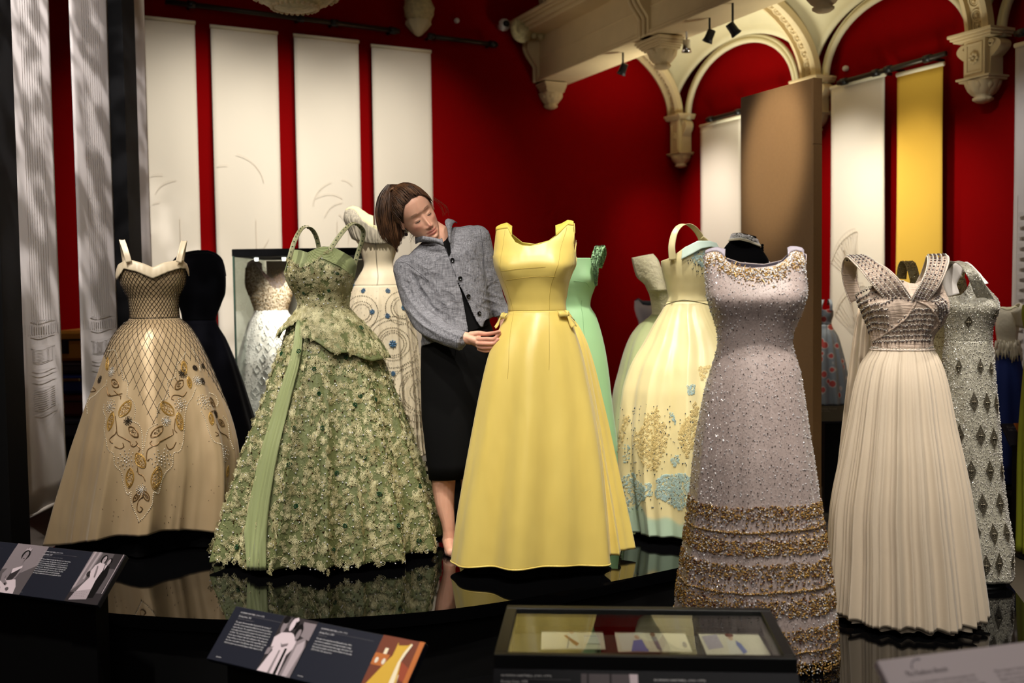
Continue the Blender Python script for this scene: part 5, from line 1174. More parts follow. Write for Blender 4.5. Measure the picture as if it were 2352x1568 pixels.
# ------------------------------------------------------------------ 9 mint gown, half hidden
MINT = satin('mint_silk', (168, 212, 158), (156, 202, 148), .5, spec=.3, wrinkle=.05)
g = Gown('evening_gown', 'mint green column gown with crystal straps behind the yellow gown', 1313, 5.3, .3,
    [(1240, 1190, 1436, .8), (1070, 1202, 1424, .8), (940, 1216, 1408, .8), (826, 1231, 1394, .8), (793, 1237, 1388, .78), (760, 1245, 1380, .74), (724, 1257, 1368, .7), (701, 1269, 1356, .66), (685, 1266, 1358, .66), (665, 1260, 1365, .66), (645, 1256, 1371, .66), (620, 1256, 1372, .62), (590, 1258, 1368, .5, 2.3)], 712,
    [(1250, 600), (1258, 594), (1300, 592), (1355, 592), (1366, 600), (1372, 622), (1376, 640)], [(1250, 610), (1313, 615), (1376, 640)], fold=folds([(5, .006, 0)]), M1=50, M2=50, N=200)
zb_ = g.pl(1313, 640)[1]; g.bust = [(-.6, zb_, .38, .045, .02), (.6, zb_, .38, .045, .02)]; g.shell(MINT, MINT, single=True, bod_name='gown_cloth'); g.stand(.14)
for pts in ([(1369, 655, -.06), (1368, 625, -.09), (1367, 600, -.09), (1372, 580, -.07), (1379, 566, -.02), (1383, 585, .03), (1378, 615, .05)], [(1262, 640, -.08), (1262, 600, -.09), (1256, 575, -.07), (1250, 566, -.02), (1248, 590, .03)]):
    (p, sd, nn, ww), o = strap(g, pts, [.012, .03, .045, .05, .045, .02], 'strap', MINT); b = MB(); k = 420; ii = rng.integers(0, len(p) - 1, k); x = rng.uniform(-.48, .48, k); sg = np.sign(nn @ -g.v); sg[sg == 0] = 1
    pos = p[ii] + sd[ii] * (ww[ii] * x)[:, None] + nn[ii] * (sg[ii] * .004)[:, None]; b.scatter(OCTA[0], OCTA[1], pos, np.stack([sd[ii], np.cross(nn[ii], sd[ii]), nn[ii]], 1), rng.uniform(.0025, .0045, k)); tag(b.build('strap_crystals', mat('green_crystal', (120, 150, 120), .08, metal=.8), g.root), kind='stuff')
b = MB()
for pl_ in ([(1318, 645), (1340, 648), (1352, 660)], [(1336, 690), (1341, 760), (1350, 850)]): g.cord(b, pl_, .001, .0005)
b.build('seams', mat('mint_seam', (130, 176, 124), .6), g.root)

# ------------------------------------------------------------------ 10 off-the-shoulder pale gown
PGR = satin('pale_green_satin', (226, 226, 178), (186, 204, 140), .3, spec=.55)
CRL = mat('cream_brocade', (232, 224, 186), .55, bump=.7, bscale=45, vary=.12, vscale=30)
g = Gown('evening_gown', 'pale green gown with wide off the shoulder lace sleeve, left of lemon gown', 1535, 5.8, .3,
    [(1175, 1405, 1665, .8), (1000, 1400, 1668, .8), (900, 1410, 1660, .8), (846, 1423, 1650, .8), (800, 1436, 1634, .8), (773, 1447, 1622, .78), (746, 1466, 1604, .74), (717, 1497, 1573, .68), (679, 1492, 1578, .66), (650, 1481, 1588, .66), (610, 1480, 1590, .6)], 722,
    [(1470, 625), (1485, 615), (1535, 612), (1600, 625)], [(1470, 630), (1600, 630)], fold=folds([(9, .016, 1.2), (15, .010, .3), (27, .006, 0)], .7, .5), M1=70, M2=40, N=300)
g.shell(PGR, CRL); g.stand(.14)
L_ = [hit(x, y, g.base + g.v * d, g.v) for x, y, d in ((1451, 592, .02), (1455, 612, -.02), (1463, 636, -.05), (1478, 650, -.08), (1494, 668, -.11))]; R__ = [hit(x, y, g.base + g.v * d, g.v) for x, y, d in ((1500, 583, -.04), (1512, 598, -.09), (1520, 622, -.12), (1526, 645, -.13), (1532, 668, -.135))]
Lc, Rc = crv(L_, 20), crv(R__, 20); V = np.array([[Lc[i] + (Rc[i] - Lc[i]) * t - g.v * .035 * math.sin(PI * t) for t in np.linspace(0, 1, 12)] for i in range(20)]); b = MB(); b.grid(V)
bk = np.array([[Lc[i] + (Rc[i] - Lc[i]) * t + g.v * (.05 * math.sin(PI * t) + .0) for t in np.linspace(0, 1, 12)] for i in range(20)]); b.grid(bk); modif(b.build('lace_sleeve', CRL, g.root), solid=.004)

# ------------------------------------------------------------------ 11 small white gown far behind
g = Gown('evening_gown', 'small white gown with navy lining far behind the pale green gown', 1490, 8.6, .3,
    [(1090, 1432, 1548, .8), (900, 1444, 1538, .8), (800, 1456, 1526, .8), (760, 1466, 1516, .7), (742, 1467, 1514, .66), (720, 1460, 1520, .62), (705, 1457, 1523, .5), (688, 1458, 1522, .2)], 745,
    [(1452, 705), (1457, 692), (1466, 688), (1476, 700), (1490, 702), (1504, 700), (1514, 690), (1526, 705)], None, fold=None, M1=30, M2=30, N=120)
g.shell(mat('white_lilac_satin', (222, 218, 232), .5), mat('white_lilac_satin', (222, 218, 232), .5), lining=mat('navy_lining', (30, 50, 80), .7), bridge=1.2); g.stand(.1)
# ------------------------------------------------------------------ 12 black high-necked velvet gown
g = Gown('evening_gown', 'black velvet gown with jewelled high collar, behind the lilac gown', 1708, 5.55, .3,
    [(1240, 1610, 1806, .8), (900, 1648, 1772, .8), (760, 1668, 1750, .7), (700, 1660, 1758, .66), (640, 1650, 1766, .66), (615, 1648, 1768, .62), (600, 1646, 1766, .56), (588, 1650, 1760, .5), (574, 1659, 1750, .45), (562, 1668, 1743, .5), (552, 1676, 1739, .7), (543, 1680, 1737, .85), (534, 1683, 1736, .9)], 760,
    [(1660, 545), (1680, 538), (1700, 536), (1720, 540), (1740, 551)], [(1680, 536), (1700, 534), (1740, 543)], fold=folds([(9, .006, 0)]), M1=40, M2=70, N=160, hem=.03)
g.shell(VEL2, VEL); g.stand(.12)
b = MB(); th = np.linspace(-1.7, 1.7, 300); f0 = poly_at([(1670, 553), (1680, 550), (1700, 548), (1720, 553), (1742, 563)]); z = g.solve_top(th, f0)
for k in range(2): g.beads(b, th[k::2][::2], z[k::2][::2] - .004 + .006 * k, .0042, .004, ICO)
tag(b.build('pearl_row', PEARL, g.root), kind='stuff')
b = MB(); n = 420; th = rng.uniform(-1.7, 1.7, n); z = g.solve_top(th, f0); z2 = g.solve_top(th, g.ft); g.beads(b, th, z + (z2 - z) * rng.uniform(.15, 1, n), .0042, .003, OCTA, .6); tag(b.build('collar_crystals', CRYS, g.root), kind='stuff')
b = MB(); p = [hit(1751, 563 + 6 * k, g.base + g.v * .0, g.v) for k in range(3)]
for q in p: b.scatter(ICO[0], ICO[1], np.array([q]), np.array([np.eye(3)]), np.array([.009]))
b.build('button_row', VEL, g.root)

# ------------------------------------------------------------------ 13 lilac beaded gown
def glitter(name, col, col2, scale=500, dens=.72, rough=.4, dot=(1, 1, 1), base_bump=.25, metal=.0):
    """cloth sewn all over with small beads: cells that catch the light differently"""
    m = bpy.data.materials.new(name); m.use_nodes = True; nt = m.node_tree; L = nt.links; b = nt.nodes['Principled BSDF']; b.inputs['Roughness'].default_value = rough; b.inputs['Sheen Weight'].default_value = .2
    tc = nt.nodes.new('ShaderNodeTexCoord'); v = nt.nodes.new('ShaderNodeTexVoronoi'); v.inputs['Scale'].default_value = scale; L.new(tc.outputs['Object'], v.inputs['Vector'])
    cr = nt.nodes.new('ShaderNodeSeparateColor'); L.new(v.outputs['Color'], cr.inputs[0])
    gt_ = nt.nodes.new('ShaderNodeMath'); gt_.operation = 'GREATER_THAN'; gt_.inputs[1].default_value = dens; L.new(cr.outputs[0], gt_.inputs[0])
    dd = nt.nodes.new('ShaderNodeMath'); dd.operation = 'LESS_THAN'; dd.inputs[1].default_value = .38; L.new(v.outputs['Distance'], dd.inputs[0])
    mu = nt.nodes.new('ShaderNodeMath'); mu.operation = 'MULTIPLY'; L.new(gt_.outputs[0], mu.inputs[0]); L.new(dd.outputs[0], mu.inputs[1])
    n = nt.nodes.new('ShaderNodeTexNoise'); n.inputs['Scale'].default_value = 14; n.inputs['Detail'].default_value = 5; L.new(tc.outputs['Object'], n.inputs[0])
    mx = nt.nodes.new('ShaderNodeMix'); mx.data_type = 'RGBA'; mx.inputs[6].default_value = lin(col); mx.inputs[7].default_value = lin(col2); L.new(n.outputs['Fac'], mx.inputs[0])
    m2 = nt.nodes.new('ShaderNodeMix'); m2.data_type = 'RGBA'; m2.inputs[7].default_value = (*dot, 1); L.new(mx.outputs[2], m2.inputs[6]); L.new(mu.outputs[0], m2.inputs[0]); L.new(m2.outputs[2], b.inputs['Base Color'])
    L.new(mu.outputs[0], b.inputs['Metallic'])
    r = nt.nodes.new('ShaderNodeMapRange'); r.inputs[3].default_value = rough; r.inputs[4].default_value = .16; L.new(mu.outputs[0], r.inputs[0]); L.new(r.outputs[0], b.inputs['Roughness'])
    # each bead faces its own way
    nm = nt.nodes.new('ShaderNodeNewGeometry'); vs = nt.nodes.new('ShaderNodeVectorMath'); vs.operation = 'SUBTRACT'; vs.inputs[1].default_value = (.5, .5, .5); L.new(v.outputs['Color'], vs.inputs[0])
    sc = nt.nodes.new('ShaderNodeVectorMath'); sc.operation = 'SCALE'; L.new(vs.outputs[0], sc.inputs[0]); ms = nt.nodes.new('ShaderNodeMath'); ms.operation = 'MULTIPLY_ADD'; ms.inputs[1].default_value = 1.1; ms.inputs[2].default_value = base_bump; L.new(mu.outputs[0], ms.inputs[0]); L.new(ms.outputs[0], sc.inputs['Scale'])
    ad = nt.nodes.new('ShaderNodeVectorMath'); ad.operation = 'ADD'; L.new(nm.outputs['Normal'], ad.inputs[0]); L.new(sc.outputs[0], ad.inputs[1]); no = nt.nodes.new('ShaderNodeVectorMath'); no.operation = 'NORMALIZE'; L.new(ad.outputs[0], no.inputs[0]); L.new(no.outputs[0], b.inputs['Normal'])
    return m
LIL = glitter('lilac_beaded', (192, 175, 170), (170, 153, 148), 260, .86, .45)
def lcols(th, Z): return {}
def lfold(th, t): return (.006 * np.cos(7 * th + .4) + .004 * np.cos(13 * th) + .003 * np.cos(22 * th + 2)) * t
g = Gown('evening_gown', 'lilac gown sewn with beads and ringed by gold beaded bands at the hem', 1738, 3.62, .2,
    [(1520, 1540, 1928, .84), (1508, 1541, 1926, .84), (1393, 1551, 1919, .84), (1257, 1568, 1901, .84), (1156, 1581, 1885, .84), (1055, 1591, 1871, .84), (1000, 1598, 1862, .82), (940, 1609, 1853, .8), (890, 1619, 1845, .78), (845, 1633, 1837, .74), (804, 1645, 1824, .7), (780, 1648, 1821, .68, 2.2),
     (760, 1646, 1825, .68, 2.3), (737, 1640, 1835, .68, 2.4), (704, 1629, 1848, .68, 2.5), (672, 1622, 1855, .66, 2.6), (648, 1620, 1854, .6, 2.6), (620, 1618, 1851, .48, 2.6), (600, 1617, 1852, .34, 2.5), (584, 1617, 1854, .2, 2.4), (570, 1620, 1852, .1, 2.4)], 795,
    [(1614, 640), (1618, 610), (1617, 590), (1621, 582), (1635, 577), (1648, 577), (1658, 583), (1672, 600), (1694, 611), (1727, 615), (1755, 613), (1780, 609), (1798, 600), (1809, 590), (1816, 579), (1828, 575), (1842, 579), (1853, 586), (1852, 610), (1856, 640)],
    [(1614, 650), (1617, 590), (1621, 580), (1648, 576), (1664, 590), (1700, 602), (1755, 606), (1795, 597), (1815, 577), (1840, 577), (1853, 584), (1856, 650)],
    fold=lfold, hem=.03, lift=.015, N=384, M1=120, M2=90, ripple=.004)
zb_ = g.pl(1738, 690)[1]; g.bust = [(-.55, zb_, .45, .055, .027), (.55, zb_, .45, .055, .027), (0, zb_, .3, .05, .02)]
g.shell(LIL, LIL, lining=mat('lilac_lining', (168, 160, 172), .5), bridge=g.pl(1738, 592)[1], single=True, bod_name='gown_cloth'); g.stand(.16, under=.05); G13 = g
ALLT = (-1.75, 1.75)
b = MB(); th, z = g.rnd(2600, g.zb + .05, g.zmax - .05, *ALLT); g.beads(b, th, z, rng.uniform(.0016, .0032, th.size), .001, OCTA, .7); tag(b.build('crystals', CRYS, g.root), kind='stuff')
b = MB(); th, z = g.rnd(500, g.zb + .35, g.zmax - .1, *ALLT); g.beads(b, th, z, .0026, .001, OCTA, .7); tag(b.build('dark_beads', DARKB, g.root), kind='stuff')
yy = lambda y: g.pl(1738, y)[1]
def bandz(b, y0, y1, n, size, tpl=OCTA, wav=.004, thr=ALLT):
    th = rng.uniform(*thr, n); za, zc = yy(y0), yy(y1); z = zc + (za - zc) * rng.uniform(0, 1, n) + wav * np.sin(th * 26) + .004 * np.sin(3 * th); g.beads(b, th, z, rng.uniform(size * .6, size * 1.3, n), .003, tpl, .7)
for nm, m, k in (('gold_bead_band', GOLDM, 1.0), ('bronze_bead_band', BRONB, .8), ('crystal_band', CRYS, .35), ('copper_bead_band', mat('copper_bead2', (150, 88, 60), .2, metal=1), .35)):
    b = MB()
    for y0, y1, n in ((1140, 1168, 560), (1212, 1244, 760), (1262, 1294, 640), (1340, 1376, 760), (1400, 1428, 480), (1470, 1500, 520), (1168, 1212, 200), (1294, 1340, 240), (1430, 1470, 160)): bandz(b, y0, y1, int(n * k), .0034, wav=.0025)
    for y0 in (1194, 1322, 1452):
        th = np.linspace(*ALLT, int(240 * k)) + rng.uniform(-.01, .01, int(240 * k)); z = yy(y0) + .006 * np.sin(th * 2.2) + rng.normal(0, .0012, th.size); g.beads(b, th, z, .0042, .003, OCTA, .5)
    tag(b.build(nm, m, g.root), kind='stuff')
# neckline jewelling
def neckz(th): return g.solve_top(th, g.ft)
b1, b2, b3 = MB(), MB(), MB(); n = 2600; th = rng.uniform(-1.35, 1.35, n); zt_ = neckz(th); dd_ = rng.exponential(.014, n); ok = (dd_ < .07) & (np.abs(th) < 1.25)
sel = rng.uniform(0, 1, n); 
for bb, lo, hi in ((b1, 0, .28), (b2, .28, .55), (b3, .55, 1)):
    k = ok & (sel >= lo) & (sel < hi); g.beads(bb, th[k], (zt_ - .004 - dd_)[k], rng.uniform(.002, .0042, k.sum()), .003, OCTA, .7)
for px, py in ((1705, 625), (1790, 625), (1745, 632), (1660, 605), (1830, 605), (1685, 617)):
    a, z = g.at(np.array([px]), np.array([py])); hw = g.fh(z[0])
    for k in range(10): g.cordtz(b2 if k % 2 else b1, np.array([a[0] + .010 * math.cos(k * PI / 5) / hw, a[0] + .026 * math.cos(k * PI / 5) / hw]), np.array([z[0] + .010 * math.sin(k * PI / 5), z[0] + .026 * math.sin(k * PI / 5)]), .0018, .003, 4)
tag(b1.build('neckline_gold', GOLDM, g.root), kind='stuff'); tag(b2.build('neckline_bronze', BRONB, g.root), kind='stuff'); tag(b3.build('neckline_crystals', CRYS, g.root), kind='stuff')

# ------------------------------------------------------------------ 14 grey floral gown far behind
FLOR = bpy.data.materials.new('grey_floral'); FLOR.use_nodes = True; nt = FLOR.node_tree; pb = nt.nodes['Principled BSDF']; pb.inputs['Roughness'].default_value = .5
tc = nt.nodes.new('ShaderNodeTexCoord'); v = nt.nodes.new('ShaderNodeTexVoronoi'); v.inputs['Scale'].default_value = 13; nt.links.new(tc.outputs['Object'], v.inputs['Vector'])
cr = nt.nodes.new('ShaderNodeValToRGB'); e = cr.color_ramp.elements; e[0].position = .30; e[0].color = lin((176, 70, 66)); e[1].position = .42; e[1].color = lin((128, 138, 148)); e2 = cr.color_ramp.elements.new(.34); e2.color = lin((196, 190, 188)); nt.links.new(v.outputs['Distance'], cr.inputs[0]); nt.links.new(cr.outputs[0], pb.inputs['Base Color'])
g = Gown('evening_gown', 'grey gown printed with red flowers, far behind between bronze panel and cream gown', 1896, 8.0, .55,
    [(942, 1836, 1957, .8), (900, 1839, 1951, .8), (850, 1846, 1944, .8), (800, 1857, 1933, .8), (770, 1867, 1924, .76), (748, 1880, 1911, .66), (740, 1882, 1910, .66), (722, 1877, 1915, .62), (708, 1877, 1915, .55), (690, 1880, 1914, .3)], 745,
    [(1876, 716), (1882, 708), (1896, 712), (1910, 707), (1916, 716)], None, fold=folds([(13, .014, 0)], .7), N=140, M1=40, M2=20)
g.shell(FLOR, FLOR); g.stand(.15)
for xs in ([(1884, 714, -.06), (1887, 697, -.05), (1890, 688, 0), (1888, 700, .05)], [(1909, 714, -.06), (1909, 697, -.05), (1905, 687, 0), (1902, 700, .05)]): strap(g, xs, .02, 'strap', FLOR)
b = MB(); b.box((g.base[0], g.base[1], .275), .9, .7, .55, bev=.01); tag(b.build('display_plinth', MATB, smooth=False, org=(g.base[0], g.base[1], 0)), 'black plinth under the grey floral gown far behind', 'plinth')

# ------------------------------------------------------------------ 15 cream chiffon gown with beaded bodice
CHIF = mat('cream_chiffon', (206, 190, 168), .65, sheen=.3, spec=.25, bump=.08, bscale=300)
CHIFB = mat('blush_chiffon', (206, 184, 166), .6, sheen=.3, bump=.5, bscale=60, stretch=(.3, .3, 3))
CLIN = mat('cream_lining2', (240, 234, 196), .7)
def cfold(th, t):
    f = 0
    for n, a, ph in ((19, .014, .2), (31, .009, 1.3), (47, .004, .6), (7, .008, 2)):
        f = f + a * (1 - 2 * np.abs(np.sin((n * th + ph) / 2 + .25 * np.sin(2.5 * t + n))) ** .8)
    return f * np.clip(t * 1.0 + .10, 0, 1.1) ** .8
g = Gown('evening_gown', 'cream pleated chiffon gown with beaded crossed bodice and wide beaded straps', 2080, 3.99, .2,
    [(1450, 1884, 2276, .86), (1415, 1888, 2272, .86), (1274, 1900, 2253, .86), (1152, 1909, 2234, .86), (1060, 1927, 2216, .86), (968, 1945, 2195, .84), (883, 1961, 2178, .82), (834, 1977, 2163, .76), (812, 1992, 2152, .7), (799, 2000, 2144, .66), (785, 2000, 2143, .66, 2.2),
     (770, 1997, 2147, .66, 2.2), (743, 1989, 2168, .68, 2.3), (720, 1980, 2178, .68, 2.4), (694, 1970, 2180, .68, 2.5), (667, 1963, 2172, .62, 2.4), (640, 1956, 2166, .5, 2.4)], 798,
    [(1960, 700), (1968, 688), (1982, 682), (1995, 674), (2003, 655), (2012, 640), (2040, 634), (2077, 645), (2090, 650), (2104, 651), (2118, 643), (2132, 630), (2150, 626), (2164, 640), (2168, 660), (2178, 685), (2184, 700)],
    [(1960, 705), (1975, 690), (2000, 672), (2040, 660), (2080, 656), (2120, 655), (2160, 660), (2184, 690)],
    fold=cfold, hem=.03, lift=.0, N=640, M1=90, M2=60, ripple=.007)
zb_ = g.pl(2080, 700)[1]; g.bust = [(-.5, zb_, .42, .045, .024), (.62, zb_, .42, .045, .024)]
g.shell(CHIF, CHIFB, lining=CLIN, solid=.002); g.stand(.16, under=.05); G15 = g
# under layer showing below the hem
th = np.arange(300) * 2 * PI / 300; zz = np.linspace(g.zb + .012, g.zb + .2, 6)[:, None]; V = g.S(th[None] + .06, np.maximum(zz, g.zmin) + 0 * th[None], -.022); V[..., 2] = zz + 0 * th[None] + .008 * np.sin(th[None] * 11) ** 2; b = MB(); b.grid(V, closed=True); b.build('under_layer', CHIF, g.root)
for nm, pts, ws in (('strap', [(2074, 694, -.10), (2052, 668, -.125), (2030, 644, -.13), (2005, 620, -.115), (1982, 600, -.07), (1966, 590, -.01), (1955, 600, .05), (1950, 625, .09), (1955, 655, .10), (1968, 690, .09)], [.07, .08, .078, .07, .066, .062, .055, .05, .05, .05]),
                    ('strap', [(2106, 700, -.10), (2120, 676, -.125), (2138, 648, -.13), (2150, 620, -.11), (2155, 598, -.06), (2152, 588, -.01), (2146, 600, .05), (2136, 630, .09), (2124, 662, .10)], [.05, .055, .06, .066, .07, .066, .06, .06, .07])):
    (p, sd, nn, ww), o = strap(g, pts, ws, nm, CHIFB, .006, .003); k = len(p); sg = np.sign(nn @ -(g.v - Z3 * .5)); sg[sg == 0] = 1; sg = np.where(np.arange(k) < k * .62, sg, -sg)
    m_ = o.modifiers[0]; o.data.materials.append(CLIN)
    b = MB(); bb = MB()
    for x in (-.46, -.25, -.05, .18, .44):
        q = p + sd * (ww * x)[:, None] + nn * (sg * .006)[:, None]; qq = crv(q[::2], 70); b.scatter(OCTA[0], OCTA[1], qq, np.broadcast_to(np.eye(3), (70, 3, 3)), np.full(70, .0034))
    for x in (-.35, -.15, .07, .32):
        q = crv((p + sd * (ww * x)[:, None] + nn * (sg * .007)[:, None])[::2], 26); bb.scatter(ICO[0], ICO[1], q, np.broadcast_to(np.eye(3), (26, 3, 3)), rng.uniform(.003, .0052, 26))
    tag(b.build('strap_crystals', SILVM, g.root), kind='stuff'); tag(bb.build('strap_stones', mat('grey_stone', (110, 96, 98), .15, metal=.5), g.root), kind='stuff')
    b = MB()
    for x in (-.52, .52): q = crv(p + sd * (ww * x)[:, None], 110); b.scatter(ICO[0], ICO[1], q, np.broadcast_to(np.eye(3), (110, 3, 3)), np.full(110, .0036))
    tag(b.build('strap_picot', mat('blush_pearl', (226, 210, 196), .3), g.root), kind='stuff')
# beaded rows of the draped bodice
b = MB(); bb = MB(); cc_ = MB()
def brow(pl_, big=True):
    p = np.array([(1920 + x / 5.227, 560 + y / 5.227) for x, y in pl_]); a, z = g.at(p[:, 0], p[:, 1]); q = crv(np.c_[a, z, 0 * z], 90); pp = g.S(q[:, 0], q[:, 1]); d = np.r_[0, np.cumsum(np.linalg.norm(np.diff(pp, axis=0), axis=1))]
    k = np.arange(0, d[-1], .0055); ta, zb2 = np.interp(k, d, q[:, 0]), np.interp(k, d, q[:, 1]); g.beads(b, ta, zb2 + rng.normal(0, .002, k.size), .0032, .003, OCTA, .6)
    if big: k = np.arange(0, d[-1], .014); g.beads(bb, np.interp(k, d, q[:, 0]), np.interp(k, d, q[:, 1]) - .005, rng.uniform(.0028, .0045, k.size), .003, ICO)
for k in range(8):  # left side sweeping down from the strap to the waist
    t = k / 7; brow([(240 + 60 * t, 640 + 60 * k), (420 + 60 * t, 520 + 70 * k), (600 + 60 * t, 430 + 92 * k * .95), (820 + 40 * t, 440 + 60 * k * .4 + 10 * k)][:3 + (k < 4)])
for k in range(7): y = 780 + 62 * k; x0 = 900 - 75 * k; brow([(x0, y + 20), (1000, y - 10 + 8), (1180 - 6 * k, y + 10)])
for k in range(5): brow([(1000 + 30 * k, 640 - 30 * k), (1150 + 35 * k, 690 + 0 * k), (1230 + 25 * k, 860 - 10 * k), (1250 + 18 * k, 1000 - 60 * k)])
brow([(430, 1240), (700, 1265), (950, 1270), (1160, 1235)], False)
for pl_ in ([(430, 450), (620, 540), (780, 610), (860, 620)], [(960, 680), (1080, 740), (1180, 860), (1250, 1000)], [(960, 670), (870, 850), (760, 960), (560, 1100), (440, 1170)], [(1280, 560), (1180, 620), (1060, 680), (980, 660)]):
    g.cord(cc_, [(1920 + x / 5.227, 560 + y / 5.227) for x, y in pl_], .0045, .002, 6)
tag(b.build('bodice_crystals', SILVM, g.root), kind='stuff'); tag(bb.build('bodice_stones', mat('grey_stone', (110, 96, 98), .15, metal=.5), g.root), kind='stuff'); cc_.build('drapery_rolls', CHIFB, g.root)
b = MB(); th = np.linspace(-1.7, 1.7, 150); g.beads(b, th, np.full(150, g.zw) - .006, .0036, .002, ICO); tag(b.build('waist_pearls', mat('blush_pearl', (226, 210, 196), .3), g.root), kind='stuff')
# hanging chiffon panel at the back left
V = []
for q in np.linspace(0, 1, 30):
    y = 705 + 560 * q; L_ = hit(1972 - 68 * q ** .8, y, g.base + g.v * .26, g.v); R__ = hit(2010 + 10 * q, y, g.base + g.v * .2, g.v); V.append([L_ + (R__ - L_) * t + g.v * .02 * math.sin(t * 14) for t in np.linspace(0, 1, 24)])
b = MB(); b.grid(np.array(V)); modif(b.build('back_panel', CHIF, g.root), solid=.002)

# ------------------------------------------------------------------ 16 silver beaded gown
SILG = glitter('silver_beaded', (182, 178, 162), (150, 146, 130), 230, .5, .4, (.95, .95, .92), .5)
SHEER = mat('sheer_net', (66, 60, 46), .6, bump=.3, bscale=200)
g = Gown('evening_gown', 'silver beaded column gown with dark diamond lozenges, rightmost on the low plinth', 2240, 4.46, .2,
    [(1345, 2150, 2333, .8), (1317, 2150, 2331, .8), (1262, 2150, 2331, .8), (1163, 2152, 2316, .8), (1063, 2155, 2304, .8), (958, 2157, 2297, .8), (879, 2160, 2289, .78), (828, 2164, 2285, .74), (800, 2167, 2283, .7), (784, 2170, 2280, .68, 2.2),
     (765, 2170, 2280, .68, 2.2), (751, 2169, 2282, .68, 2.3), (732, 2166, 2288, .68, 2.4), (708, 2163, 2296, .7, 2.4), (690, 2164, 2294, .68, 2.4), (663, 2170, 2276, .6, 2.3), (640, 2180, 2258, .5, 2.2), (620, 2190, 2240, .4, 2.2)], 782,
    [(2160, 690), (2172, 683), (2190, 680), (2207, 677), (2220, 664), (2228, 645), (2236, 628), (2244, 630), (2258, 644), (2274, 662), (2296, 690)], [(2160, 700), (2200, 690), (2250, 680), (2296, 694)],
    fold=folds([(6, .004, 0), (11, .003, 1)]), hem=.03, N=300, M1=90, M2=60)
zb_ = g.pl(2240, 706)[1]; g.bust = [(-.35, zb_, .4, .045, .014), (.7, zb_, .4, .045, .03)]
g.shell(SILG, SILG, lining=mat('white_lining', (238, 232, 226), .6)); g.stand(.13, under=.03); G16 = g
(p, sd, nn, ww), o = strap(g, [(2268, 694, -.06), (2250, 662, -.10), (2236, 634, -.12), (2222, 615, -.10), (2206, 603, -.04), (2188, 600, .02), (2176, 612, .06), (2169, 640, .08), (2172, 680, .08)], [.06, .055, .045, .035, .03, .03, .03, .04, .05], 'strap', SILG)
(p, sd, nn, ww), o = strap(g, [(2262, 652, -.02), (2246, 634, .03), (2226, 617, .05), (2210, 612, .05), (2196, 622, .05), (2182, 650, .05), (2190, 678, .04)], [.03, .03, .035, .05, .06, .055, .05], 'inner_strap', mat('white_lining', (238, 232, 226), .6))
b = MB(); th, z = g.rnd(3600, g.zb + .04, g.zmax - .06, -1.7, 1.7); zt2 = np.interp(th % (2 * PI), np.r_[np.arange(g.N) * 2 * PI / g.N, 2 * PI], np.r_[g.zt, g.zt[0]]); k_ = z < zt2 - .005; g.beads(b, th[k_], z[k_], rng.uniform(.0018, .0036, k_.sum()), .001, OCTA, .7); tag(b.build('silver_beads', SILVM, g.root), kind='stuff')
dia = [(147, 405, .7), (243, 405, .7), (290, 415, .7), (215, 567, .9), (273, 570, .9), (313, 575, .9), (150, 720, 1), (245, 722, 1), (303, 735, 1), (203, 885, 1), (287, 885, 1), (337, 885, .9), (255, 1040, 1), (330, 1035, 1), (195, 1030, 1), (305, 1175, 1), (225, 1170, 1), (358, 1170, .9), (270, 1322, 1), (330, 1312, 1), (385, 1305, .9), (190, 200, .55), (297, 165, .5)]
for x, y, s_ in dia:
    a, z = g.at(np.array([2130 + x / 2.009]), np.array([640 + y / 2.009])); a, z = a[0], z[0]; hw = g.fh(z); wd, ht = .019 * s_ / hw, .046 * s_
    V = []
    for i in np.linspace(-1, 1, 9): V.append([g.S(a + j * wd * (1 - abs(i)), z + i * ht, .0065) for j in np.linspace(-1, 1, 7)])
    b = MB(); b.grid(np.array(V)); pts = g.S(np.array([a + wd, a, a - wd, a]), np.array([z, z + ht, z, z - ht]), .008); q = crv(np.vstack([pts, pts[:1]]), 26)
    o = b.build('diamond_lozenge', SHEER, g.root)
    b = MB(); b.scatter(OCTA[0], OCTA[1], q, np.broadcast_to(np.eye(3), (26, 3, 3)), np.full(26, .0015)); c_ = np.linspace(-.5, .5, 7); b.scatter(ICO[0], ICO[1], g.S(np.full(7, a), z + c_ * ht, .009), np.broadcast_to(np.eye(3), (7, 3, 3)), np.full(7, .0019))
    b.scatter(ICO[0], ICO[1], g.S(a + np.array([-.3, .3, 0]) * wd, np.full(3, z), .010), np.broadcast_to(np.eye(3), (3, 3, 3)), np.full(3, .0034)); b.build('stones', mat('smoky_stone', (170, 160, 140), .2, metal=.4), o)

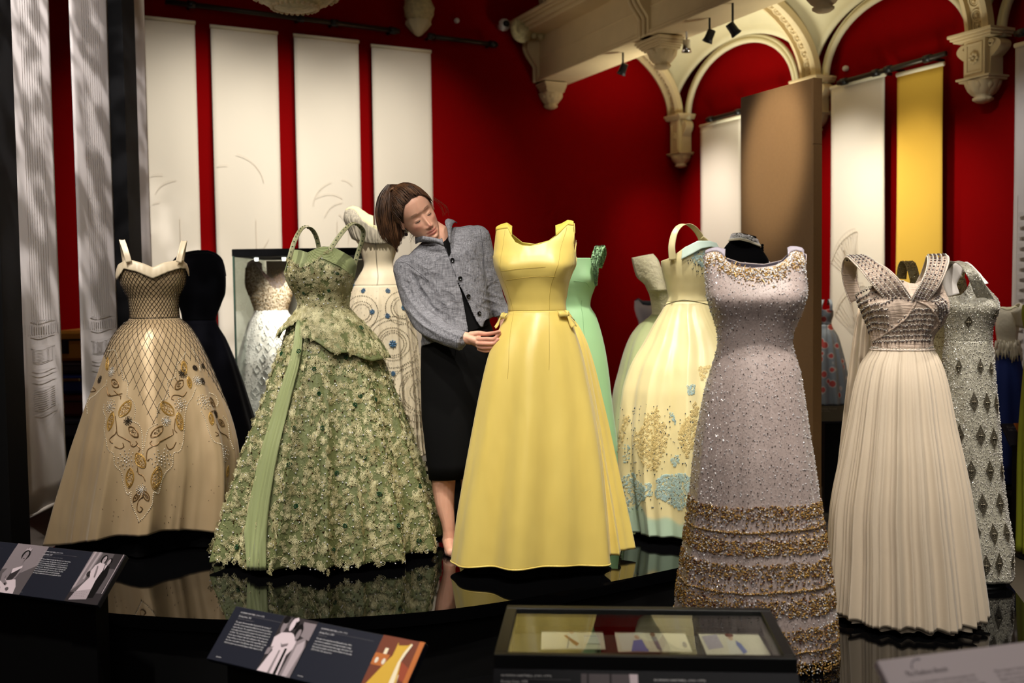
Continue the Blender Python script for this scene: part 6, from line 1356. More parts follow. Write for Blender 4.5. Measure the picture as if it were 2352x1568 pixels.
# ------------------------------------------------------------------ 17 gold beaded gown between cream and silver
GOLDG = glitter('gold_beaded', (216, 200, 150), (186, 168, 116), 220, .5, .4, (1, .93, .7), .5)
g = Gown('evening_gown', 'gold beaded gown almost hidden between the cream and silver gowns', 2148, 5.35, .3,
    [(1200, 2085, 2210, .8), (1000, 2088, 2207, .8), (860, 2098, 2198, .76), (800, 2106, 2190, .7), (770, 2108, 2188, .66), (720, 2092, 2204, .66), (690, 2083, 2214, .62), (660, 2078, 2222, .5)], 775,
    [(2074, 690), (2090, 672), (2110, 650), (2148, 640), (2185, 640), (2206, 625), (2218, 640), (2224, 670)], [(2074, 690), (2110, 660), (2190, 650), (2224, 670)], fold=folds([(7, .005, 0)]), N=160, M1=30, M2=40, hem=.03)
g.shell(GOLDG, GOLDG, lining=CLIN); g.stand(.12)
for pts in ([(2106, 668, -.1), (2100, 634, -.1), (2092, 608, -.06), (2082, 600, 0), (2074, 612, .04), (2070, 640, .06)], [(2196, 660, -.1), (2203, 634, -.1), (2206, 614, -.06), (2204, 604, 0), (2200, 618, .04)]):
    (p, sd, nn, ww), o = strap(g, pts, .05, 'strap', GOLDG); o.data.materials.append(CLIN)
    b = MB(); k = 260; ii = rng.integers(0, len(p) - 1, k); x = rng.uniform(-.48, .48, k); b.scatter(OCTA[0], OCTA[1], p[ii] + sd[ii] * (ww[ii] * x)[:, None] - g.v * .005, np.broadcast_to(np.eye(3), (k, 3, 3)), rng.uniform(.003, .005, k)); tag(b.build('strap_beads', mat('champagne_bead', (232, 214, 160), .15, metal=.9), g.root), kind='stuff')

# ------------------------------------------------------------------ 18 cream bolero with blue velvet skirt, 19 lime gown sliver
BLUV = mat('blue_velvet', (14, 44, 120), .8, sheen=.25)
g = Gown('evening_gown', 'royal blue velvet gown under a fringed cream bolero, at the right edge', 2318, 6.6, .2,
    [(1100, 2252, 2380, .8), (980, 2262, 2372, .8), (880, 2276, 2358, .8), (828, 2286, 2346, .76), (800, 2290, 2341, .72), (780, 2289, 2338, .66), (750, 2286, 2341, .66), (725, 2288, 2344, .56), (712, 2292, 2342, .4), (704, 2298, 2338, .2)], 800,
    [(2280, 730), (2290, 716), (2300, 708), (2312, 713), (2322, 712), (2332, 705), (2342, 712), (2350, 730)], None, fold=folds([(9, .012, 1)]), N=160, M1=40, M2=40)
CREW = mat('cream_wool', (232, 222, 196), .8, bump=.3, bscale=60)
g.shell(BLUV, CREW, lining=CLIN, bridge=1.3); g.stand(.16)
b = MB()
for k in range(90):
    a = rng.uniform(-1.5, 1.5); z0 = g.zw + rng.uniform(-.01, .06); p = g.S(np.full(5, a) + np.linspace(0, rng.normal(0, .08), 5), z0 - np.linspace(0, rng.uniform(.03, .09), 5), .006 + .004 * np.array([0, 1, 2, 1, 0])); b.tube(p, .004, 4)
tag(b.build('fringe', CREW, g.root), kind='stuff')
q0 = [hit(x, y, g.base + g.v * d, g.v) for x, y, d in ((2332, 706, -.03), (2342, 716, -.02), (2348, 733, -.01), (2345, 748, 0))]; b = MB(); cen = crv(q0, 8); b.tube(cen, [.045, .05, .054, .056, .056, .055, .053, .05], 20, cap=False, flat=.8); o = b.build('sleeve', CREW, g.root); modif(o, solid=.006)
LIME = mat('lime_silk', (186, 196, 60), .5)
g = Gown('evening_gown', 'sliver of a lime yellow gown cut by the right edge of the picture', 2395, 5.6, .0,
    [(1200, 2338, 2460, .8), (1000, 2340, 2450, .8), (830, 2352, 2440, .7), (780, 2355, 2436, .66), (720, 2346, 2446, .66), (690, 2350, 2442, .5)], 780, [(2340, 705), (2360, 695), (2395, 705), (2430, 695), (2450, 705)], None, fold=folds([(9, .012, 1)]), N=100, M1=30, M2=20)
g.shell(LIME, LIME); g.stand(.12)
b = MB(); b.box((3.14, 6.68, .1), .8, .75, .2, bev=.01); tag(b.build('display_plinth', MATB, smooth=False, org=(3.14, 6.68, 0)), 'low black plinth under the blue velvet gown at the right edge', 'plinth')
# ================================================================== the woman tending the yellow gown
WD = 4.74
def Wp(px, py, dy=0.0): return P(px, py, WD + dy)
def limb(b, pts, n=18, m=4, flat=1.0, up=None):
    """pts = (px, py, dy, r): rounded, tapering limb"""
    p = np.array([Wp(*q[:3]) for q in pts]); r = np.array([q[3] for q in pts]); k = max(6, len(pts) * m); pp = crv(p, k); d = np.r_[0, np.cumsum(np.linalg.norm(np.diff(p, axis=0), axis=1))]; rr = np.interp(np.linspace(0, d[-1], k), d, r)
    t0 = pp[0] - pp[1]; t0 /= np.linalg.norm(t0); t1 = pp[-1] - pp[-2]; t1 /= np.linalg.norm(t1); A = []; Ra = []
    for f in (.95, .7, .35): A.append(pp[0] + t0 * rr[0] * f); Ra.append(rr[0] * math.sqrt(1 - f * f))
    B = []; Rb = []
    for f in (.35, .7, .95): B.append(pp[-1] + t1 * rr[-1] * f); Rb.append(rr[-1] * math.sqrt(1 - f * f))
    b.tube(np.vstack([A, pp, B]), np.r_[Ra, rr, Rb], n, flat=flat, up=up)
def remeshed(b, voxel, smooth_it=3, name='tmp'):
    o = b.build(name, MATB); m = o.modifiers.new('r', 'REMESH'); m.mode = 'VOXEL'; m.voxel_size = voxel; m.use_smooth_shade = True
    s_ = o.modifiers.new('s', 'SMOOTH'); s_.factor = .5; s_.iterations = smooth_it
    dg = bpy.context.evaluated_depsgraph_get(); me = o.evaluated_get(dg).to_mesh(); n = len(me.vertices); V = np.zeros(n * 3, np.float32); me.vertices.foreach_get('co', V); F = np.zeros(len(me.polygons) * 4, np.int32)
    tot = np.zeros(len(me.polygons), np.int32); me.polygons.foreach_get('loop_total', tot); L = np.zeros(len(me.loops), np.int32); me.loops.foreach_get('vertex_index', L); st = np.zeros(len(tot), np.int32); me.polygons.foreach_get('loop_start', st)
    q = tot == 4; F4 = L[st[q][:, None] + np.arange(4)]; F3 = L[st[~q][:, None] + np.arange(3)] if (~q).any() else np.zeros((0, 3), int)
    bpy.data.objects.remove(o); return V.reshape(-1, 3).astype(float), F4, F3

# head in its own frame: x to the viewer's right, y up, z out of the face
ra, rb_, rc = math.radians(20), math.radians(16), math.radians(35)
Rx = np.array([[1, 0, 0], [0, math.cos(ra), -math.sin(ra)], [0, math.sin(ra), math.cos(ra)]]); Ry = np.array([[math.cos(rb_), 0, math.sin(rb_)], [0, 1, 0], [-math.sin(rb_), 0, math.cos(rb_)]]); Rz = np.array([[math.cos(rc), -math.sin(rc), 0], [math.sin(rc), math.cos(rc), 0], [0, 0, 1]])
HM = Rz @ Ry @ Rx; L2W = np.array([[1, 0, 0], [0, 0, -1], [0, 1, 0]])    # (x,y,z)head -> world (x, -z, y)
HS = 1.04
eye_w = Wp(972, 496, -.13)
def H(v): v = np.asarray(v, float) * HS; return (v @ HM.T) @ L2W.T + hc
hc = np.zeros(3); hc = eye_w - H(np.array([0, 0, .088]))
ys = np.array([-.122, -.118, -.108, -.095, -.08, -.06, -.035, 0, .03, .065, .092, .108, .118, .1235, .126])
wx = pchip(ys, [.004, .018, .034, .045, .054, .062, .068, .0715, .074, .072, .062, .050, .033, .017, .003])
fz = pchip(ys, [.055, .072, .086, .089, .088, .087, .085, .083, .089, .084, .066, .048, .026, .008, .0])
bz = pchip(ys, [.03, .015, .0, -.015, -.03, -.05, -.07, -.088, -.098, -.094, -.078, -.062, -.04, -.02, .0])
def head_xyz(th, y, off=0.0):
    s_, c = np.sin(th), np.cos(th); w_ = wx(y) + off; f = fz(y) + off; bk = -bz(y) + off; e = 2.25
    x = w_ * np.sign(s_) * np.abs(s_) ** (2 / e); z = np.where(c >= 0, f * np.abs(c) ** (2 / e), -bk * np.abs(c) ** (2 / 2.1)); return x, z
G_ = lambda v, m, s_: np.exp(-((v - m) / s_) ** 2)
def face(x, y, z):
    fr = sm(.0, .05, z); d = 0 * x
    A = np.interp(y, [-.066, -.060, -.054, -.046, -.038, -.02, -.005, .010], [0, .006, .019, .0245, .021, .0125, .007, .002]); sg = np.interp(y, [-.06, -.046, -.02, .01], [.0115, .0095, .0075, .009]); d += A * G_(x, 0, sg)
    for s_ in (-1, 1):
        d += .0075 * G_(x, s_ * .0125, .0055) * G_(y, -.052, .006); d -= .0055 * G_(x, s_ * .030, .015) * G_(y, .003, .011); d += .0075 * G_(x, s_ * .031, .0125) * G_(y, -.002, .0075)
        d += .0025 * G_(x, s_ * .027, .020) * G_(y, .021, .006); d += .006 * G_(x, s_ * .044, .018) * G_(y, -.030, .016); d -= .0035 * G_(x, s_ * .030, .007) * G_(y, -.068, .018)
        d -= .002 * G_(x, s_ * .028, .006) * G_(y, -.079, .005); d -= .0018 * G_(x, s_ * .031, .012) * G_(y, -.0095, .0018)
    d += .0062 * G_(x, 0, .017) * G_(y, -.0735, .0042) - .0035 * G_(x, 0, .020) * G_(y, -.0790, .0014) + .0066 * G_(x, 0, .015) * G_(y, -.0850, .0045) - .003 * G_(x, 0, .014) * G_(y, -.093, .004) + .006 * G_(x, 0, .015) * G_(y, -.105, .010)
    return z + d * fr
th = np.linspace(0, 2 * PI, 180, endpoint=False); yv = np.r_[np.linspace(-.122, -.118, 3), np.linspace(-.114, .108, 120), np.linspace(.112, .126, 5)]
X, Zz = head_xyz(th[None], yv[:, None]); Y = yv[:, None] + 0 * X; Zf = face(X, Y, Zz)
b = MB(); b.grid(H(np.stack([X, Y, Zf], -1).reshape(-1, 3)).reshape(*X.shape, 3), closed=True)
cap = H(np.array([[0, .1263, .0], [0, -.1225, .04]])); n_ = X.shape[1]
b.add(np.vstack([H(np.stack([X[-1], Y[-1], Zf[-1]], -1)), cap[:1]]), [[i, (i + 1) % n_, n_] for i in range(n_)]); b.add(np.vstack([H(np.stack([X[0], Y[0], Zf[0]], -1)), cap[1:]]), [[(i + 1) % n_, i, n_] for i in range(n_)])
for s_ in (-1, 1):   # ears
    pts = H(np.array([[s_ * (.070 + .010 * math.sin(a * .5) * 1), .006 + .030 * math.cos(a), -.006 + .014 * math.sin(a)] for a in np.linspace(.3, 5.6, 16)])); b.tube(pts, .0045, 8)
    b.tube(H(np.array([[s_ * .068, .025, -.012], [s_ * .075, .0, -.010], [s_ * .072, -.02, -.004]])), [.008, .010, .006], 8)
# neck, shoulders, trunk, arms, legs
nb = H(np.array([[0, -.045, -.03]]))[0]; nk = Wp(1016, 556, .0); ntop = Wp(1020, 600, .01)
b.tube(crv([nb, (nb + nk) / 2 + np.array([.004, -.01, 0]), nk, ntop], 16), np.linspace(.054, .068, 16), 20)
limb(b, [(1018, 590, .01, .07), (1030, 640, .01, .08), (1045, 710, .0, .08), (1050, 775, .02, .085), (1050, 840, .03, .10)])
limb(b, [(948, 618, .0, .036), (1018, 582, .0, .045), (1090, 556, .0, .036)])
limb(b, [(944, 626, .0, .036), (952, 660, -.02, .038), (973, 728, -.08, .036), (1005, 755, -.155, .034), (1045, 773, -.22, .029), (1068, 775, -.235, .0255), (1078, 778, -.24, .026)])
limb(b, [(1096, 562, .0, .034), (1110, 600, .02, .032), (1124, 655, .03, .028), (1136, 692, .035, .027), (1152, 722, .035, .024), (1160, 738, .03, .023)])
# near hand: palm, thumb and four separate fingers closing on the cloth
b.tube(crv([Wp(1068, 775, -.236), Wp(1082, 780, -.245), Wp(1096, 786, -.25), Wp(1107, 791, -.245)], 12), np.interp(np.linspace(0, 1, 12), [0, .35, .75, 1], [.0245, .030, .033, .026]), 16, flat=.62, up=(0, .35, 1))
limb(b, [(1082, 768, -.25, .014), (1100, 765, -.265, .0115), (1116, 767, -.285, .010), (1132, 765, -.315, .0088), (1147, 761, -.342, .007)], 12, 4)
for pts in ([(1098, 778, -.258, .0125), (1108, 779, -.270, .0112), (1120, 778, -.274, .0098), (1133, 778, -.265, .0098), (1141, 772, -.25, .0084), (1148, 766, -.236, .0068)],
            [(1098, 788, -.262, .0125), (1108, 789, -.274, .0112), (1121, 789, -.276, .0098), (1134, 788, -.264, .0098), (1140, 784, -.25, .0084), (1145, 779, -.238, .007)],
            [(1099, 795, -.252, .012), (1109, 798, -.264, .0106), (1122, 798, -.266, .0094), (1134, 796, -.254, .0092), (1139, 792, -.24, .008), (1142, 787, -.23, .0066)],
            [(1100, 801, -.240, .0105), (1110, 805, -.250, .0092), (1120, 806, -.252, .0082), (1129, 804, -.242, .008), (1134, 800, -.230, .0072), (1136, 796, -.222, .006)]):
    limb(b, [(x_ + (1 if i_ > 2 else 0), y_, d_ - .015 - .085 * (i_ / 5) ** 1.3, r_ * .88) for i_, (x_, y_, d_, r_) in enumerate(pts)], 12, 5)
# far hand, behind the gown's side
limb(b, [(1158, 736, .03, .025), (1162, 748, .02, .028)])
for k in range(4): limb(b, [(1158 + 5 * k, 752, .02 - .012 * k, .010), (1162 + 5 * k, 768, .0 - .012 * k, .009), (1160 + 5 * k, 780, -.02 - .012 * k, .008)], 10)
limb(b, [(1154, 744, .0, .011), (1152, 758, -.02, .010), (1156, 768, -.03, .008)], 10)
# legs
limb(b, [(1025, 850, .02, .09), (1022, 960, .02, .075), (1020, 1060, .0, .058), (1020, 1085, .0, .056), (1019, 1115, .02, .054), (1022, 1160, .01, .043), (1029, 1200, .0, .031), (1031, 1222, .0, .0275), (1031, 1240, .0, .030)])
limb(b, [(1075, 850, .03, .09), (1082, 960, .05, .075), (1084, 1060, .06, .058), (1084, 1085, .06, .056), (1084, 1110, .08, .052), (1086, 1160, .08, .042), (1088, 1200, .07, .031), (1089, 1222, .07, .0275), (1089, 1238, .07, .03)])
limb(b, [(1030, 1240, .02, .030), (1032, 1255, -.05, .026), (1036, 1268, -.12, .022)], 14); limb(b, [(1089, 1238, .09, .030), (1092, 1250, .02, .026), (1096, 1262, -.04, .022)], 14)
V, F4, F3 = remeshed(b, .0028, 2)
hl = ((V - hc) @ L2W) @ HM / HS          # back into head frame for colouring
x, y, z = hl.T; lip = np.clip(G_(x, 0, .021) ** .5 * (G_(y, -.0735, .0042) + G_(y, -.085, .0048)) * 1.15, 0, 1) * (z > .07) * (np.abs(x) < .025)
brow = sum(np.exp(-(((y - .0245 + 9 * (np.abs(x) - .031) ** 2) / .0021) ** 2)) * sm(.016, .023, np.abs(x)) * (1 - sm(.040, .048, np.abs(x))) * (s_ * x > 0) for s_ in (-1, 1)) * (z > .05)
SKIN = bpy.data.materials.new('skin'); SKIN.use_nodes = True; nt = SKIN.node_tree; pb = nt.nodes['Principled BSDF']; pb.inputs['Roughness'].default_value = .48; pb.inputs['Specular IOR Level'].default_value = .4; pb.inputs['Subsurface Weight'].default_value = .12; pb.inputs['Subsurface Radius'].default_value = (.012, .005, .003); pb.inputs['Subsurface Scale'].default_value = .5
src = None; base = nt.nodes.new('ShaderNodeRGB'); base.outputs[0].default_value = lin((230, 180, 154)); src = base.outputs[0]
nz = nt.nodes.new('ShaderNodeTexNoise'); nz.inputs['Scale'].default_value = 40; mm = nt.nodes.new('ShaderNodeMix'); mm.data_type = 'RGBA'; mm.inputs[7].default_value = lin((220, 164, 138)); nt.links.new(nz.outputs['Fac'], mm.inputs[0]); nt.links.new(src, mm.inputs[6]); src = mm.outputs[2]
for an_, c_ in (('lip', (180, 98, 88)), ('brow', (84, 56, 40)), ('blush', (214, 134, 118))):
    a_ = nt.nodes.new('ShaderNodeAttribute'); a_.attribute_name = an_; mm = nt.nodes.new('ShaderNodeMix'); mm.data_type = 'RGBA'; mm.inputs[7].default_value = lin(c_); nt.links.new(a_.outputs['Fac'], mm.inputs[0]); nt.links.new(src, mm.inputs[6]); src = mm.outputs[2]
nt.links.new(src, pb.inputs['Base Color'])
blush = .5 * (G_(x, .045, .018) + G_(x, -.045, .018)) * G_(y, -.035, .016) * (z > 0.03) + .5 * G_(x, 0, .014) * G_(y, -.047, .010) * (z > .09)
pj = proj(V); knk = ((pj[:, 0] > 1098) & (pj[:, 0] < 1150) & (pj[:, 1] > 755) & (pj[:, 1] < 812)) * .35
foot = Wp(1031, 1268); b = MB(); b.add(V, F4)
if len(F3): b.F.append(F3); b.M.append(np.zeros(len(F3), int))
person = b.build('person', SKIN, None, org=(foot[0], foot[1], .3), cols={'lip': lip, 'brow': np.clip(brow, 0, .7), 'blush': np.clip(blush + knk, 0, 1)})
tag(person, 'woman with a brown ponytail in grey jacket and black skirt, bending over the yellow gown', 'person')

# closed eyelids' lashes, nostrils
b = MB()
for s_ in (-1, 1):
    xx = np.linspace(.019, .043, 12); yy_ = -.0095 - .003 * np.sin((xx - .019) / .024 * PI); _, z0 = head_xyz(np.arcsin(np.clip(s_ * xx / .07, -1, 1)), yy_); zz = face(s_ * xx, yy_, z0); b.tube(H(np.stack([s_ * xx, yy_, zz + .0012], -1)), [.0008] + [.0017] * 10 + [.0007], 5)
    for k in range(9):
        i = k + 2; p0 = np.array([s_ * xx[i], yy_[i], zz[i] + .001]); b.tube(H(np.array([p0, p0 + [s_ * .001, -.003, .003], p0 + [s_ * .002, -.0045, .0055]])), [.0005, .0004, .0002], 3)
b.build('eyelashes', mat('lash', (30, 20, 16), .6), person)
b = MB()
for s_ in (-1, 1): b.scatter(ICO[0], ICO[1], H(np.array([[s_ * .0065, -.0585, .104]])), np.array([np.eye(3)]), np.array([.0024]))
b.build('nostrils', mat('nostril', (70, 30, 26), .8), person)
b = MB(); q = H(np.array([[-.074, -.030, .0]]))[0]; b.tube([q, q - Z3 * .012], .001, 5); b.scatter(ICO[0], ICO[1], np.array([q - Z3 * .020]), np.array([np.eye(3)]), np.array([.009])); b.build('earring', mat('dark_stone', (24, 16, 20), .15), person)

# hair: a close cap with strands drawn back to the knot, and the ponytail
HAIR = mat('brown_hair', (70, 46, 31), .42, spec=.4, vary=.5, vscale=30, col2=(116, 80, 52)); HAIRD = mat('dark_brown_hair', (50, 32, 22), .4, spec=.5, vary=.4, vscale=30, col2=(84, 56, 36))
knot = np.array([-.014, .124, -.064])
def hairline(th):   # lowest y covered, by angle round the head (0 = face)
    a = np.abs((th + PI) % (2 * PI) - PI); return np.interp(a, [0, .5, .8, 1.1, 1.35, 1.6, 1.9, 3.2], [.084, .078, .060, .030, .006, .004, -.03, -.06])
b = MB(); T = np.linspace(0, 2 * PI, 120, endpoint=False); q = np.linspace(0, 1, 40)[:, None]; YY = hairline(T)[None] + (.1255 - hairline(T)[None]) * q; o_ = .002 + .006 * np.sin(np.clip(q * 1.6, 0, 1) * PI / 2)
X, Zc = head_xyz(T[None] + 0 * YY, YY, 0); k_ = 1 + o_ / .08; pts = np.stack([X * k_, YY + o_ * sm(.04, .12, YY), Zc * k_], -1); b.grid(H(pts.reshape(-1, 3)).reshape(*X.shape, 3), closed=True); top = H(np.array([[0, .1420, .0]])); b.add(np.vstack([H(pts[-1]), top]), [[i, (i + 1) % 120, 120] for i in range(120)])
b.build('hair_cap', mat('hair_base', (62, 41, 28), .6, spec=.2, bump=.6, bscale=160), person)
def strand(b, a, r0=.0012, wob=.0015):
    y0 = hairline(a) + rng.uniform(-.002, .05); x0, z0 = head_xyz(np.array([a]), np.array([y0])); s0 = np.array([x0[0], y0, z0[0]]); n0 = s0 / np.linalg.norm(s0 / np.array([.075, .12, .095])) ; P0 = []
    for t in np.linspace(0, 1, 12):
        v = s0 * (1 - t) + knot * t; k = v / np.array([.0855, .1385, .107]); v = v / max(np.linalg.norm(k), .6) if np.linalg.norm(k) < 1.5 else v
        v = v * (1.03 + .05 * math.sin(PI * t)) + rng.normal(0, wob * .3, 3); P0.append(v)
    b.tube(H(np.array(P0)), np.interp(np.linspace(0, 1, 12), [0, .2, 1], [r0 * .5, r0, r0]), 3, cap=False)
b = MB(); b2 = MB()
for k in range(1000): strand(b if k % 3 else b2, rng.uniform(0, 2 * PI), rng.uniform(.0012, .0022))
tag(b.build('hair', HAIR, person), kind='stuff'); tag(b2.build('hair_dark_strands', HAIRD, person), kind='stuff')
kw = H(knot[None])[0]; b = MB(); ax_ = (Wp(905, 418, .0) - kw); ax_ /= np.linalg.norm(ax_); u_ = np.cross(ax_, Z3); u_ /= np.linalg.norm(u_); w_ = np.cross(ax_, u_)
b.tube([kw + (u_ * math.cos(a) + w_ * math.sin(a)) * .017 for a in np.linspace(0, 2 * PI, 20, endpoint=False)], .005, 8, closed=True); b.build('hair_tie', mat('hair_tie', (150, 110, 80), .6), person)
b = MB(); b2 = MB()
for k in range(620):
    a = rng.uniform(0, 2 * PI); r = math.sqrt(rng.uniform(0, 1)); dx, dd = math.cos(a) * r, math.sin(a) * r; L_ = rng.uniform(.82, 1.03) - .08 * abs(dx)
    path = [(914, 414, .02), (902, 424, .02), (895, 450, .01), (894, 485, .0), (898, 520, .0), (904, 552, .0), (912, 580, .0)]; wdt = [3, 12, 25, 33, 32, 27, 14]; pts = [kw + ax_ * 0 + (u_ * dx + w_ * dd) * .012]
    for i, (px, py, dy) in enumerate(path[1:]): f = wdt[i + 1]; pts.append(Wp(px + dx * f + rng.normal(0, .8), py if i < 5 else py - 10 * abs(dx) * 2, dy - .02 + dd * f / 512 * .75))
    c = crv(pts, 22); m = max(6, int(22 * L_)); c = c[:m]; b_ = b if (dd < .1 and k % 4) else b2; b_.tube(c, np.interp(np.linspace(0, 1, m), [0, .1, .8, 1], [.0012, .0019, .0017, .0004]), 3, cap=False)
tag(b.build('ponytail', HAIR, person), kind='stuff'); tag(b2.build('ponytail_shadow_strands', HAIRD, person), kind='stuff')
b = MB()
for k in range(30):   # loose wisps at both sides
    if k < 9: s0 = Wp(998 + rng.uniform(-4, 3), 450 + rng.uniform(0, 18), -.06); e = Wp(1020 + rng.uniform(-10, 14), 492 + rng.uniform(-10, 16), -.05)
    else: s0 = Wp(940 + rng.uniform(-3, 3), 505 + rng.uniform(-6, 6), -.05); e = Wp(944 + rng.uniform(-5, 8), 548 + rng.uniform(-14, 10), -.05)
    m = (s0 + e) / 2 + np.array([rng.uniform(.0, .03), 0, rng.uniform(-.005, .015)]); b.tube(crv([s0, m, e], 10), .0004, 3, cap=False)
tag(b.build('loose_hairs', HAIR, person), kind='stuff')

# ------------------------------------------------------------------ clothes
LINEN = bpy.data.materials.new('grey_linen'); LINEN.use_nodes = True; nt = LINEN.node_tree; pb = nt.nodes['Principled BSDF']; pb.inputs['Roughness'].default_value = .8; pb.inputs['Specular IOR Level'].default_value = .2
tc = nt.nodes.new('ShaderNodeTexCoord'); cr = nt.nodes.new('ShaderNodeValToRGB'); cr.color_ramp.elements[0].position = .3; cr.color_ramp.elements[0].color = lin((74, 74, 80)); cr.color_ramp.elements[1].position = .7; cr.color_ramp.elements[1].color = lin((156, 156, 162)); su = None
for sc in ((300, 300, 22), (26, 300, 300)):
    mp = nt.nodes.new('ShaderNodeMapping'); mp.inputs['Scale'].default_value = sc; mp.inputs['Rotation'].default_value = (0, .3, 0); nz = nt.nodes.new('ShaderNodeTexNoise'); nz.inputs['Scale'].default_value = 1; nz.inputs['Detail'].default_value = 2; nt.links.new(tc.outputs['Object'], mp.inputs[0]); nt.links.new(mp.outputs[0], nz.inputs[0])
    if su is None: su = nz.outputs['Fac']
    else:
        ad = nt.nodes.new('ShaderNodeMath'); ad.operation = 'ADD'; nt.links.new(su, ad.inputs[0]); nt.links.new(nz.outputs['Fac'], ad.inputs[1]); ml = nt.nodes.new('ShaderNodeMath'); ml.operation = 'MULTIPLY'; ml.inputs[1].default_value = .5; nt.links.new(ad.outputs[0], ml.inputs[0]); su = ml.outputs[0]
nt.links.new(su, cr.inputs[0]); nt.links.new(cr.outputs[0], pb.inputs['Base Color'])
wn = nt.nodes.new('ShaderNodeTexNoise'); wn.inputs['Scale'].default_value = 16; wn.inputs['Detail'].default_value = 3; wn.inputs['Distortion'].default_value = .6; nt.links.new(tc.outputs['Object'], wn.inputs[0]); bp = nt.nodes.new('ShaderNodeBump'); bp.inputs['Strength'].default_value = .7; bp.inputs['Distance'].default_value = .02; nt.links.new(wn.outputs['Fac'], bp.inputs['Height']); nt.links.new(bp.outputs[0], pb.inputs['Normal'])
def torso_rows(rows, b, shrink=0.0, n=64, k=26, e=2.5):
    R_ = np.array(rows, float); q = np.linspace(0, len(R_) - 1, k); I = [pchip(np.arange(len(R_)), R_[:, i])(q) for i in range(5)]; V = []
    for cx, cy, hw, hd, tl in zip(*I):
        c = Wp(cx, cy, .01); hw = hw / FPX * WD - shrink; a = math.radians(tl); u = np.array([math.cos(a), 0, math.sin(a)]); an = np.arange(n) * 2 * PI / n
        V.append([c + u * hw * np.sign(math.cos(t)) * abs(math.cos(t)) ** (2 / e) + np.array([0, 1, 0]) * (hd - shrink) * np.sign(math.sin(t)) * abs(math.sin(t)) ** (2 / e) for t in an])
    V = np.array(V); b.grid(V[:, ::-1], closed=True); m = n
    for row, fl in ((V[0], 0), (V[-1], 1)):
        f = [list(range(m))] if fl else [list(range(m))[::-1]]; b.add(row[::-1], f)
rows = [(1050, 768, 87, .125, 17), (1046, 715, 83, .115, 17), (1036, 655, 88, .120, 19), (1024, 605, 95, .120, 22), (1016, 572, 98, .098, 25), (1010, 553, 82, .075, 25), (1012, 541, 52, .062, 22), (1014, 533, 34, .056, 20)]
b = MB(); torso_rows(rows, b)
limb(b, [(936, 618, .0, .066), (945, 660, -.02, .064), (958, 700, -.05, .061), (975, 733, -.09, .059), (1000, 755, -.15, .054), (1030, 770, -.20, .048), (1052, 779, -.225, .044)], 24, 6)
limb(b, [(1096, 548, .0, .062), (1108, 590, .015, .058), (1120, 640, .03, .053), (1132, 682, .04, .050), (1146, 708, .04, .042), (1153, 722, .035, .038)], 24, 6)
b.tube([Wp(1050, 778, -.223), Wp(1064, 784, -.235)], [.044, .0435], 28)
V, F4, F3 = remeshed(b, .0045, 2, 'tmpj')
# creases pulled towards elbow, armpit and the closed front
pj = proj(V); c_ = V.mean(0); nrm = np.zeros_like(V); fn = np.cross(V[F4[:, 2]] - V[F4[:, 0]], V[F4[:, 3]] - V[F4[:, 1]]); [np.add.at(nrm, F4[:, i], fn) for i in range(4)]; nrm /= np.linalg.norm(nrm, axis=1)[:, None] + 1e-9
def crease(cx, cy, ang, wl, rad, amp, cur=0.0):
    dx, dy = pj[:, 0] - cx, pj[:, 1] - cy; a = math.radians(ang); u = dx * math.cos(a) + dy * math.sin(a); v = -dx * math.sin(a) + dy * math.cos(a); w_ = np.exp(-(dx * dx + dy * dy) / rad ** 2); return amp * w_ * (1 - 2 * np.abs(np.sin((v + cur * u * u) / wl * PI)) ** .6)
D_ = crease(985, 735, 35, 17, 42, .0055, .004) + crease(950, 665, 62, 20, 45, .004, .003) + crease(1125, 690, 20, 17, 26, .0028) + crease(1110, 590, 70, 18, 40, .003) + crease(1020, 690, 60, 26, 60, .003) + crease(1060, 600, 50, 26, 50, .0025) + crease(960, 630, 30, 22, 40, .003) + crease(1040, 765, 20, 16, 30, .0035)
V = V + nrm * D_[:, None]
cen = V[F4].mean(1); pc = proj(cen); fnn = fn / (np.linalg.norm(fn, axis=1)[:, None] + 1e-9)
def inside(p, poly):
    poly = np.array(poly, float); c = np.zeros(len(p), bool); j = len(poly) - 1
    for i in range(len(poly)):
        m_ = ((poly[i, 1] > p[:, 1]) != (poly[j, 1] > p[:, 1])) & (p[:, 0] < (poly[j, 0] - poly[i, 0]) * (p[:, 1] - poly[i, 1]) / (poly[j, 1] - poly[i, 1] + 1e-9) + poly[i, 0]); c ^= m_; j = i
    return c
front = (fnn @ np.array([0, -1, 0.])) > -.1
front &= cen[:, 1] < WD + .02
hole = inside(pc, [(1048, 640), (1052, 655), (1060, 675), (1070, 720), (1080, 772), (1072, 800), (1110, 800), (1112, 762), (1108, 757), (1098, 742), (1085, 718), (1070, 685), (1058, 660), (1050, 643)]) & front & ~((cen[:, 1] < WD - .16))
neck_hole = inside(pc, [(1013, 520), (1016, 556), (1024, 575), (1031, 592), (1036, 580), (1033, 552), (1028, 530), (1026, 510)]) & front
notch = inside(pc, [(1116, 735), (1108, 757), (1108, 800), (1160, 800), (1160, 724), (1134, 728)]) & (cen[:, 1] < WD + .3) & (pc[:, 1] > 735 - (pc[:, 0] - 1116) * .4) & (cen[:, 0] < 9) & ~(cen[:, 1] > 9)
bot = (pc[:, 1] > 786 + (pc[:, 0] - 968) * -.02) & (cen[:, 1] > WD - .12) & (pc[:, 0] < 1066)
Fk = F4[~(hole | neck_hole | notch)]; ed = np.sort(np.vstack([Fk[:, [0, 1]], Fk[:, [1, 2]], Fk[:, [2, 3]], Fk[:, [3, 0]]]), 1); ue, ct = np.unique(ed, axis=0, return_counts=True); bv = np.unique(ue[ct == 1]); pv = proj(V[bv])
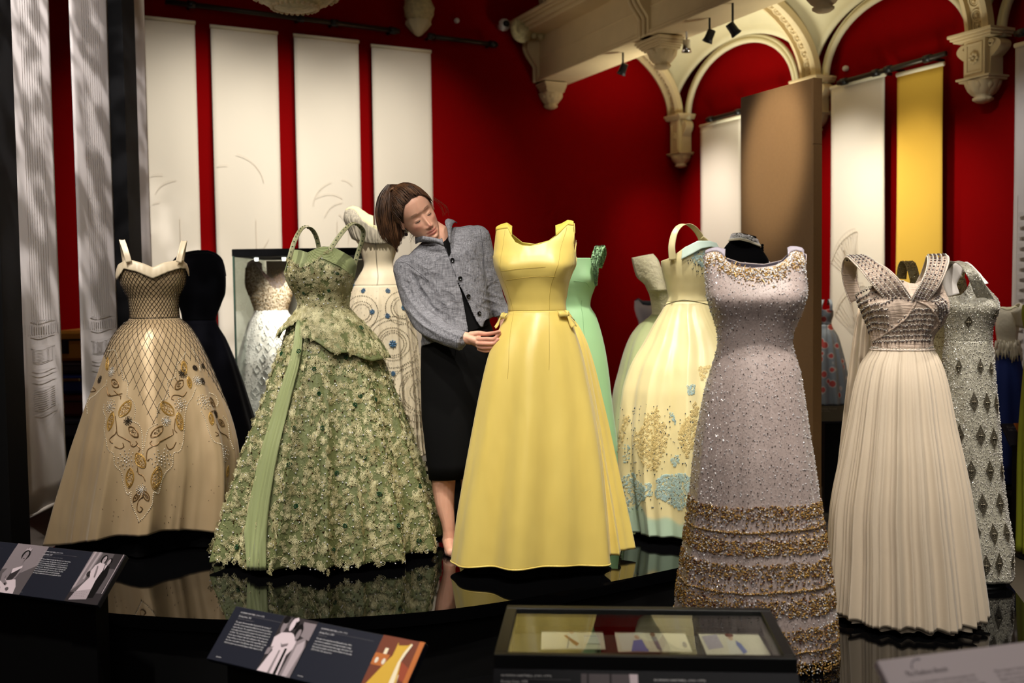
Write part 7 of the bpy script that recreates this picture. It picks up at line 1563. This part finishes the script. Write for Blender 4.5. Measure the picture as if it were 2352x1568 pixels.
edges = [((1048, 636), (1052, 652), (1060, 673), (1068, 715), (1077, 770), (1074, 802)), ((1048, 636), (1060, 662), (1072, 686), (1087, 718), (1099, 742), (1109, 757), (1112, 736), (1134, 727), (1160, 722)), ((1012, 520), (1016, 556), (1024, 575), (1031, 592), (1036, 580), (1033, 552), (1028, 530), (1026, 508))]
best = np.full(len(bv), 9.); dl = np.zeros((len(bv), 2))
for E in edges:
    for a, c in zip(E[:-1], E[1:]):
        a, c = np.array(a, float), np.array(c, float); t = np.clip(((pv - a) @ (c - a)) / ((c - a) @ (c - a)), 0, 1); q = a + t[:, None] * (c - a) - pv; dd = np.hypot(*q.T); m_ = dd < best; best[m_] = dd[m_]; dl[m_] = q[m_]
k_ = (best < 9) & (V[bv, 1] < WD); s_ = V[bv, 1] / FPX; V[bv[k_], 0] += dl[k_, 0] * s_[k_]; V[bv[k_], 2] -= dl[k_, 1] * s_[k_]
b = MB(); b.add(V, Fk); jk = b.build('jacket', LINEN, person); m = jk.modifiers.new('s', 'SOLIDIFY'); m.thickness = .0035; m.offset = -1
# black top and trousers-less skirt
BLK = mat('black_jersey', (10, 10, 11), .85, spec=.12)
b = MB(); torso_rows([(r[0], r[1], r[2], r[3], r[4]) for r in rows[:-1]] , b, .014); b.build('black_top', BLK, person)
b = MB(); V = []
for y, xl, xr in ((722, 990, 1112), (745, 980, 1126), (765, 972, 1134), (800, 968, 1138), (850, 967, 1138), (950, 969, 1132), (1020, 977, 1122), (1060, 982, 1116), (1094, 986, 1110)):
    a, c = Wp(xl, y, .02), Wp(xr, y, .02); hw = (c[0] - a[0]) / 2; cc = (a + c) / 2; V.append([cc + np.array([hw * math.sin(t), -hw * .72 * math.cos(t) * (1 + .03 * math.cos(5 * t)), .010 * math.sin(t) * (y > 1000)]) for t in np.arange(72) * 2 * PI / 72])
b.grid(np.array(V)[::-1], closed=True); sk = b.build('skirt', mat('black_wool', (11, 11, 12), .8, spec=.15), person); modif(sk, solid=.004)
# standing collar, front edges, buttons, shoulder and cuff seams
b = MB(); tp = [(1032, 560, -.115), (1030, 535, -.105), (1024, 508, -.085), (1028, 500, -.04), (1036, 503, .02)]; V = []
lo = crv([Wp(*q) for q in ((1036, 562, -.12), (1036, 540, -.11), (1038, 520, -.09), (1045, 510, -.04), (1050, 512, .03))], 24); hi = crv([Wp(*q) for q in ((1030, 552, -.115), (1028, 530, -.108), (1022, 510, -.088), (1028, 503, -.04), (1040, 505, .03))], 24)
b.grid(np.array([lo, (lo + hi) / 2 - np.array([0, .004, 0]), hi]))
lo = crv([Wp(*q) for q in ((1020, 566, -.12), (1006, 560, -.115), (985, 556, -.105), (965, 556, -.07), (955, 560, -.01))], 24); hi = crv([Wp(*q) for q in ((1017, 552, -.118), (1002, 547, -.116), (980, 543, -.106), (962, 540, -.07), (954, 542, -.01))], 24)
b.grid(np.array([lo, (lo + hi) / 2 - np.array([0, .004, 0]), hi])); modif(b.build('collar', LINEN, person), solid=.004)
def onj(px, py, off=.002):
    """point on the jacket front under a pixel"""
    d = np.hypot(pc[:, 0] - px, pc[:, 1] - py) + 200 * (fnn[:, 1] > 0) ; i = np.argmin(d); q = hit(px, py, cen[i], np.array([0, 1., 0])); return q + fnn[i] * off, fnn[i]
BTN = mat('black_button', (10, 10, 11), .12, spec=.8)
for px, py in ((1039, 597), (1057, 639), (1075.5, 680), (1100, 719.5)):
    q, n_ = onj(px, py, .003); n_ = n_ / np.linalg.norm(n_); u = np.cross(n_, Z3); u /= np.linalg.norm(u); ax = np.array([u, np.cross(n_, u), n_]); b = MB(); b.lathe([(0, .001), (.005, .001), (.0075, .004), (.0095, .003), (.0095, 0), (.0085, -.002)], q, 24, ax=ax)
    for s1 in (-1, 1):
        for s2 in (-1, 1): b.lathe([(0, .0016), (.0012, .0016), (.0012, .001)], q + u * s1 * .002 + ax[1] * s2 * .002, 6, ax=ax)
    b.build('button', BTN, person)
b = MB()
for pl_ in ([(1034, 560), (1040, 580), (1048, 612), (1056, 640), (1066, 668), (1085, 705), (1100, 738), (1108, 755)][:1] + [(1046, 640), (1052, 660), (1060, 680)][:0],
            [(1103, 526), (1106, 545), (1110, 580), (1111, 620), (1112, 655)], [(912, 602), (932, 604), (952, 618), (972, 634), (986, 646)], [(1024, 570), (1034, 600), (1048, 636)],
            [(1052, 757), (1050, 775), (1048, 800)]):
    if len(pl_) > 1: pts = np.array([onj(x_, y_, .0005)[0] for x_, y_ in crv([(a, c, 0) for a, c in pl_], 24)[:, :2]]); pts[1:-1] = (pts[:-2] + pts[1:-1] + pts[2:]) / 3; b.tube(pts, .0011, 4, cap=False)
b.build('seams', mat('seam_grey', (70, 70, 76), .9), person)
# shoes
SHOE = mat('nude_leather', (226, 176, 158), .3, spec=.5)
def shoe(ax, ay, hz, tox, toy):
    """court shoe: heel point (x,y) and toe point on the plinth"""
    h = np.array([ax, ay, .3]); t_ = np.array([tox, toy, .3]); d = t_ - h; L = np.linalg.norm(d); d /= L; s_ = np.cross(d, Z3); V = []
    for q in np.linspace(0, 1, 18):
        wd = np.interp(q, [0, .1, .35, .6, .8, .95, 1], [.018, .028, .028, .036, .036, .018, .004]); zt_ = .3 + np.interp(q, [0, .15, .4, .62, .8, .95, 1], [.10, .095, .06, .030, .034, .022, .012]); zb_ = .3 + np.interp(q, [0, .2, .45, .65, 1], [.052, .048, .02, .002, .003]); c = h + d * L * q
        V.append([c + s_ * wd * x_ + Z3 * (zz - .3) for x_, zz in ((-1, zb_), (-1.05, (zb_ + zt_) / 2), (-.9, zt_), (0, zt_ + (.006 if q > .6 else -.004)), (.9, zt_), (1.05, (zb_ + zt_) / 2), (1, zb_), (0, zb_))])
    b = MB(); b.grid(np.array(V), closed=True); b.tube([h + d * .02 + Z3 * .055, h + d * .016 + Z3 * .001], [.016, .007], 12); b.build('shoe', SHOE, person)
a = Wp(1031, 1225, .02); shoe(a[0] - .004, a[1] + .045, 0, a[0] + .035, a[1] - .165)
a = Wp(1089, 1225, .08); shoe(a[0] - .004, a[1] + .045, 0, a[0] + .035, a[1] - .165)
# ================================================================== lecterns, labels, table case
SLATE = mat('slate_panel', (34, 37, 50), .45, spec=.4)
TXW = mat('white_print', (225, 225, 228), .8, spec=.05); TXG = mat('dim_print', (120, 118, 122), .8, spec=.05); TXK = mat('dark_print', (70, 60, 66), .8, spec=.05)
class Panel:
    """flat slanted panel: TL corner, unit right vector, unit down vector, size"""
    def __init__(s, tl, tr, bl, t): s.o = np.asarray(tl, float); s.u = np.asarray(tr, float) - s.o; s.W = np.linalg.norm(s.u); s.u /= s.W; s.d = np.asarray(bl, float) - s.o; s.d -= s.u * (s.d @ s.u); s.H = np.linalg.norm(s.d); s.d /= s.H; s.n = np.cross(s.d, s.u); s.t = t; s.lv = 0
    def p(s, x, y, o=0.0): return s.o + s.u * x + s.d * y + s.n * o
    def quad(s, b, x0, y0, x1, y1, o): b.add([s.p(x0, y0, o), s.p(x0, y1, o), s.p(x1, y1, o), s.p(x1, y0, o)], [[0, 1, 2, 3]])
    def poly(s, b, pts, o, mi=0): b.add([s.p(x, y, o) for x, y in pts], [list(range(len(pts)))], mi)
    def text(s, txt, x, y, size, m, name='text', sx=1.0, shear=0.0, spacing=1.0, lead=1.0, parent=None):
        c = bpy.data.curves.new(name, 'FONT'); c.body = txt; c.size = size; c.shear = shear; c.space_character = spacing; c.space_line = lead; c.resolution_u = 1; c.materials.append(m)
        o = bpy.data.objects.new(name, c); COL.objects.link(o); o.parent = parent or s.t; q = s.p(x, y + size * .75, .0012) - ORG[s.t.name]; u, v, n = s.u * sx, -s.d, s.n
        o.matrix_local = Matrix([[u[0], v[0], n[0], q[0]], [u[1], v[1], n[1], q[1]], [u[2], v[2], n[2], q[2]], [0, 0, 0, 1]]); ORG[o.name] = ORG[s.t.name]; return o
def lectern(name, label, TL, TR, BL, th=.02, legs=True, m=SLATE):
    c = (np.asarray(TL) + np.asarray(TR)) / 2; t = thing(name, label, 'information panel', (c[0], c[1], 0)); P_ = Panel(TL, TR, BL, t)
    b = MB(); b.box(P_.p(P_.W / 2, P_.H / 2, -th / 2), P_.W, P_.H, th, ax=[P_.u, -P_.d, P_.n], bev=.0015); b.build('board', m, t, smooth=False)
    if legs:
        b = MB(); a = P_.p(.08, P_.H * .6, -th); e = P_.p(P_.W - .08, P_.H * .6, -th); z = (a[2] - .03) / 2; ax = [P_.u, np.cross(Z3, P_.u), Z3]
        c_ = (a + e) / 2; b.box((c_[0], c_[1], z), P_.W - .1, .06, z * 2, ax=ax); b.box((c_[0], c_[1], .01), P_.W - .06, .2, .02, ax=ax); b.build('support', MATB, t, smooth=False)
    return P_
GREYS = [mat('photo_grey_%d' % k, (c, int(c * .93), int(c * .97)), .6, spec=.1) for k, c in enumerate((24, 58, 100, 146, 190, 226))]
def photo(P_, x, y, w_, h, bgk, shapes, name='photograph'):
    """printed photograph: background plus flat tone shapes in unit coordinates"""
    b = MB(); P_.quad(b, x, y, x + w_, y + h, .0012); mats = []; o_ = .0016
    for k, pts in enumerate(shapes):
        mi, pl_ = pts; b.add([P_.p(x + w_ * min(max(a, 0), 1), y + h * min(max(c, 0), 1), .0016 + .00025 * k) for a, c in pl_][::-1] if False else [P_.p(x + w_ * min(max(a, 0), 1), y + h * min(max(c, 0), 1), .0016 + .00025 * k) for a, c in pl_], [list(range(len(pl_)))], mi + 1)
    return b.build(name, [bgk] + GREYS + EXTRA, P_.t, smooth=False)
EXTRA = [mat('photo_yellow', (222, 178, 60), .6), mat('photo_cream', (250, 236, 205), .6), mat('photo_brown', (120, 58, 34), .6), mat('photo_orange', (196, 112, 50), .6), mat('photo_red', (160, 70, 40), .6), mat('photo_blue', (120, 130, 190), .6), mat('photo_skin', (220, 180, 150), .6), mat('photo_pale', (238, 228, 210), .6)]
def oval(cx, cy, rx, ry, n=18, a=0): return [(cx + rx * math.cos(t) * math.cos(a) - ry * math.sin(t) * math.sin(a), cy + rx * math.cos(t) * math.sin(a) + ry * math.sin(t) * math.cos(a)) for t in np.linspace(0, 2 * PI, n, endpoint=False)]
# portrait with a tiara and sash
PH1 = [(2, [(0, .55), (.3, .5), (.6, .6), (1, .4), (1, 1), (0, 1)]), (3, [(.0, .1), (.25, .0), (.5, .05), (.4, .3), (.1, .4), (0, .4)]), (5, [(.10, 1), (.16, .80), (.30, .72), (.62, .72), (.76, .86), (.80, 1)]), (3, [(.20, .47), (.34, .40), (.54, .39), (.64, .46), (.64, .52), (.58, .72), (.30, .74), (.24, .60)]), (1, [(.36, .55), (.58, .48), (.56, .64), (.52, .73), (.34, .76)]), (5, [(.34, .52), (.58, .44), (.60, .48), (.38, .62)]),
       (3, [(.20, .47), (.12, .64), (.20, .78), (.42, .86), (.46, .82), (.27, .72), (.26, .60)]), (3, [(.42, .30), (.53, .30), (.53, .41), (.42, .41)]), (0, oval(.475, .22, .115, .10)), (3, oval(.485, .245, .07, .10)), (4, [(.38, .14), (.40, .08), (.44, .11), (.47, .055), (.51, .10), (.55, .07), (.57, .14), (.475, .12)]), (1, oval(.46, .225, .014, .006)), (1, oval(.515, .225, .014, .006)), (1, oval(.49, .30, .025, .008)), (1, oval(.40, .83, .03, .02)), (2, oval(.55, .92, .05, .03)), (2, oval(.3, .93, .05, .03))]
# couple by a doorway
PH2 = [(3, [(0, 0), (.30, 0), (.22, .6), (0, .8)]), (4, [(.05, 0), (.11, 0), (.06, .7), (0, .75)]), (4, [(.2, 0), (.26, 0), (.20, .55), (.15, .55)]), (1, [(.66, 0), (1, 0), (1, 1), (.70, 1)]), (2, [(.74, .3), (.92, .3), (.90, .8), (.72, .8)]), (4, [(.93, 0), (.955, 0), (.955, 1), (.93, 1)]), (1, [(0, .82), (1, .78), (1, 1), (0, 1)]), (0, [(.58, .24), (.74, .26), (.80, .42), (.76, .88), (.58, .90), (.54, .5)]), (5, [(.30, .27), (.40, .20), (.56, .22), (.60, .34), (.56, .55), (.60, .92), (.10, .97), (.22, .70), (.34, .50), (.26, .40)]), (4, [(.16, .80), (.58, .72), (.60, .92), (.10, .97)]),
       (0, oval(.46, .13, .085, .085)), (4, oval(.48, .145, .05, .075)), (0, oval(.66, .155, .06, .055)), (4, oval(.65, .18, .042, .06)), (5, [(.60, .25), (.66, .24), (.64, .36)]), (1, oval(.25, .44, .05, .05)), (1, oval(.47, .14, .012, .006)), (1, oval(.50, .14, .01, .006)), (3, [(.38, .28), (.42, .28), (.50, .50), (.46, .5)])] + [(1, oval(.2 + .055 * (k % 7), .80 + .045 * (k // 7), .007, .005, 6)) for k in range(21)]
# woman in white with a crowd
PH3 = [(1, [(0, 0), (1, 0), (1, .6), (0, .5)]), (3, [(.62, .05), (1, .05), (1, .35), (.72, .3)]), (3, oval(.14, .18, .07, .13)), (0, oval(.12, .07, .10, .07)), (2, oval(.25, .12, .05, .10)), (5, [(.02, .40), (.16, .30), (.44, .27), (.66, .34), (.72, .50), (.60, .66), (.64, 1), (.02, 1), (.16, .62), (.06, .56)]), (3, [(.0, .6), (.14, .55), (.10, .7), (0, .72)]), (0, [(.48, .55), (.54, .55), (.58, 1), (.50, 1)]), (3, [(.34, .6), (.38, .6), (.40, 1), (.33, 1)]), (3, [(.70, .40), (.90, .30), (1, .45), (1, 1), (.68, 1)]), (4, [(.76, .46), (.92, .36), (.98, .5), (.9, 1), (.76, 1)]), (0, oval(.40, .10, .12, .10)), (5, oval(.37, .14, .065, .12)), (0, oval(.62, .22, .10, .12)), (3, oval(.66, .29, .06, .10)), (5, [(.36, .03), (.44, .0), (.50, .05), (.45, .09)]), (3, [(.30, .48), (.36, .50), (.52, .46), (.50, .49), (.36, .54)])]
# yellow dress in a wood-panelled room
PH4 = [(8 - 0 + 0, [(0, 0), (1, 0), (1, 1), (0, 1)]), (9, [(0, .3), (.35, .3), (.30, .5), (0, .5)]), (7, [(.18, .2), (.26, .2), (.26, .3), (.18, .3)]), (13, oval(.1, .42, .04, .05)), (13, oval(.27, .42, .04, .05)), (10, [(.5, .3), (1, .5), (1, .7), (.5, .6)]), (9, [(.6, .75), (1, .7), (1, 1), (.6, 1)]), (13, [(.62, .62), (.74, .58), (.76, .72), (.64, .74)]), (9, [(.88, 0), (1, 0), (1, 1), (.9, 1)]), (6, [(.42, .08), (.46, .13), (.66, .10), (.72, .06), (.66, .24), (.66, .36), (.84, 1), (-.02, 1), (.34, .42), (.42, .3)]), (7, [(.72, .06), (.76, .08), (.70, .24), (.66, .38), (.76, 1), (.60, 1), (.60, .4), (.64, .22)])]
def label_block(P_, x, y, w_, head, title, sub, body, ref, s=.0072, mt=TXW, sh=.0):
    P_.text(head, x, y, s * .86, mt, 'heading', .95, 0, 1.08); b = MB(); P_.quad(b, x, y + s * 1.28, x + w_, y + s * 1.36, .0012); b.build('rule_line', TXG, P_.t, smooth=False)
    P_.text(title, x, y + s * 1.6, s * 1.0, mt, 'title', .82, .25); P_.text(sub, x, y + s * 2.75, s * .92, TXG if mt is TXW else mt, 'subtitle', .8, .25)
    P_.text(body, x, y + s * 4.2, s * .98, mt, 'body_text', .80, 0, 1, 1.18)
    if ref: P_.text(ref, x, P_.H - s * 1.9, s * .55, mt, 'reference', .9)
HN = 'NORMAN HARTNELL (1901\u20131979)'
# left lectern
D0 = 3.95
TLx = P(0, 1243, D0); TRx = P(290, 1275, D0 * .94); BRx = P(220, 1390, D0 * .907); u = TRx - TLx; u[2] = 0; TLx[2] = TRx[2]
PL = lectern('label_lectern', 'slanted dark label panel with two black and white photographs, at the left edge', TLx - u * .55, TRx, BRx - u * 1.55)
W_ = PL.W; sc_ = W_ / 1.55 / 290
def X_(px): return W_ - (290 - px) * sc_ * 1.0
photo(PL, X_(45), 0.0, .165 * W_ / 1.0 * .98 - .0, PL.H, GREYS[3], PH1)
label_block(PL, X_(112) , .018, .165, HN, 'Evening Gown, 1957', 'Silk chiffon, silk tulle, lace, sequins, pearls, crystals',
    'In 1957 Queen Elizabeth II made her first visit to the United States\nof America as sovereign. Her wardrobe contained a number of\nspectacular evening gowns, including this one which was worn for\na dinner in honour of President Eisenhower at the British Embassy\nin Washington D.C. The skirt is made from layers of silk tulle and\nwould have been worn over a full crinoline petticoat. The dress\nis trimmed with pleated silk chiffon and is applied with lace.\nIts floral design re-embroidered with sequins, pearls and crystals.', 'RCIN 200115', .0072)
photo(PL, X_(219), 0.0, W_ - X_(219), PL.H, GREYS[2], PH2)
label_block(PL, X_(-60), .018, .165, '', 'Evening Gown', 'Silk satin, beads, sequins, bugle beads', 'This gown was worn for a state\nbanquet and is embroidered with\na lattice of beads and pearls\nover pale duchesse satin.', '', .0072)
# centre lectern
D1 = 3.1; TLc = P(542, 1391, D1); TRc = P(978, 1481, D1 * .886); BLc = P(470, 1511, D1 * .967); TRc[2] = TLc[2]
PC = lectern('label_lectern', 'slanted dark label panel at the bottom, with photographs of white and yellow dresses', TLc, TRc, BLc)
W_ = PC.W; H_ = PC.H
label_block(PC, .030 * W_ + .012, .014, .17, HN, 'Evening Gown, 1965', 'Silk marocain, crystals, sequins',
    'The supple silk marocain fabric lends itself to the tailoring of\nthis dress, with its integral train falling from the back providing an\nelegant silhouette. The embellishment adds interest to the bodice\nand neckline and is produced in crystals in the same vivid green of\nthe fabric. The colour was significant, because the dress was worn\nby the Queen during her state visit to Ethiopia in 1965, with green\nbeing a reference to one of the colours of the national flag. It is also\nthe colour of the ribbon of the Ethiopian Order of Solomon with\nwhich the Queen was invested by Emperor Haile Selassie in 1954.', 'RCIN 250080', .0072)
photo(PC, .285 * W_, 0, .18 * W_, H_, GREYS[1], PH3)
label_block(PC, .495 * W_, .014, .19, HN, 'Evening Dress, c.1960', 'Duchesse satin',
    'The style of evening dress was fashionable in the 1960s\nand shows the hallmarks of contemporary fashion design\nin the period. Its pared-down clean design, vivid colour, rich\nfabric and bow details recall the work of Hubert de Givenchy\n(1927\u20132018) of the same period.', 'RCIN 250081', .0072)
photo(PC, .80 * W_, 0, .20 * W_, H_, EXTRA[2], PH4)
# white panel at the lower right
TLw = P(2014, 1516, 2.0); dep = 2.0 * (1516 - 648) / (1474 - 646); TRw = P(2360, 1474, dep); TRw[2] = TLw[2]; u = TRw - TLw; L_ = np.linalg.norm(u); u /= L_; dn = np.cross(u, Z3) * .75 + np.array([0, 0, -.66]); dn /= np.linalg.norm(dn)
PW = lectern('white_lectern', 'slanted pale grey text panel in the bottom right corner', TLw, TLw + u * .62, TLw + dn * .24, .018, True, mat('white_panel', (212, 200, 206), .55))
b = MB()
b.tube([PW.p(.085 + .02 * math.cos(a), .030 - .022 * math.sin(a), .0014) for a in np.linspace(1.2, 3.0, 12)], .0012, 4); b.build('logo_arc', mat('pale_print', (150, 144, 156), .8), PW.t)
PW.text('The Fashion Sketch', .045, .030, .0135, TXK, 'title', .9)
PW.text('The role of the fashion sketch was integral to the\nproduction of haute couture in London. Sketches\nwere presented to the client before a garment design\nwas agreed and often included swatches of fabric\nand notes on embroidery.', .045, .052, .0078, mat('mid_print', (112, 102, 108), .8), 'body_text', .95, 0, 1, 1.15)
PW.text('Many designers\u2019 sketches survive with\nthe couture houses\u2019 archives and with\ndesigns are preserved along with\nthe samples of fabric for the Queen.', .24, .050, .0078, mat('mid_print', (112, 102, 108), .8), 'body_text', .95, 0, 1, 1.15)

# table case with three sketches
zc = .60
A_ = hitz(1195, 1389, zc); B_ = hitz(1786, 1400, zc); C_ = hitz(1832, 1512, zc); E_ = hitz(1134, 1502, zc)
t = thing('table_case', 'black glazed table case with three fashion sketches, bottom right of centre', 'showcase', (*((A_ + C_) / 2)[:2], 0))
u = (C_ - E_); Wd = np.linalg.norm(u); u /= Wd; v_ = np.cross(Z3, u); Dp = float(((A_ - E_) @ v_)); O_ = E_
Tt = lambda x, y, z: O_ + u * x + v_ * y + Z3 * z
FR = mat('case_frame', (16, 17, 19), .5, spec=.3)
def bb(x0, x1, y0, y1, z0, z1, name, m, bev=.002, par=None): b = MB(); b.box(Tt((x0 + x1) / 2, (y0 + y1) / 2, (z0 + z1) / 2), x1 - x0, y1 - y0, z1 - z0, ax=[u, v_, Z3], bev=bev); return b.build(name, m, par or t, smooth=False)
fw = .03
bb(0, Wd, 0, fw * .7, -.05, 0, 'frame_bar', FR); bb(0, Wd, Dp - fw, Dp, -.05, 0, 'frame_bar', FR); bb(0, fw, fw * .7, Dp - fw, -.05, 0, 'frame_bar', FR); bb(Wd - fw, Wd, fw * .7, Dp - fw, -.05, 0, 'frame_bar', FR)
bb(.01, Wd - .01, .01, Dp - .01, -.598, -.085, 'cabinet', MATB); bb(fw * .6, Wd - fw * .6, fw * .5, Dp - fw * .6, -.085, -.075, 'tray', mat('case_bed', (52, 46, 34), .7))
bb(fw, Wd - fw, fw * .7, Dp - fw, -.012, -.008, 'glass_pane', GL, 0)
for x0, x1, nm in ((.004, .014, 'side'), (Wd - .014, Wd - .004, 'side')): bb(x0, x1, .01, Dp - .01, -.085, -.05, 'case_side', MATB)
bb(.01, Wd - .01, Dp - .016, Dp - .006, -.085, -.05, 'case_side', MATB); bb(.01, Wd - .01, .004, .014, -.085, -.05, 'case_side', MATB)
PAP = mat('sketch_paper', (236, 222, 194), .8)
def sketch(x0, x1, y0, y1, lab, shapes):
    a = hitz(x0, y1, zc - .068); c = hitz(x1, y1, zc - .068); d = hitz(x0 + 6, y0, zc - .068); s_ = thing('fashion_sketch', lab, 'drawing', tuple((a + c) / 2), 'sketches in the table case')
    tl = np.array(d); tr = tl + (c - a); P_ = Panel(tl, tr, a, s_); P_.n = Z3; b = MB(); b.box(P_.p(P_.W / 2, P_.H / 2, -.001), P_.W, P_.H, .002, ax=[P_.u, -P_.d, P_.n]); b.build('paper', PAP, s_, smooth=False)
    b = MB()
    for k, (mi, pl_) in enumerate(shapes): b.add([P_.p(P_.W * x, P_.H * y, .0008 + .0003 * k) for x, y in pl_], [list(range(len(pl_)))], mi)
    b.build('ink_drawing', GREYS + EXTRA, s_, smooth=False)
sketch(1238, 1386, 1440, 1490, 'left sketch of a lady in white with a red sash', [(13, [(.42, .3), (.56, .25), (.60, .6), (.62, 1), (.38, 1), (.44, .6)]), (12, oval(.49, .22, .04, .12)), (8, oval(.48, .13, .06, .08)), (10, [(.36, .42), (.40, .40), (.60, .78), (.56, .90), (.50, .78)]), (3, [(.44, .5), (.455, .5), (.42, 1), (.40, 1)]), (13, [(.68, .4), (.94, .4), (.94, .8), (.68, .8)]), (4, [(.69, .45), (.92, .45), (.92, .48), (.69, .48)])])
sketch(1404, 1574, 1443, 1496, 'middle sketch of two figures in blue and yellow', [(13, [(.04, .3), (.4, .1), (.42, .9), (.06, .95)]), (11, [(.18, 1), (.24, .55), (.36, .5), (.42, 1)]), (12, oval(.30, .4, .035, .1)), (7, [(.34, .3), (.42, .2), (.46, .9), (.40, .9)]), (8, oval(.53, .3, .035, .1)), (3, [(.50, .4), (.57, .4), (.60, 1), (.54, .9)]), (3, oval(.93, .75, .03, .12))])
sketch(1596, 1742, 1452, 1503, 'right sketch of a lady seen from behind in lilac', [(4, [(.04, .2), (.3, .1), (.32, .7), (.06, .8)]), (13, [(.42, .35), (.54, .35), (.58, 1), (.36, 1)]), (12, oval(.5, .27, .04, .13)), (8, oval(.50, .15, .07, .09)), (11, [(.56, .4), (.62, .55), (.66, .9), (.58, 1), (.54, .6)])])
# sloping label in front of the case
FL = Tt(.0, -.012, -.03); FRr = Tt(Wd, -.012, -.03); dn = -v_ * .75 + Z3 * -.66; dn /= np.linalg.norm(dn)
c_ = thing('case_label', 'dark sloping label panel with text along the front of the table case', 'information panel', tuple((FL + FRr) / 2)); PF = Panel(FL, FRr, FL + dn * .2, c_)
b = MB(); b.box(PF.p(PF.W / 2, PF.H / 2, -.01), PF.W, PF.H, .018, ax=[PF.u, -PF.d, PF.n], bev=.0015); b.build('board', mat('dark_label', (15, 16, 24), .6, spec=.2), c_, smooth=False)
W_ = PF.W
label_block(PF, .02, .016, .17, HN, 'Evening Gown, 1958', 'Duchesse satin, bugle beads, crystals, diamante, sequins', 'Hartnell often created a romantic and fitted silhouette\nfor the Queen. This dress was designed to complement and the other\ncolours of the orders worn by the Queen at state banquets.', '', .0094)
photo(PF, .292 * W_, .012, .186 * W_, .19, GREYS[1], [(2, [(0, 0), (1, 0), (1, .6), (0, .6)]), (1, [(.1, 0), (.14, 0), (.14, .8), (.1, .8)]), (1, [(.5, 0), (.54, 0), (.54, .8), (.5, .8)]), (5, [(.85, 0), (1, 0), (1, .6), (.9, .6)]), (5, [(0, .55), (.08, .38), (.20, .36), (.28, .6), (.26, 1), (0, 1)]), (1, oval(.14, .24, .08, .09)), (4, oval(.14, .26, .05, .09)), (0, [(.30, .38), (.42, .38), (.44, 1), (.28, 1)]), (4, oval(.34, .22, .04, .08)), (5, [(.34, .3), (.38, .3), (.37, .7), (.33, .7)]), (5, [(.36, .7), (.42, .46), (.58, .46), (.66, .8), (.64, 1), (.34, 1)]), (1, oval(.49, .32, .08, .10)), (4, oval(.49, .35, .055, .09)), (5, [(.74, .8), (.80, .5), (.96, .46), (1, .6), (1, 1), (.74, 1)]), (0, oval(.90, .32, .09, .10)), (4, oval(.87, .34, .05, .09)), (0, [(.04, .45), (.07, .43), (.24, 1), (.18, 1)]), (0, [(.56, .5), (.6, .52), (.48, 1), (.42, 1)])])
label_block(PF, .53 * W_, .022, .19, HN, 'Sketches for Evening Gowns and an Evening Coat,\n1958\u20131970', '\n\n', '\n\nPencil, watercolour and ink on paper', '', .0094)
# small lecterns in the back
for (x0, y0, x1, y1, D_, lab, pk) in ((1868, 932, 1948, 968, 6.9, 'dark label panel before the grey floral gown', False), (2300, 972, 2392, 1022, 6.0, 'dark label panel with a gold photograph at the right edge', True)):
    a = P(x0, y0, D_); c = P(x1, y0 + 3, D_); e = P(x0 - 6, y1, D_ - .12); c[2] = a[2]; Q = lectern('label_lectern', lab, a, c, e, .02); Q.text('Evening Gown\nSilk satin', .02, .02, .022, TXG, 'text')
    if pk: photo(Q, .30 * Q.W, 0, .4 * Q.W, Q.H, EXTRA[3], [(6, [(.5, .4), (.9, .2), (1, .7), (.8, 1), (.1, 1)]), (8, [(.6, 0), (1, 0), (1, .3), (.7, .4)])])
# ------------------------------------------------------------------ lettering becomes plain mesh
bpy.context.view_layer.update(); dg = bpy.context.evaluated_depsgraph_get()
for o in [o for o in bpy.data.objects if o.type == 'FONT']:
    me = bpy.data.meshes.new_from_object(o.evaluated_get(dg)); me.name = o.name; n = bpy.data.objects.new('lettering', me); COL.objects.link(n); n.parent = o.parent; n.matrix_local = o.matrix_local.copy()
    nm = o.name.split('.')[0]; bpy.data.objects.remove(o); n.name = nm
for m in list(bpy.data.materials):
    if m.users == 0: bpy.data.materials.remove(m)
